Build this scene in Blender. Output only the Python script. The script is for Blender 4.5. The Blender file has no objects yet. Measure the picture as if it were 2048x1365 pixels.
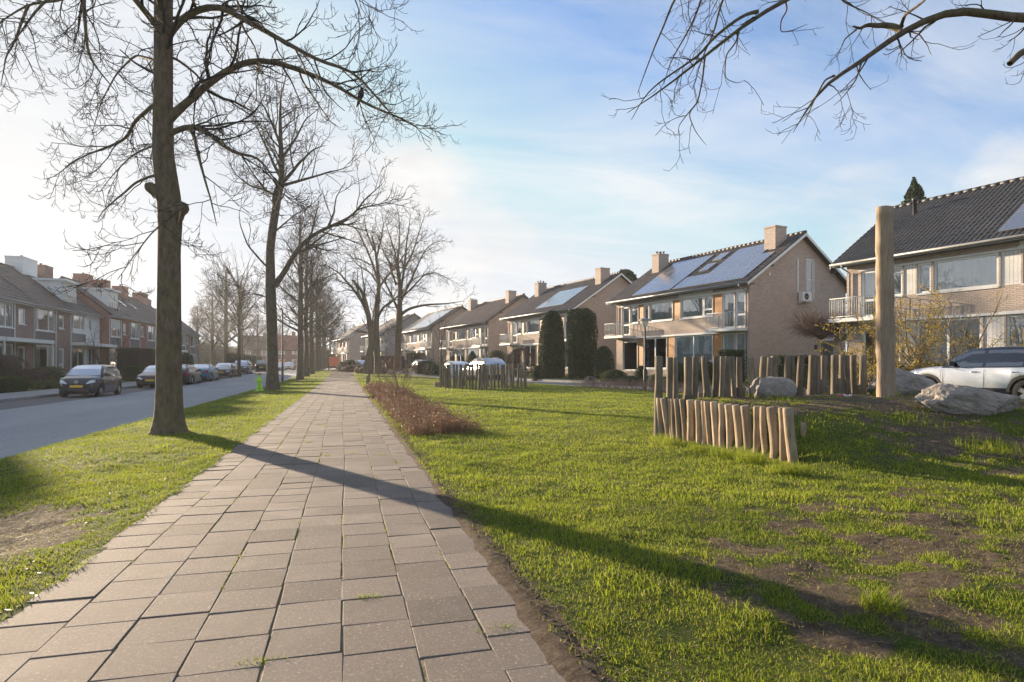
import bpy, math, random
import numpy as np
from math import radians, sin, cos, pi
from mathutils import Vector, Matrix
scene = bpy.context.scene
COL = scene.collection
TH = radians(15.2); cT, sT = cos(TH), sin(TH)
F = 1230.0; CAMZ = 1.18; HOR = 730.0; CX = 1024.0

# ---------------------------------------------------------------- placement helpers
def C2W(x, y): return (x*cT + y*sT, -x*sT + y*cT)
def W2C(X, Y): return (X*cT - Y*sT, X*sT + Y*cT)
def PX(px, py, d):
    X, Y = C2W((px-CX)/F*d, d)
    return Vector((X, Y, CAMZ + (HOR-py)/F*d))
def GX(px, py, z=0.0):
    d = (CAMZ-z)*F/(py-HOR)
    X, Y = C2W((px-CX)/F*d, d)
    return Vector((X, Y, z))
HA = radians(11.8)      # the right-hand houses turn away from the path by this much
def HW(B, A): return (B*cos(HA) - A*sin(HA), B*sin(HA) + A*cos(HA))
def W2H(X, Y): return (X*cos(HA) + Y*sin(HA), -X*sin(HA) + Y*cos(HA))

# ---------------------------------------------------------------- noise on arrays
def _hash(ix, iy, seed):
    h = (ix.astype(np.int64)*374761393 + iy.astype(np.int64)*668265263 + seed*974634777) & 0x7fffffff
    h = ((h ^ (h >> 13))*1274126177) & 0x7fffffff
    return ((h ^ (h >> 16)) & 0xffff)/65535.0
def vnoise(x, y, seed=0):
    x = np.asarray(x, float); y = np.asarray(y, float)
    ix = np.floor(x); iy = np.floor(y); fx = x-ix; fy = y-iy
    fx = fx*fx*(3-2*fx); fy = fy*fy*(3-2*fy)
    a = _hash(ix, iy, seed); b = _hash(ix+1, iy, seed); c = _hash(ix, iy+1, seed); d = _hash(ix+1, iy+1, seed)
    return (a*(1-fx)+b*fx)*(1-fy) + (c*(1-fx)+d*fx)*fy
def fbm(x, y, seed=0, o=4):
    t = 0; a = .5; s = 0
    for k in range(o):
        t = t + a*vnoise(x*2**k, y*2**k, seed+k*17); s += a; a *= .5
    return t/s
def sstep(a, b, x):
    t = np.clip((np.asarray(x, float)-a)/(b-a), 0, 1); return t*t*(3-2*t)

# ---------------------------------------------------------------- objects
def tag(o, label=None, cat=None, group=None, kind=None):
    if label: o['label'] = label
    if cat: o['category'] = cat
    if group: o['group'] = group
    if kind: o['kind'] = kind
    return o
def empty(name, loc=(0,0,0), rz=0.0, label=None, cat=None, group=None):
    o = bpy.data.objects.new(name, None); COL.objects.link(o)
    o.location = loc; o.rotation_euler = (0,0,rz); o.empty_display_size = .2
    return tag(o, label, cat, group)
def link(name, me, parent=None, m=None):
    o = bpy.data.objects.new(name, me); COL.objects.link(o)
    if m is not None and not me.materials: me.materials.append(m)
    if parent is not None: o.parent = parent
    return o
def kids(o): return [c for c in COL.objects if c.parent == o]
def copy_tree(o, parent=None):
    c = o.copy(); COL.objects.link(c)
    if parent is not None: c.parent = parent
    for ch in list(o.children): copy_tree(ch, c)
    return c
def fast_mesh(name, V, faces_flat, loop_tot, mats=None, smooth=False, attrs=None, midx=None):
    me = bpy.data.meshes.new(name)
    V = np.ascontiguousarray(V, np.float32); ff = np.ascontiguousarray(faces_flat, np.int32).ravel()
    lt = np.ascontiguousarray(loop_tot, np.int32)
    me.vertices.add(len(V)); me.vertices.foreach_set('co', V.ravel())
    me.loops.add(len(ff)); me.loops.foreach_set('vertex_index', ff)
    me.polygons.add(len(lt))
    ls = np.zeros(len(lt), np.int32); ls[1:] = np.cumsum(lt)[:-1]
    me.polygons.foreach_set('loop_start', ls)
    try: me.polygons.foreach_set('loop_total', lt)
    except Exception: pass
    me.polygons.foreach_set('use_smooth', np.full(len(lt), bool(smooth)))
    if midx is not None: me.polygons.foreach_set('material_index', np.ascontiguousarray(midx, np.int32))
    me.update(calc_edges=True)
    for nm, vals in (attrs or {}).items():
        a = me.attributes.new(nm, 'FLOAT', 'POINT'); a.data.foreach_set('value', np.ascontiguousarray(vals, np.float32))
    for m in (mats or []): me.materials.append(m)
    return me

class MB:
    """collects boxes, quads, tubes; build() links them as one mesh with metric uv"""
    def __init__(s): s.v = []; s.f = []; s.m = []; s.sm = []
    def quad(s, a, b, c, d, m=0):
        i = len(s.v); s.v += [tuple(a), tuple(b), tuple(c), tuple(d)]; s.f.append((i,i+1,i+2,i+3)); s.m.append(m); s.sm.append(False)
    def poly(s, pts, m=0):
        i = len(s.v); s.v += [tuple(p) for p in pts]; s.f.append(tuple(range(i, i+len(pts)))); s.m.append(m); s.sm.append(False)
    def box(s, x0, y0, z0, x1, y1, z1, m=0, bev=0.0):
        if x1 < x0: x0, x1 = x1, x0
        if y1 < y0: y0, y1 = y1, y0
        if z1 < z0: z0, z1 = z1, z0
        i = len(s.v)
        if bev <= 0:
            s.v += [(x0,y0,z0),(x1,y0,z0),(x1,y1,z0),(x0,y1,z0),(x0,y0,z1),(x1,y0,z1),(x1,y1,z1),(x0,y1,z1)]
            fs = [(0,3,2,1),(4,5,6,7),(0,1,5,4),(1,2,6,5),(2,3,7,6),(3,0,4,7)]
        else:
            b = min(bev, (x1-x0)*.45, (y1-y0)*.45, (z1-z0)*.45)
            idx = {}
            k = 0
            for cx in (0,1):
                for cy in (0,1):
                    for cz in (0,1):
                        X = (x0,x1)[cx]; Y = (y0,y1)[cy]; Z = (z0,z1)[cz]
                        ix = X+(b if cx==0 else -b); iy = Y+(b if cy==0 else -b); iz = Z+(b if cz==0 else -b)
                        s.v += [(X,iy,iz),(ix,Y,iz),(ix,iy,Z)]
                        for ax in range(3): idx[(cx,cy,cz,ax)] = k; k += 1
            g = lambda cx,cy,cz,ax: idx[(cx,cy,cz,ax)]
            fs = []
            fs.append((g(0,0,0,0),g(0,0,1,0),g(0,1,1,0),g(0,1,0,0))); fs.append((g(1,0,0,0),g(1,1,0,0),g(1,1,1,0),g(1,0,1,0)))
            fs.append((g(0,0,0,1),g(1,0,0,1),g(1,0,1,1),g(0,0,1,1))); fs.append((g(0,1,0,1),g(0,1,1,1),g(1,1,1,1),g(1,1,0,1)))
            fs.append((g(0,0,0,2),g(0,1,0,2),g(1,1,0,2),g(1,0,0,2))); fs.append((g(0,0,1,2),g(1,0,1,2),g(1,1,1,2),g(0,1,1,2)))
            for cy in (0,1):
                for cz in (0,1): fs.append((g(0,cy,cz,1),g(1,cy,cz,1),g(1,cy,cz,2),g(0,cy,cz,2)))
            for cx in (0,1):
                for cz in (0,1): fs.append((g(cx,0,cz,0),g(cx,1,cz,0),g(cx,1,cz,2),g(cx,0,cz,2)))
            for cx in (0,1):
                for cy in (0,1): fs.append((g(cx,cy,0,0),g(cx,cy,1,0),g(cx,cy,1,1),g(cx,cy,0,1)))
            for cx in (0,1):
                for cy in (0,1):
                    for cz in (0,1): fs.append((g(cx,cy,cz,0),g(cx,cy,cz,1),g(cx,cy,cz,2)))
        for f in fs: s.f.append(tuple(i+q for q in f)); s.m.append(m); s.sm.append(False)
    def tube(s, pts, rad, k=8, m=0, cap=True, smooth=True):
        P = [Vector(p) for p in pts]; n = len(P)
        if not hasattr(rad, '__len__'): rad = [rad]*n
        i0 = len(s.v); up = Vector((0,0,1)); prev = None
        for j in range(n):
            t = (P[min(j+1,n-1)]-P[max(j-1,0)]).normalized()
            if prev is None:
                a = up if abs(t.z) < .9 else Vector((1,0,0)); u = t.cross(a).normalized()
            else:
                u = (prev - t*prev.dot(t)).normalized()
            w = t.cross(u); prev = u
            for q in range(k):
                an = 2*pi*q/k; s.v.append(tuple(P[j] + (u*cos(an)+w*sin(an))*rad[j]))
        for j in range(n-1):
            for q in range(k):
                a = i0+j*k+q; b = i0+j*k+(q+1)%k
                s.f.append((a,b,b+k,a+k)); s.m.append(m); s.sm.append(smooth)
        if cap:
            s.f.append(tuple(i0+q for q in range(k))[::-1]); s.m.append(m); s.sm.append(False)
            s.f.append(tuple(i0+(n-1)*k+q for q in range(k))); s.m.append(m); s.sm.append(False)
    def lathe(s, prof, k=16, m=0, c=(0,0,0), axis='z'):
        i0 = len(s.v)
        for (r, z) in prof:
            for q in range(k):
                a = 2*pi*q/k
                p = (r*cos(a), r*sin(a), z)
                if axis == 'x': p = (z, r*cos(a), r*sin(a))
                if axis == 'y': p = (r*cos(a), z, r*sin(a))
                s.v.append((p[0]+c[0], p[1]+c[1], p[2]+c[2]))
        for j in range(len(prof)-1):
            for q in range(k):
                a = i0+j*k+q; b = i0+j*k+(q+1)%k
                s.f.append((a,b,b+k,a+k)); s.m.append(m); s.sm.append(True)
    def mesh(s, name, mats):
        me = bpy.data.meshes.new(name)
        me.from_pydata(s.v, [], s.f)
        for m in (mats if isinstance(mats, (list, tuple)) else [mats]): me.materials.append(m)
        me.polygons.foreach_set('material_index', s.m); me.polygons.foreach_set('use_smooth', s.sm)
        me.update()
        import bmesh as _b
        box_uv(me)
        return me
    def build(s, name, mats, parent=None, recalc=False):
        me = s.mesh(name, mats)
        if recalc: fix_normals(me)
        return link(name, me, parent)
def fix_normals(me):
    import bmesh
    bm = bmesh.new(); bm.from_mesh(me); bmesh.ops.remove_doubles(bm, verts=bm.verts, dist=1e-5)
    bmesh.ops.recalc_face_normals(bm, faces=bm.faces); bm.to_mesh(me); bm.free()
def box_uv(me):
    n = len(me.loops)
    if n == 0: return
    uv = me.uv_layers.new(name='uv')
    co = np.empty(len(me.vertices)*3, np.float32); me.vertices.foreach_get('co', co); co = co.reshape(-1,3)
    li = np.empty(n, np.int32); me.loops.foreach_get('vertex_index', li)
    nr = np.empty(len(me.polygons)*3, np.float32); me.polygons.foreach_get('normal', nr); nr = np.abs(nr.reshape(-1,3))
    lt = np.empty(len(me.polygons), np.int32); me.polygons.foreach_get('loop_total', lt)
    ax = np.repeat(np.argmax(nr, 1), lt)
    p = co[li]
    out = np.where((ax==0)[:,None], p[:,[1,2]], np.where((ax==1)[:,None], p[:,[0,2]], p[:,[0,1]]))
    uv.data.foreach_set('uv', np.ascontiguousarray(out, np.float32).ravel())

# ---------------------------------------------------------------- materials
def nt_new(name):
    m = bpy.data.materials.new(name); m.use_nodes = True
    nt = m.node_tree; b = nt.nodes['Principled BSDF']
    return m, nt, b
def N(nt, t, **kw):
    n = nt.nodes.new(t)
    for k, v in kw.items():
        if k in n.inputs: n.inputs[k].default_value = v
        else: setattr(n, k, v)
    return n
def L(nt, a, b): nt.links.new(a, b)
def mixc(nt, fac, a, b, blend='MIX'):
    n = nt.nodes.new('ShaderNodeMix'); n.data_type = 'RGBA'; n.blend_type = blend
    for sock, val in ((n.inputs[0], fac), (n.inputs[6], a), (n.inputs[7], b)):
        if hasattr(val, 'is_linked') or hasattr(val, 'links'): L(nt, val, sock)
        elif isinstance(val, (int, float)): sock.default_value = val
        else: sock.default_value = (*val, 1) if len(val) == 3 else val
    return n.outputs[2]
def ramp(nt, fac, stops):
    r = nt.nodes.new('ShaderNodeValToRGB'); e = r.color_ramp.elements
    while len(e) < len(stops): e.new(.5)
    for i, (p, c) in enumerate(stops):
        e[i].position = p
        e[i].color = (c, c, c, 1) if isinstance(c, (int, float)) else (*c, 1)
    L(nt, fac, r.inputs[0]); return r.outputs[0]
def noise(nt, vec, scale, detail=4, rough=.55, dist=0.0):
    n = N(nt, 'ShaderNodeTexNoise'); n.inputs['Scale'].default_value = scale; n.inputs['Detail'].default_value = detail
    n.inputs['Roughness'].default_value = rough; n.inputs['Distortion'].default_value = dist
    L(nt, vec, n.inputs['Vector']); return n.outputs['Fac']
def coords(nt, which='Object'): return nt.nodes.new('ShaderNodeTexCoord').outputs[which]
def mapped(nt, vec, scale=(1,1,1), rot=(0,0,0), loc=(0,0,0)):
    m = N(nt, 'ShaderNodeMapping'); m.inputs['Scale'].default_value = scale; m.inputs['Rotation'].default_value = rot; m.inputs['Location'].default_value = loc
    L(nt, vec, m.inputs['Vector']); return m.outputs[0]
def bump(nt, b, h, strength=.3, dist=.02):
    n = N(nt, 'ShaderNodeBump'); n.inputs['Strength'].default_value = strength; n.inputs['Distance'].default_value = dist
    L(nt, h, n.inputs['Height']); L(nt, n.outputs[0], b.inputs['Normal']); return n
def mat(name, c, rough=.6, var=.25, scale=6.0, bmp=.15, metal=0.0, spec=.4, c2=None, coat=0.0, stretch=(1,1,1), dist=.01):
    m, nt, b = nt_new(name)
    v = mapped(nt, coords(nt), stretch)
    f = noise(nt, v, scale, 6)
    c2 = c2 or tuple(x*(1-var) for x in c)
    col = mixc(nt, ramp(nt, f, [(.3, 0.0), (.7, 1.0)]), c2, c)
    L(nt, col, b.inputs['Base Color'])
    b.inputs['Roughness'].default_value = rough; b.inputs['Metallic'].default_value = metal
    b.inputs['Specular IOR Level'].default_value = spec; b.inputs['Coat Weight'].default_value = coat
    b.inputs['Coat Roughness'].default_value = .04
    if bmp > 0: bump(nt, b, noise(nt, v, scale*6, 4), bmp, dist)
    return m
def srgb(r, g, b):
    f = lambda u: (u/255/12.92 if u/255 <= .04045 else ((u/255+.055)/1.055)**2.4)
    return (f(r), f(g), f(b))

# ---------------------------------------------------------------- camera
cam = bpy.data.cameras.new('camera'); co = bpy.data.objects.new('camera', cam); COL.objects.link(co)
co.location = (0,0,CAMZ); co.rotation_euler = (pi/2, 0, -TH)
cam.sensor_width = 36; cam.lens = F/2048*36; cam.shift_y = (HOR-682.5)/2048
cam.clip_start = .05; cam.clip_end = 6000
scene.camera = co

# ---------------------------------------------------------------- sun and sky
SUN_EL = radians(11.5); SUN_AZ = radians(-27.8)      # azimuth from +Y (the path), negative to the left
SD = Vector((sin(SUN_AZ)*cos(SUN_EL), cos(SUN_AZ)*cos(SUN_EL), sin(SUN_EL)))
sl = bpy.data.lights.new('sun', 'SUN'); so = bpy.data.objects.new('sun', sl); COL.objects.link(so)
sl.energy = 5.0; sl.angle = radians(.55); sl.color = (1.0, .80, .57)
so.rotation_euler = SD.to_track_quat('Z', 'Y').to_euler(); so.location = (-20, 30, 30)

def build_world():
    w = bpy.data.worlds.new('World'); scene.world = w; w.use_nodes = True
    nt = w.node_tree; nt.nodes.clear()
    out = N(nt, 'ShaderNodeOutputWorld'); bg = N(nt, 'ShaderNodeBackground'); L(nt, bg.outputs[0], out.inputs[0])
    sky = N(nt, 'ShaderNodeTexSky'); sky.sky_type = 'NISHITA'; sky.sun_disc = False
    sky.sun_elevation = SUN_EL; sky.sun_rotation = SUN_AZ
    sky.air_density = 1.0; sky.dust_density = .5; sky.ozone_density = 1.8; sky.altitude = 0
    d = coords(nt, 'Generated')
    sep = N(nt, 'ShaderNodeSeparateXYZ'); L(nt, d, sep.inputs[0])
    def M(op, a, b=None, clamp=False):
        n = nt.nodes.new('ShaderNodeMath'); n.operation = op; n.use_clamp = clamp
        for i, v in enumerate((a, b)):
            if v is None: continue
            if isinstance(v, (int, float)): n.inputs[i].default_value = v
            else: L(nt, v, n.inputs[i])
        return n.outputs[0]
    def dot(vx):
        n = nt.nodes.new('ShaderNodeVectorMath'); n.operation = 'DOT_PRODUCT'; L(nt, d, n.inputs[0]); n.inputs[1].default_value = vx; return n.outputs['Value']
    zc = M('MAXIMUM', sep.outputs[2], 0.0)
    den = M('ADD', zc, .12)
    cb = N(nt, 'ShaderNodeCombineXYZ'); L(nt, M('DIVIDE', sep.outputs[0], den), cb.inputs[0]); L(nt, M('DIVIDE', sep.outputs[1], den), cb.inputs[1])
    # thin high cirrus, drawn out along one direction
    v1 = mapped(nt, cb.outputs[0], (.55, 1.5, 1), (0,0,radians(38)))
    n1 = noise(nt, v1, 1.1, 9, .62, .6)
    n1b = noise(nt, mapped(nt, cb.outputs[0], (.4,.4,1), (0,0,0), (3.1,7.7,0)), .8, 4, .5)
    cir = M('MULTIPLY', ramp(nt, n1, [(.36, 0.0), (.70, 1.0)]), ramp(nt, n1b, [(.34, .18), (.60, 1.0)]))
    # low cumulus bank ahead
    v2 = mapped(nt, d, (1.0, 1.0, 2.0))
    n2 = noise(nt, v2, 5.5, 10, .58, .25)
    def spot(px, py, r0, r1):
        p = PX(px, py, 1.0) - Vector((0,0,CAMZ)); p.normalize()
        return ramp(nt, dot(p), [(cos(radians(r1)), 0.0), (cos(radians(r0)), 1.0)])
    def ramp2(px, py, r0, r1):
        p = PX(px, py, 1.0) - Vector((0,0,CAMZ)); p.normalize()
        x = M('SUBTRACT', dot(p), cos(radians(r1))); return M('DIVIDE', x, cos(radians(r0))-cos(radians(r1)), True)
    bank = M('MAXIMUM', ramp2(790, 420, 1, 9), M('MULTIPLY', ramp2(930, 520, 1, 8), .95))
    bank = M('MAXIMUM', bank, M('MULTIPLY', ramp2(2010, 330, 1, 4), .75))
    bank = M('MAXIMUM', bank, M('MULTIPLY', ramp2(1720, 420, 1, 5), .6))
    cum = M('SUBTRACT', M('ADD', n2, M('MULTIPLY', bank, .34)), .60)
    cum = M('MULTIPLY', cum, 3.6, True)
    cum = M('MULTIPLY', cum, M('MULTIPLY', bank, 3.0, True))
    # colours
    skyc = mixc(nt, 1.0, sky.outputs[0], (SKYK*.80, SKYK*.95, SKYK*1.17), 'MULTIPLY')
    sund = dot(SD)
    glow = M('POWER', M('MAXIMUM', sund, 0.0), 11.0)
    glow2 = M('POWER', M('MAXIMUM', sund, 0.0), 40.0)
    hz = M('POWER', M('SUBTRACT', 1.0, M('MINIMUM', zc, 1.0)), 4.5)
    base = mixc(nt, M('MULTIPLY', hz, .62, True), skyc, (CLD*.80, CLD*.90, CLD*1.0))
    shade = ramp(nt, noise(nt, v2, 9.0, 6, .6), [(.25, .78), (.75, 1.0)])
    cumc = mixc(nt, 1.0, (CLD*.98, CLD*.97, CLD*.96), shade, 'MULTIPLY')
    c = mixc(nt, M('MULTIPLY', glow, .80, True), base, (CLD*1.0, CLD*.98, CLD*.95))
    vm = nt.nodes.new('ShaderNodeVectorMath'); vm.operation = 'MINIMUM'; L(nt, c, vm.inputs[0]); vm.inputs[1].default_value = (CLD*.66, CLD*.735, CLD*.83); c = vm.outputs[0]
    c = mixc(nt, M('MULTIPLY', glow2, .5, True), c, (CLD*.98, CLD*.93, CLD*.85))
    c = mixc(nt, M('MULTIPLY', cir, .95, True), c, (CLD*.86, CLD*.89, CLD*.92))
    c = mixc(nt, M('MULTIPLY', cum, .85), c, cumc)
    L(nt, c, bg.inputs[0]); bg.inputs[1].default_value = .1
SKYK = .72; CLD = 3.2
build_world()
scene.view_settings.view_transform = 'Standard'; scene.view_settings.look = 'None'
scene.view_settings.gamma = 1; scene.view_settings.exposure = 1.68
scene.render.engine = 'CYCLES'
scene.cycles.max_bounces = 8; scene.cycles.transparent_max_bounces = 24; scene.cycles.diffuse_bounces = 3; scene.cycles.glossy_bounces = 3
scene.cycles.use_denoising = True
# ================================================================ ground
def rise(Y): return .40*sstep(45, 85, Y)
MC = None
def mound(X, Y):
    """the earth mound of the play area, height over the lawn"""
    x, y = W2C(np.asarray(X, float), np.asarray(Y, float))
    sf = sstep(6.3, 9.7, y + .05*np.sin(x*2.1))
    xl = np.where(y < 9.7, 3.48 + (y-6.9)*(2.62-3.48)/2.8, 2.62 + (y-9.7)*.45)
    left = sstep(0.0, .16, x - xl - .05)
    yb = np.interp(x, [2.2, 3.1, 4.6, 7.2, 9.5, 12], [9.6, 11.2, 11.9, 12.6, 12.9, 12.4])
    back = sstep(-.05, .35, yb - y)
    right = 1 - sstep(8.5, 11.5, x)
    return .60*sf*left*back*right
def ground_h(X, Y):
    X = np.asarray(X, float); Y = np.asarray(Y, float)
    B = X*cos(HA) + Y*sin(HA)
    z = np.zeros_like(X+Y)
    # left: verge falls to the road, the far side rises to the front gardens
    left = np.interp(-X, [1.55, 3.6, 4.75, 4.95, 5.0, 13.2, 13.3, 16.0, 19.5, 23.5, 26, 60], [0, -.09, -.17, -.30, -.42, -.42, -.30, -.27, .12, .31, .33, .33])
    right = np.interp(B, [0, 14, 17.6, 18.1, 18.2, 24.0, 24.1, 26.5, 29.5, 40, 60], [0, .0, .06, .04, -.06, -.06, .10, .28, .38, .40, .40])
    z = np.where(X < -1.5, left, np.where(X > .9, right, -.035))
    nz = fbm(X*3.0, Y*2.2, 61, 4)
    z = np.where((X > .3) & (X <= .9), -.035 + .049*sstep(.60+.34*(nz-.3), .88, X), z)
    z = np.where((X < -1.2) & (X >= -1.5), -.035 + .045*sstep(1.36-.2*(nz-.5), 1.52, -X), z)
    lawn = ((X > -4.9) & (X < -1.5)) | ((X > .85) & (B < 17.9))
    lump = (fbm(X*.9, Y*.9, 3)-.5)*.07 + (fbm(X*3.2, Y*3.2, 9, 3)-.5)*.035
    z = z + np.where(lawn, lump*np.where(X < 0, sstep(1.5, 2.0, -X)*sstep(-4.9, -4.4, X), sstep(.9, 1.4, X)), 0)
    z = z + rise(Y)
    z = z + np.where(X > .9, mound(X, Y), 0)
    return z
def grass_amount(X, Y):
    """0 bare soil .. 1 full turf (where the turf is worn, not light)"""
    X = np.asarray(X, float); Y = np.asarray(Y, float)
    cx, cy = W2C(X, Y)
    n = fbm(X*.8+5, Y*.8, 21, 4); n2 = fbm(X*2.6, Y*2.6+4, 33, 4)
    n3 = fbm(X*6.0, Y*6.0+9, 55, 3)
    g = np.ones_like(X+Y)*1.1
    # worn near right part of the lawn
    worn = sstep(7.8, 2.6, cy - .32*(cx-1.5)) * sstep(.2, 1.8, cx)
    worn = np.maximum(worn, sstep(3.0, 6.0, cx)*sstep(10.0, 6.5, cy)*.95)
    g = g - worn*.54
    g = g + (n-.5)*.7*np.clip(worn+.15, 0, 1) + (n2-.5)*1.6*np.clip(worn+.16, 0, 1) + (n3-.5)*2.1*np.clip(worn+.12, 0, 1)
    # strip of soil along the path's right edge
    e = X - .84 - .10*(n2-.5)
    g = g - sstep(.27, .0, e)*(X > 0)*(.60*sstep(7.5, 3.5, Y) + .28)
    # mound top and slope
    mh = mound(X, Y)
    g = g - sstep(.35, .6, mh)*(.80 - (n2-.5)*1.2) - sstep(.03, .12, mh)*sstep(.55, .3, mh)*(.30 - (n-.5)*1.6)
    # bare patch bottom left
    d = np.hypot((X+2.65)/.9, (Y-5.1)/1.1)
    g = np.where(X < -1.4, g - sstep(1.35, .55, d + (n2-.5)*.9 + (n3-.5)*.5)*1.25, g)
    g = np.where(X < -1.4, g - sstep(-1.80, -1.52, X + (n2-.5)*.35)*.38*sstep(12, 6, Y), g)
    return np.clip(g, 0, 1)

def soil_grass_mat():
    m, nt, b = nt_new('turf_and_soil')
    o = coords(nt)
    at = N(nt, 'ShaderNodeAttribute'); at.attribute_name = 'turf'
    nf = noise(nt, o, 14, 6, .6); ns = noise(nt, o, 2.2, 5); nx = noise(nt, o, 70, 3)
    soil = mixc(nt, ramp(nt, nf, [(.3, 0.0), (.72, 1.0)]), (.072, .050, .036), (.20, .155, .115))
    soil = mixc(nt, ramp(nt, nx, [(.55, 0.0), (.72, .6)]), soil, (.29, .24, .19))
    gr = mixc(nt, ramp(nt, ns, [(.3, 0.0), (.7, 1.0)]), (.052,.088,.012), (.105, .142, .022))
    gr = mixc(nt, ramp(nt, nf, [(.42, 0.0), (.7, .7)]), gr, (.135, .12, .045))
    ad = N(nt, 'ShaderNodeMath'); ad.operation = 'ADD'; L(nt, at.outputs['Fac'], ad.inputs[0])
    sb = N(nt, 'ShaderNodeMath'); sb.operation = 'MULTIPLY_ADD'; L(nt, nf, sb.inputs[0]); sb.inputs[1].default_value = .5; sb.inputs[2].default_value = -.25
    L(nt, sb.outputs[0], ad.inputs[1])
    c = mixc(nt, ramp(nt, ad.outputs[0], [(.42, 0.0), (.66, 1.0)]), soil, gr)
    L(nt, c, b.inputs['Base Color']); b.inputs['Roughness'].default_value = .95; b.inputs['Specular IOR Level'].default_value = .1
    bump(nt, b, noise(nt, o, 26, 9, .75), 1.0, .06)
    return m
M_TURF = soil_grass_mat()

def build_ground():
    def axis(pts):
        out = []
        for (a, b, s) in pts:
            n = max(1, int(round((b-a)/s))); out += list(np.linspace(a, b, n, endpoint=False))
        return np.array(out + [pts[-1][1]])
    xs = axis([(-1500,-300,200),(-300,-80,30),(-80,-30,6),(-30,-16,1.0),(-16,-13.4,.5),(-13.4,-13.1,.05),(-13.1,-5.2,1.0),(-5.2,-1.1,.06),(-1.1,.4,.4),(.4,6,.06),(6,14,.11),(14,34,.5),(34,80,4),(80,300,30),(300,1500,200)])
    ys = axis([(-60,-6,6),(-6,0,.6),(0,2,.1),(2,14,.075),(14,22,.15),(22,40,.4),(40,100,1.5),(100,200,10),(200,1800,200)])
    X, Y = np.meshgrid(xs, ys)
    Z = ground_h(X, Y); 
    fine = (fbm(X*9, Y*9, 71, 3)-.5)*.035
    T = grass_amount(X, Y)
    T = np.where((X > .3) & (X < .95), np.minimum(T, .12), T)
    near = (X > -4.9) & (X < 14) & (Y < 24) & ((X < -1.5) | (X > .9))
    Z = Z + np.where(near, fine*(1.3-T), 0)
    nx, ny = len(xs), len(ys)
    V = np.stack([X, Y, Z], -1).reshape(-1, 3)
    i = np.arange(nx-1)[None,:] + np.arange(ny-1)[:,None]*nx
    Fc = np.stack([i, i+1, i+1+nx, i+nx], -1).reshape(-1, 4)
    me = fast_mesh('ground', V, Fc, np.full(len(Fc), 4), [M_TURF], True, {'turf': T.ravel()})
    tag(link('ground', me), kind='structure')
build_ground()

# ---------------------------------------------------------------- sheets that follow the ground
def strip(name, pts_left, pts_right, zf, m, n=60, w=6, kind='structure'):
    """sheet between two polylines (given as functions of t in 0..1)"""
    V = []
    for i in range(n+1):
        a = pts_left(i/n); b = pts_right(i/n)
        for j in range(w+1):
            s = j/w; x = a[0]*(1-s)+b[0]*s; y = a[1]*(1-s)+b[1]*s
            V.append((x, y, zf(x, y)))
    Fc = [(i*(w+1)+j, i*(w+1)+j+1, (i+1)*(w+1)+j+1, (i+1)*(w+1)+j) for i in range(n) for j in range(w)]
    me = bpy.data.meshes.new(name); me.from_pydata(V, [], Fc); me.materials.append(m); me.update(); box_uv(me)
    return tag(link(name, me), kind=kind)
def asphalt(name, c, c2, patch=.5):
    m, nt, b = nt_new(name); o = coords(nt)
    big = noise(nt, mapped(nt, o, (1,.25,1)), .5, 6, .6); fine = noise(nt, o, 85, 3, .7); mid = noise(nt, o, 6, 6)
    col = mixc(nt, ramp(nt, big, [(.3, 0.0), (.7, 1.0)]), c, c2)
    f2 = noise(nt, o, 22, 4, .75)
    col = mixc(nt, ramp(nt, f2, [(.36, .55), (.5, 0.0)]), col, tuple(x*.45 for x in c)); col = mixc(nt, ramp(nt, f2, [(.54, 0.0), (.68, .6)]), col, tuple(min(1, x*1.7) for x in c2))
    col = mixc(nt, ramp(nt, fine, [(.45, 0.0), (.75, .55)]), col, tuple(x*1.9 for x in c2))
    col = mixc(nt, ramp(nt, mid, [(.55, 0.0), (.8, .4)]), col, tuple(x*.6 for x in c))
    L(nt, col, b.inputs['Base Color']); b.inputs['Roughness'].default_value = .85; b.inputs['Specular IOR Level'].default_value = .25
    bump(nt, b, fine, .5, .01); return m
M_ROAD = asphalt('asphalt', (.20,.205,.215), (.30,.305,.315))
M_ROAD2 = asphalt('street_paving', (.16,.155,.15), (.24,.235,.225))
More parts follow.
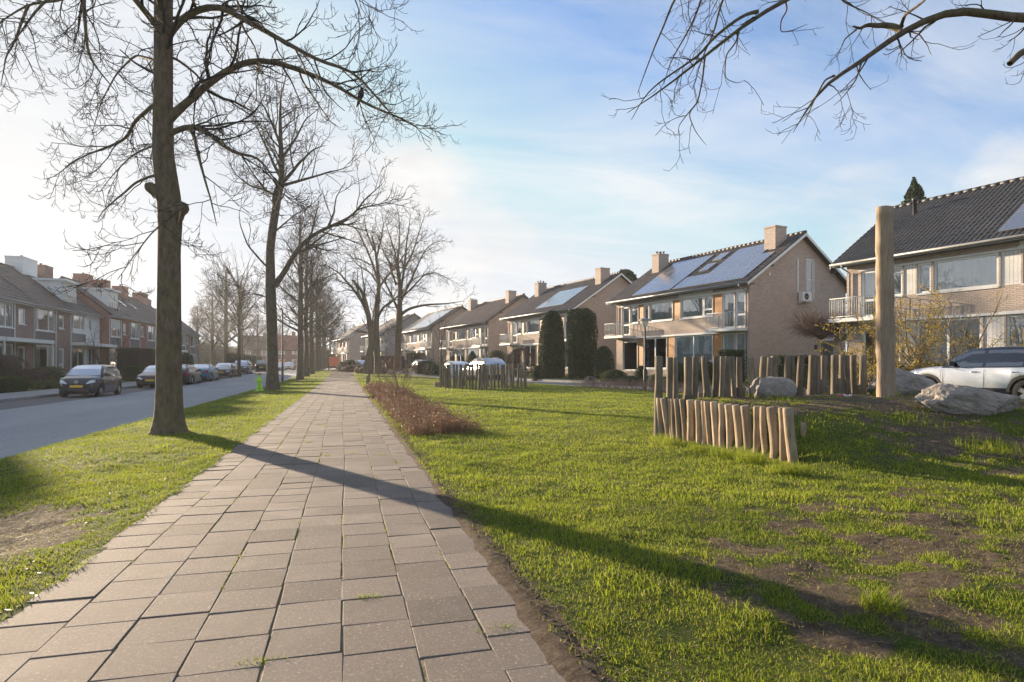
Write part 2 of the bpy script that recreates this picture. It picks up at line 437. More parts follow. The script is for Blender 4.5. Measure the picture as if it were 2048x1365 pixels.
def brick_mat(name, c1, c2, mortar, bw=.22, bh=.065, ms=.011, rough=.85, vary=.5, uv=True, off=.5):
    m, nt, b = nt_new(name)
    v = coords(nt, 'UV' if uv else 'Object')
    t = N(nt, 'ShaderNodeTexBrick'); L(nt, v, t.inputs['Vector'])
    t.inputs['Color1'].default_value = (*c1,1); t.inputs['Color2'].default_value = (*c2,1); t.inputs['Mortar'].default_value = (*mortar,1)
    t.inputs['Scale'].default_value = 1; t.inputs['Mortar Size'].default_value = ms; t.inputs['Mortar Smooth'].default_value = .2
    t.inputs['Brick Width'].default_value = bw; t.inputs['Row Height'].default_value = bh; t.offset = off; t.inputs['Bias'].default_value = 0
    n1 = noise(nt, v, 1.1, 6, .6); n2 = noise(nt, v, 22, 4, .6)
    c = mixc(nt, ramp(nt, n1, [(.3, 0.0), (.75, vary)]), t.outputs['Color'], tuple(x*.55 for x in c1))
    c = mixc(nt, ramp(nt, n2, [(.35, 0.0), (.75, .35)]), c, tuple(min(1, x*1.5) for x in c2))
    L(nt, c, b.inputs['Base Color']); b.inputs['Roughness'].default_value = rough; b.inputs['Specular IOR Level'].default_value = .2
    inv = N(nt, 'ShaderNodeMath'); inv.operation = 'SUBTRACT'; inv.inputs[0].default_value = 1; L(nt, t.outputs['Fac'], inv.inputs[1])
    ad = N(nt, 'ShaderNodeMath'); ad.operation = 'MULTIPLY_ADD'; L(nt, n2, ad.inputs[0]); ad.inputs[1].default_value = .5; L(nt, inv.outputs[0], ad.inputs[2])
    bump(nt, b, ad.outputs[0], .5, .012); return m
M_PAVE = brick_mat('pavement_slabs', (.25,.245,.24), (.31,.30,.29), (.12,.115,.11), .3, .3, .008, off=.5)
M_CLINK = brick_mat('parking_bricks', (.125,.115,.115), (.165,.15,.145), (.08,.078,.075), .2, .1, .006)
M_KERB = mat('kerb_concrete', (.30,.295,.29), .85, .3, 4, .2)

def zf(off): return lambda x, y: float(-.32 + rise(y) + off)
Y0, Y1 = -20, 260
def line(X): return lambda t: (X, Y0 + (Y1-Y0)*t)
strip('road', line(-11.0), line(-4.93), zf(0), M_ROAD, 140, 8)
strip('parking_strip', line(-13.2), line(-11.0), zf(.004), M_CLINK, 140, 4)
strip('pavement', line(-16.0), line(-13.36), zf(.125), M_PAVE, 140, 4)
def kerb(name, fx, w, h0, h1, n, zfun, m=M_KERB):
    V=[]; 
    for i in range(n+1):
        x, y = fx(i/n); x2, y2 = fx(min(1, i/n+.002)); x1, y1 = fx(max(0, i/n-.002))
        d = Vector((x2-x1, y2-y1)).normalized(); p = Vector((d.y, -d.x))
        z = zfun(x, y)
        for (s, h) in ((-.5,h0),(-.5,h1-.015),(-.42,h1),(.42,h1),(.5,h1-.015),(.5,h0)): V.append((x+p.x*w*s, y+p.y*w*s, z+h))
    Fc = [(i*6+j, i*6+j+1, (i+1)*6+j+1, (i+1)*6+j) for i in range(n) for j in range(5)]
    me = bpy.data.meshes.new(name); me.from_pydata(V, [], Fc); me.materials.append(m); me.update(); box_uv(me)
    return tag(link(name, me), kind='structure')
kerb('kerb', line(-13.28), .15, -.1, .13, 140, zf(0))
kerb('kerb', line(-4.98), .12, -.1, .06, 140, zf(0))
# street on the right, in front of the houses
def hline(B, A0=-14, A1=150): return lambda t: HW(B, A0 + (A1-A0)*t)
def zr(off): return lambda x, y: float(-.02 + rise(y) + off)
strip('street', hline(18.22), hline(22.4), zr(0), M_ROAD2, 90, 5)
kerb('kerb', hline(18.16), .12, -.1, .07, 90, zr(0))
M_DRIVE = brick_mat('driveway_bricks', (.20,.17,.15), (.26,.22,.19), (.11,.10,.09), .2, .1, .006)
strip('pavement', hline(22.55), hline(24.0), zr(.115), M_PAVE, 90, 3)
kerb('kerb', hline(22.47), .15, -.1, .12, 90, zr(0))

# ---------------------------------------------------------------- the slab path
def build_path():
    m, nt, b = nt_new('concrete_slabs'); o = coords(nt)
    at = N(nt, 'ShaderNodeAttribute'); at.attribute_name = 'tone'
    sp = noise(nt, o, 190, 4, .75); mid = noise(nt, o, 9, 6, .6); big = noise(nt, o, 1.3, 5)
    c = mixc(nt, at.outputs['Fac'], (.105,.086,.072), (.215,.178,.149))
    c = mixc(nt, ramp(nt, sp, [(.36, .75), (.52, 0.0)]), c, (.14,.112,.095))
    c = mixc(nt, ramp(nt, sp, [(.56, 0.0), (.74, .8)]), c, (.50,.44,.39))
    c = mixc(nt, ramp(nt, mid, [(.5, 0.0), (.8, .5)]), c, (.21,.17,.142))
    sp2 = noise(nt, o, 62, 3, .7); c = mixc(nt, ramp(nt, sp2, [(.34, .7), (.46, 0.0)]), c, (.13,.10,.085)); c = mixc(nt, ramp(nt, sp2, [(.58, 0.0), (.70, .6)]), c, (.50,.43,.37))
    c = mixc(nt, ramp(nt, big, [(.55, 0.0), (.75, .35)]), c, (.40,.335,.285)); c = mixc(nt, ramp(nt, noise(nt, o, 3.4, 7, .65), [(.52, 0.0), (.72, .55)]), c, (.12,.105,.08))
    L(nt, c, b.inputs['Base Color']); b.inputs['Roughness'].default_value = .85; b.inputs['Specular IOR Level'].default_value = .3
    bump(nt, b, sp, .55, .006)
    rg = np.random.default_rng(5); V=[]; Fc=[]; T=[]
    p = .302
    def wob(y): return .018*math.sin(y*.31)+.012*math.sin(y*.83+1)
    for col in range(8):
        x0 = -1.535 + col*p; off = rg.uniform(0, p)
        if col % 2: off = (off*.25 + .15)
        y = -1.2 + off
        while y < 120:
            cx = x0 + p/2 + rg.normal(0,.0025) + wob(y); cy = y + p/2 + rg.normal(0,.004)
            edge = 1.0 + 1.8*(col in (0,7))
            zc = float(rise(cy)) + max(-.0025, rg.normal(0,.0016)); tx = rg.normal(0,.0022)*edge; ty = rg.normal(0,.0034)*edge; an = rg.normal(0,.007)
            if col in (0,7): tx *= .6; ty *= .6
            h = p/2 - .0024; bv = .0038; i = len(V)
            for (hh, dz) in ((h, -.06), (h, -bv*.7), (h-bv, 0.0)):
                for (sx, sy) in ((-1,-1),(1,-1),(1,1),(-1,1)):
                    lx, ly = sx*hh, sy*hh
                    V.append((cx + lx*cos(an)-ly*sin(an), cy + lx*sin(an)+ly*cos(an), zc + dz + tx*lx*2 + ty*ly*2))
            t = float(np.clip(rg.normal(.5,.27),0,1)); T += [t]*12
            Fc.append((i+8,i+9,i+10,i+11))
            for r in (0,4):
                for q in range(4): Fc.append((i+r+q, i+r+(q+1)%4, i+r+4+(q+1)%4, i+r+4+q))
            y += p
    Fl = np.array(Fc, np.int32)
    me = fast_mesh('path', np.array(V), Fl, np.full(len(Fl),4), [m], False, {'tone': np.array(T)})
    tag(link('path', me), kind='structure')
    mj = mat('joint_sand', (.24,.19,.11), .95, .45, 9, .5, c2=(.085,.085,.03))
    V=[]; Fc=[]
    ys = np.linspace(-1.3, 120, 160)
    for i, y in enumerate(ys): V += [(-1.5+wob(y), y, float(rise(y))-.0055), (.84+wob(y), y, float(rise(y))-.0055)]
    Fc = [(2*i,2*i+1,2*i+3,2*i+2) for i in range(len(ys)-1)]
    me = bpy.data.meshes.new('path_bed'); me.from_pydata(V,[],Fc); me.materials.append(mj); me.update()
    tag(link('path_bed', me), kind='structure')
build_path()

# ---------------------------------------------------------------- grass
def grass_mat(name, a, b2, tip):
    m, nt, b = nt_new(name)
    at = N(nt, 'ShaderNodeAttribute'); at.attribute_name = 'tone'
    ah = N(nt, 'ShaderNodeAttribute'); ah.attribute_name = 'along'
    o = coords(nt); nb = noise(nt, o, .9, 4)
    c = mixc(nt, at.outputs['Fac'], a, b2)
    c = mixc(nt, ramp(nt, nb, [(.35, 0.0), (.7, .7)]), c, tuple(x*1.25 for x in b2))
    dry = ramp(nt, at.outputs['Fac'], [(.80, 0.0), (.88, 1.0)])
    c = mixc(nt, dry, c, tip)
    L(nt, c, b.inputs['Base Color']); b.inputs['Roughness'].default_value = .6; b.inputs['Specular IOR Level'].default_value = .25
    tr = N(nt, 'ShaderNodeBsdfTranslucent'); L(nt, c, tr.inputs[0])
    mx = N(nt, 'ShaderNodeMixShader'); mx.inputs[0].default_value = .5
    L(nt, b.outputs[0], mx.inputs[1]); L(nt, tr.outputs[0], mx.inputs[2])
    L(nt, mx.outputs[0], nt.nodes['Material Output'].inputs[0])
    return m
M_GRASS = grass_mat('grass_blades', (.085,.15,.012), (.29,.325,.028), (.42,.34,.13))
def blades(P, H, W, rg, lean=.5, seg=2):
    """curved tapering blades: P (n,3)"""
    n = len(P); a = rg.uniform(0, 2*pi, n); la = rg.uniform(0, 2*pi, n)
    lm = np.abs(rg.normal(0, lean, n))*H
    side = np.stack([np.cos(a), np.sin(a), np.zeros(n)], 1)*W[:,None]*.5
    ld = np.stack([np.cos(la), np.sin(la), np.zeros(n)], 1)*lm[:,None]
    up = np.zeros((n,3)); up[:,2] = H
    tone = np.clip(rg.normal(.45,.24,n),0,1)
    if seg == 1:
        V = np.stack([P-side, P+side, P+up*.92+ld], 1).reshape(-1,3)
        Fc = np.arange(n*3).reshape(-1,3); lt = np.full(n,3)
        return V, Fc.ravel(), lt, np.repeat(tone,3), np.tile([0,0,1],n)
    mid = P+up*.55+ld*.35
    V = np.stack([P-side, P+side, mid-side*.8, mid+side*.8, P+up*(1-.25*np.minimum(1,lm/H))[:,None]+ld], 1).reshape(-1,3)
    i = np.arange(n)*5
    q = np.stack([i,i+1,i+3,i+2],1); t = np.stack([i+2,i+3,i+4],1)
    ff = np.concatenate([q, t], 1).ravel(); lt = np.tile([4,3], n)
    return V, ff, lt, np.repeat(tone,5), np.tile([0,0,.55,.55,1],n)
def join_mesh(name, parts, mats, smooth=False):
    V=[];Fc=[];lt=[];T=[];A=[];o=0
    for (v,f,l,t,a) in parts:
        V.append(v); Fc.append(np.asarray(f)+o); lt.append(l); T.append(t); A.append(a); o += len(v)
    return fast_mesh(name, np.concatenate(V), np.concatenate(Fc), np.concatenate(lt), mats, smooth, {'tone':np.concatenate(T),'along':np.concatenate(A)})
def build_grass():
    rg = np.random.default_rng(11); parts=[]
    # distance bands: (d0, d1, blades per m2, height, width)
    bands = [(1.2,3.2,7500,.027,.0032,2),(3.2,5.5,5200,.029,.0040,2),(5.5,9,2500,.034,.006,2),(9,15,950,.040,.010,1),(15,26,330,.043,.018,1),(26,48,100,.046,.034,1),(48,85,26,.05,.06,1)]
    for (d0,d1,den,h,w,seg) in bands:
        # sample in camera polar sector, a little wider than the view
        half = radians(50); area = half*(d1*d1-d0*d0); n = int(area*den)
        d = np.sqrt(rg.uniform(d0*d0, d1*d1, n)); a = rg.uniform(-half, half, n)
        cx, cy = d*np.sin(a), d*np.cos(a); X, Y = C2W(cx, cy)
        B = X*cos(HA)+Y*sin(HA)
        ok = ((X > -4.97) & (X < -1.50+.03*np.sin(Y*5))) | ((X > .86) & (B < 18.05) & (X < 16))
        X, Y = X[ok], Y[ok]
        T = grass_amount(X, Y); clump = fbm(X*7, Y*7, 88, 2)
        pr = sstep(.24, .88, T + (clump-.5)*.75)
        ok = rg.uniform(0,1,len(X)) < np.maximum(pr, .06); X, Y, T, clump = X[ok], Y[ok], T[ok], clump[ok]
        if not len(X): continue
        Z = ground_h(X, Y) - .004
        big = fbm(X*1.4, Y*1.4, 45, 3)
        H = h*rg.uniform(.45, 1.25, len(X))*(.45+1.05*clump)*(.6+.8*big)*(.7+.4*T)
        # taller where mowers do not reach: along edges and at posts
        W = w*rg.uniform(.7, 1.3, len(X))
        parts.append(blades(np.stack([X,Y,Z],1), H, W, rg, .85, seg))
    # dead straw lying flat over the worn parts
    n = 120000; d = np.sqrt(rg.uniform(1.4, 121, n)); a = rg.uniform(-radians(48), radians(48), n); X, Y = C2W(d*np.sin(a), d*np.cos(a))
    ok = ((X > .9) & (X < 14)) | ((X < -1.6) & (X > -4.9)); X, Y = X[ok], Y[ok]; T = grass_amount(X, Y); ok = rg.uniform(0,1,len(X)) < .25+.75*(T < .75); X, Y = X[ok], Y[ok]
    v = blades(np.stack([X,Y,ground_h(X,Y)+.004],1), rg.uniform(.004,.014,len(X)), np.full(len(X),.0034), rg, 4.5, 2); v = (v[0], v[1], v[2], np.where(rg.uniform(0,1,len(v[3])//5).repeat(5) < .75, 1.0, .1), v[4]); parts.append(v)
    # long tufts along the low palisade, at path edges
    def tuft(px, py, n, r, h, z=None, w=.005):
        p = GX(px, py, 0 if z is None else z)
        a = rg.uniform(0,2*pi,n); q = r*np.sqrt(rg.uniform(0,1,n))
        X = p.x+q*np.cos(a); Y = p.y+q*np.sin(a); Z = ground_h(X,Y)
        parts.append(blades(np.stack([X,Y,Z],1), h*rg.uniform(.5,1.2,n), np.full(n,w), rg, .95, 2))
    for (px,py,n,r,h) in [(1590,948,300,.15,.15),(1560,945,200,.16,.14),(1500,925,260,.18,.20),(1450,915,220,.2,.18),(1400,905,160,.2,.14),(1340,893,200,.16,.18),(1318,885,120,.12,.16),(1640,930,200,.3,.09),(1760,1215,190,.09,.11),(1250,1180,130,.2,.06),(1180,1075,130,.2,.06),(1345,1130,100,.16,.06),(1480,1240,90,.16,.06),(1530,800,1,.1,.1)]:
        tuft(px,py,n,r,h)
    for (px,py,n,r,h) in [(1520,800,160,.25,.12),(1560,803,160,.2,.10),(1770,796,200,.22,.12),(1740,793,120,.2,.10),(1850,822,160,.3,.10),(1960,832,160,.3,.12),(2030,835,200,.3,.14)]:
        tuft(px,py,n,r,h,.56)
    # moss and grass in the slab joints
    n = 9000; col = rg.integers(0,9,n); Y = rg.uniform(3.5,26,n); X = -1.535+col*.302+rg.normal(0,.008,n)+.018*np.sin(Y*.31)+.012*np.sin(Y*.83+1)
    cl = fbm(X*3, Y*1.3, 7, 3); ok = cl > .53; X, Y = X[ok], Y[ok]
    parts.append(blades(np.stack([X,Y,rise(Y)-.006],1), rg.uniform(.006,.020,len(X)), rg.uniform(.005,.014,len(X)), rg, .7, 1))
    for (px,py) in [(652,912),(704,907),(640,850),(615,885),(760,910),(790,925),(735,1195),(1000,1258),(515,1325)]:
        p = GX(px,py); k=60; parts.append(blades(np.stack([p.x+rg.normal(0,.05,k), p.y+rg.normal(0,.02,k), np.zeros(k)-.004],1), rg.uniform(.01,.03,k), np.full(k,.005), rg, .7, 1))
    me = join_mesh('grass', parts, [M_GRASS])
    o = link('grass', me); tag(o, 'short sunlit green grass of the verge and the worn play lawn', 'grass', kind='stuff')
    return sum(len(p[2]) for p in parts)
print('grass faces', build_grass())
# ================================================================ houses
M_WHITE = mat('white_paint', (.78,.78,.76), .45, .12, 3, .05)
M_CREAM = mat('cream_paint', (.70,.68,.62), .5, .12, 3, .05)
M_BRICK_BUFF = brick_mat('buff_brick', (.43,.345,.29), (.60,.49,.41), (.25,.205,.18), .22, .070, .012, vary=.35)
M_BRICK_BROWN = brick_mat('brown_brick', (.21,.125,.105), (.33,.21,.175), (.27,.23,.215), .22, .070, .012)
M_BRICK_RED = brick_mat('red_brick', (.28,.12,.09), (.41,.185,.135), (.28,.225,.20), .22, .070, .012)
M_GREYWALL = mat('grey_slate_cladding', (.30,.30,.305), .8, .2, 3, .1)
M_GUTTER = mat('zinc_gutter', (.30,.30,.295), .5, .2, 5, .05, metal=.3)
M_DARKFRAME = mat('dark_frame', (.05,.05,.055), .5, .2, 4, .05)
M_STEEL = mat('white_railing', (.72,.72,.70), .4, .1, 4, .03)
M_PANEL_GREY = mat('grey_spandrel', (.13,.115,.125), .5, .15, 2, .03)
M_PANEL_WHITE = None
M_DARKROOM = mat('dark_room', (.03,.03,.032), .9, .1, 2, 0)
def plank_mat(name, c, c2, h=.11, vertical=False):
    m, nt, b = nt_new(name); v = coords(nt, 'UV')
    t = N(nt, 'ShaderNodeTexBrick'); L(nt, mapped(nt, v, (1,1,1), (0,0,pi/2 if vertical else 0)), t.inputs['Vector'])
    t.inputs['Color1'].default_value = (*c,1); t.inputs['Color2'].default_value = (*c2,1); t.inputs['Mortar'].default_value = (c[0]*.25,c[1]*.25,c[2]*.25,1)
    t.inputs['Scale'].default_value = 1; t.inputs['Brick Width'].default_value = 4; t.inputs['Row Height'].default_value = h; t.inputs['Mortar Size'].default_value = .006
    n = noise(nt, mapped(nt, v, (18,2,1) if vertical else (2,18,1)), 3, 5)
    col = mixc(nt, ramp(nt, n, [(.3,0.0),(.8,.6)]), t.outputs['Color'], tuple(x*.6 for x in c))
    L(nt, col, b.inputs['Base Color']); b.inputs['Roughness'].default_value = .6
    inv = N(nt,'ShaderNodeMath'); inv.operation='SUBTRACT'; inv.inputs[0].default_value=1; L(nt,t.outputs['Fac'],inv.inputs[1])
    bump(nt, b, inv.outputs[0], .5, .01); return m
M_ORANGE = plank_mat('varnished_cedar_planks', (.55,.25,.075), (.62,.30,.10))
M_WPLANK = plank_mat('white_vertical_planks', (.74,.72,.69), (.78,.76,.73), .14, True)
M_TANPL = plank_mat('tan_planks', (.34,.24,.16), (.40,.29,.19))
def glass_mat(name, tint, refl=.18, rough=.015):
    m, nt, b = nt_new(name); nt.nodes.remove(b)
    out = nt.nodes['Material Output']
    tr = N(nt,'ShaderNodeBsdfTransparent'); tr.inputs[0].default_value = (*tint,1)
    gl = N(nt,'ShaderNodeBsdfGlossy'); gl.inputs['Roughness'].default_value = rough
    o = coords(nt); n = noise(nt, o, .7, 2)
    bp = N(nt,'ShaderNodeBump'); bp.inputs['Strength'].default_value = .06; bp.inputs['Distance'].default_value = .05; L(nt, n, bp.inputs['Height']); L(nt, bp.outputs[0], gl.inputs['Normal'])
    lw = N(nt,'ShaderNodeFresnel'); lw.inputs[0].default_value = 1.5
    ad = N(nt,'ShaderNodeMath'); ad.operation='ADD'; ad.use_clamp=True; L(nt, lw.outputs[0], ad.inputs[0]); ad.inputs[1].default_value = refl
    mx = N(nt,'ShaderNodeMixShader'); L(nt, ad.outputs[0], mx.inputs[0]); L(nt, tr.outputs[0], mx.inputs[1]); L(nt, gl.outputs[0], mx.inputs[2]); L(nt, mx.outputs[0], out.inputs[0])
    return m
M_GLASS = glass_mat('window_glass', (.86,.92,.92), .30)
M_GLASS_DK = glass_mat('tinted_glass', (.35,.40,.42), .10)
def curtain_mat(name, c):
    m, nt, b = nt_new(name); n = noise(nt, mapped(nt, coords(nt), (1,1,.05)), 9, 3)
    L(nt, mixc(nt, ramp(nt, n, [(.3,0.0),(.7,1.0)]), tuple(x*.75 for x in c), c), b.inputs['Base Color']); b.inputs['Roughness'].default_value = .9
    return m
M_CURT = curtain_mat('net_curtain', (.85,.85,.82)); M_CURT_G = curtain_mat('grey_curtain', (.50,.54,.54)); M_BLIND = curtain_mat('blind', (.66,.72,.72))
def tile_mat(name, c, c2):
    m, nt, b = nt_new(name); o = coords(nt)
    n = noise(nt, o, .9, 6, .6); f = noise(nt, o, 14, 4, .6); s = noise(nt, mapped(nt, o, (4.5,4.5,2)), 1.0, 2)
    col = mixc(nt, ramp(nt, s, [(.3,0.0),(.7,1.0)]), c, c2)
    col = mixc(nt, ramp(nt, n, [(.45,0.0),(.75,.5)]), col, tuple(x*1.7 for x in c2))
    col = mixc(nt, ramp(nt, f, [(.6,0.0),(.8,.5)]), col, tuple(x*.5 for x in c))
    L(nt, col, b.inputs['Base Color']); b.inputs['Roughness'].default_value = .55; b.inputs['Specular IOR Level'].default_value = .35
    bump(nt, b, f, .2, .01); return m
M_TILE = tile_mat('grey_brown_roof_tiles', (.060,.052,.050), (.095,.082,.076))
M_TILE_DK = tile_mat('anthracite_roof_tiles', (.030,.031,.034), (.055,.055,.058))
M_TILE_BR = tile_mat('brown_roof_tiles', (.075,.058,.050), (.115,.088,.074))
M_SOLAR = None
def solar_mat():
    m, nt, b = nt_new('solar_cells'); v = coords(nt, 'UV')
    t = N(nt,'ShaderNodeTexBrick'); L(nt, v, t.inputs['Vector']); t.offset = 0
    t.inputs['Color1'].default_value=(.05,.058,.08,1); t.inputs['Color2'].default_value=(.06,.07,.095,1); t.inputs['Mortar'].default_value=(.10,.12,.15,1)
    t.inputs['Scale'].default_value=1; t.inputs['Brick Width'].default_value=.16; t.inputs['Row Height'].default_value=.16; t.inputs['Mortar Size'].default_value=.004
    L(nt, t.outputs['Color'], b.inputs['Base Color']); b.inputs['Roughness'].default_value=.16; b.inputs['Specular IOR Level'].default_value=.9
    b.inputs['Coat Weight'].default_value=1.0; b.inputs['Coat Roughness'].default_value=.22; b.inputs['Coat IOR'].default_value=1.9; return m
M_SOLAR = solar_mat(); M_ALU = mat('aluminium_edge', (.55,.56,.57), .35, .1, 5, .02, metal=.8)

def wall_with_holes(mb, y0, y1, z0, z1, holes, x=0.0, depth=.13, m=0, plane='x'):
    """facade in the plane x (outside is -x); holes are (y0,y1,z0,z1); reveals go inwards"""
    ys = sorted({y0, y1, *[h[0] for h in holes], *[h[1] for h in holes]}); zs = sorted({z0, z1, *[h[2] for h in holes], *[h[3] for h in holes]})
    P = (lambda a, z, d=0: (x+d, a, z)) if plane == 'x' else (lambda a, z, d=0: (a, x+d, z))
    for i in range(len(ys)-1):
        # merge vertical runs
        run = None
        for j in range(len(zs)-1):
            c = ((ys[i]+ys[i+1])/2, (zs[j]+zs[j+1])/2)
            inside = any(h[0] < c[0] < h[1] and h[2] < c[1] < h[3] for h in holes)
            if not inside: run = [zs[j], zs[j+1]] if run is None else [run[0], zs[j+1]]
            if (inside or j == len(zs)-2) and run:
                mb.quad(P(ys[i+1],run[0]), P(ys[i],run[0]), P(ys[i],run[1]), P(ys[i+1],run[1]), m); run = None
    for (a,b,c,d) in holes:
        mb.quad(P(a,c), P(a,c,depth), P(a,d,depth), P(a,d), m); mb.quad(P(b,c,depth), P(b,c), P(b,d), P(b,d,depth), m)
        mb.quad(P(a,d), P(a,d,depth), P(b,d,depth), P(b,d), m); mb.quad(P(a,c,depth), P(a,c), P(b,c), P(b,c,depth), m)

def window(parent, y0, y1, z0, z1, mull=(), tran=(), frame=None, glass=None, curtain='net', fw=.085, x=.05, part='window', sill=True, seed=0, blind=0.0):
    frame = frame or M_WHITE; glass = glass or M_GLASS
    mb = MB(); g = .002; y0 += g; y1 -= g; z0 += g; z1 -= g
    xa, xb = x, x+.07
    mb.box(xa, y0, z0, xb, y1, z0+fw); mb.box(xa, y0, z1-fw, xb, y1, z1)
    mb.box(xa, y0, z0+fw, xb, y0+fw, z1-fw); mb.box(xa, y1-fw, z0+fw, xb, y1, z1-fw)
    for t in mull: yy = y0+(y1-y0)*t; mb.box(xa+.004, yy-fw*.55, z0+fw, xb-.004, yy+fw*.55, z1-fw)
    for (t, a, b) in tran:
        zz = z0+(z1-z0)*t; mb.box(xa+.007, max(y0+fw, y0+(y1-y0)*a), zz-fw*.5, xb-.007, min(y1-fw, y0+(y1-y0)*b), zz+fw*.5)
    o = mb.build(part, frame, parent)
    gb = MB(); xg = x+.045
    gb.quad((xg,y1-fw*.5,z0+fw*.5),(xg,y0+fw*.5,z0+fw*.5),(xg,y0+fw*.5,z1-fw*.5),(xg,y1-fw*.5,z1-fw*.5))
    gb.build('pane', glass, o)
    if sill:
        sb = MB(); sb.box(-.05, y0-.03, z0-.075, x-.002, y1+.03, z0-.008); sb.build('sill', M_WHITE if sill is True else sill, o)
    if curtain:
        rg = np.random.default_rng(abs(seed+int(y0*100))+7)
        mats = {'net': M_CURT, 'grey': M_CURT_G, 'blind': M_BLIND, 'part': M_CURT, 'dark': M_DARKROOM}
        if curtain == 'part': spans = [(y0, y0+(y1-y0)*rg.uniform(.16,.34)), (y1-(y1-y0)*rg.uniform(.16,.34), y1)]
        elif curtain == 'dark': spans = []
        else: spans = [(y0, y1)]
        cb = MB(); xc = x+.10
        for (a, b) in spans:
            n = max(6, int((b-a)/.045)); pts = []
            amp = .004 if curtain == 'blind' else .022
            for i in range(n+1): pts.append((xc+amp*math.sin(i*1.9+rg.uniform(-.5,.5)), a+(b-a)*i/n))
            for i in range(n): cb.quad((pts[i+1][0],pts[i+1][1],z0),(pts[i][0],pts[i][1],z0),(pts[i][0],pts[i][1],z1),(pts[i+1][0],pts[i+1][1],z1))
        if spans: cb.build('curtain', mats[curtain], o)
    if blind > 0:
        bb = MB(); bb.box(x-.02, y0+fw*.6, z1-(z1-z0)*blind, x-.002, y1-fw*.6, z1-.02); bb.build('roller_shutter', M_CREAM, o)
    return o

_tile_cache = {}
def tile_sheet(Lx, Ly, m, pw=.21, ph=.34, amp=.042, step=.030, sx=4, key=None):
    """a sheet of pantiles: u along the eave (Ly), s up the slope (Lx); flat coordinates (s, u, height)"""
    nu = int(Ly/pw*sx)+1; rows = int(math.ceil(Lx/ph))
    u = np.linspace(0, Ly, nu)
    wave = amp*np.abs(np.sin(u/pw*pi))**.8
    S=[]; Hh=[]
    for r in range(rows):
        a = r*ph; b = min(Lx, (r+1)*ph)
        S += [a, b-.004]; Hh += [step, 0.0]
    S = np.array(S); Hh = np.array(Hh)
    SS, UU = np.meshgrid(S, u, indexing='ij'); HH = Hh[:,None] + wave[None,:]
    return SS, UU, HH
def roof_side(name, parent, eave, ridge, y0, y1, m, pw=.21, ph=.34, sx=4, flip=False):
    """pantiled roof slope from eave (x,z) to ridge (x,z) between y0 and y1, as one mesh with thickness below"""
    ex, ez = eave; rx, rz = ridge; Ls = math.hypot(rx-ex, rz-ez)
    dx, dz = (rx-ex)/Ls, (rz-ez)/Ls; nx_, nz_ = -dz*(1 if rx > ex else -1)*1.0, abs(dx)
    SS, UU, HH = tile_sheet(Ls, y1-y0, m, pw, ph, sx=sx)
    X = ex + dx*SS + nx_*HH; Y = y0 + UU; Z = ez + dz*SS + nz_*HH
    nr, nu = SS.shape
    V = np.stack([X,Y,Z],-1).reshape(-1,3)
    i = np.arange(nr-1)[:,None]*nu + np.arange(nu-1)[None,:]
    q = np.stack([i, i+1, i+1+nu, i+nu], -1).reshape(-1,4)
    if rx > ex: q = q[:, ::-1]
    me = fast_mesh(name, V, q, np.full(len(q),4), [m], False)
    o = link(name, me, parent)
    # boarded underside, butted 3 cm below the tiles
    mb = MB(); t = .10; off = .012
    a = (ex - nx_*off, ez - nz_*off); b = (rx - nx_*off, rz - nz_*off); c = (rx - nx_*t, rz - nz_*t); d = (ex - nx_*t, ez - nz_*t)
    e = .01
    P = [(a[0], a[1]), (b[0], b[1]), (c[0], c[1]), (d[0], d[1])]
    ya, yb = y0+e, y1-e
    mb.quad((P[0][0],ya,P[0][1]),(P[1][0],ya,P[1][1]),(P[1][0],yb,P[1][1]),(P[0][0],yb,P[0][1]))
    mb.quad((P[3][0],ya,P[3][1]),(P[2][0],ya,P[2][1]),(P[2][0],yb,P[2][1]),(P[3][0],yb,P[3][1]))
    mb.quad((P[0][0],ya,P[0][1]),(P[3][0],ya,P[3][1]),(P[3][0],yb,P[3][1]),(P[0][0],yb,P[0][1]))
    for y in (ya, yb): mb.quad((P[0][0],y,P[0][1]),(P[1][0],y,P[1][1]),(P[2][0],y,P[2][1]),(P[3][0],y,P[3][1]))
    mb.build('roof_boarding', M_DARKFRAME, o)
    return o
def ridge_caps(parent, x, z, y0, y1, m):
    mb = MB(); y = y0
    while y < y1-.05:
        ye = min(y1, y+.38)
        mb.lathe([(.001, y), (.110, y), (.106, ye-.004), (.001, ye-.004)], 10, 0, (x, 0, z-.02), 'y'); y += .375
    return mb.build('ridge_tiles', m, parent)
def chimney(parent, x0, x1, y0, y1, z0, z1, m, pots=2, seed=0):
    mb = MB(); mb.box(x0, y0, z0, x1, y1, z1-.1); mb.box(x0-.03, y0-.03, z1-.1, x1+.03, y1+.03, z1)
    o = mb.build('chimney', m, parent)
    pb = MB(); rg = random.Random(seed)
    for k in range(pots):
        px = x0+(x1-x0)*(k+.5)/pots; h = rg.uniform(.14,.34); r = rg.uniform(.06,.1)
        pb.lathe([(r*1.1, z1), (r, z1+h*.5), (r, z1+h*.8), (r*1.5, z1+h*.82), (r*1.3, z1+h), (.01, z1+h*1.02)], 10, 0, (px, (y0+y1)/2, 0))
    if pots: pb.build('chimney_pot', M_DARKFRAME, o)
    lb = MB(); lb.box(x0-.05, y0-.05, z0+.9, x1+.05, y1+.05, z0+1.0)
    return o
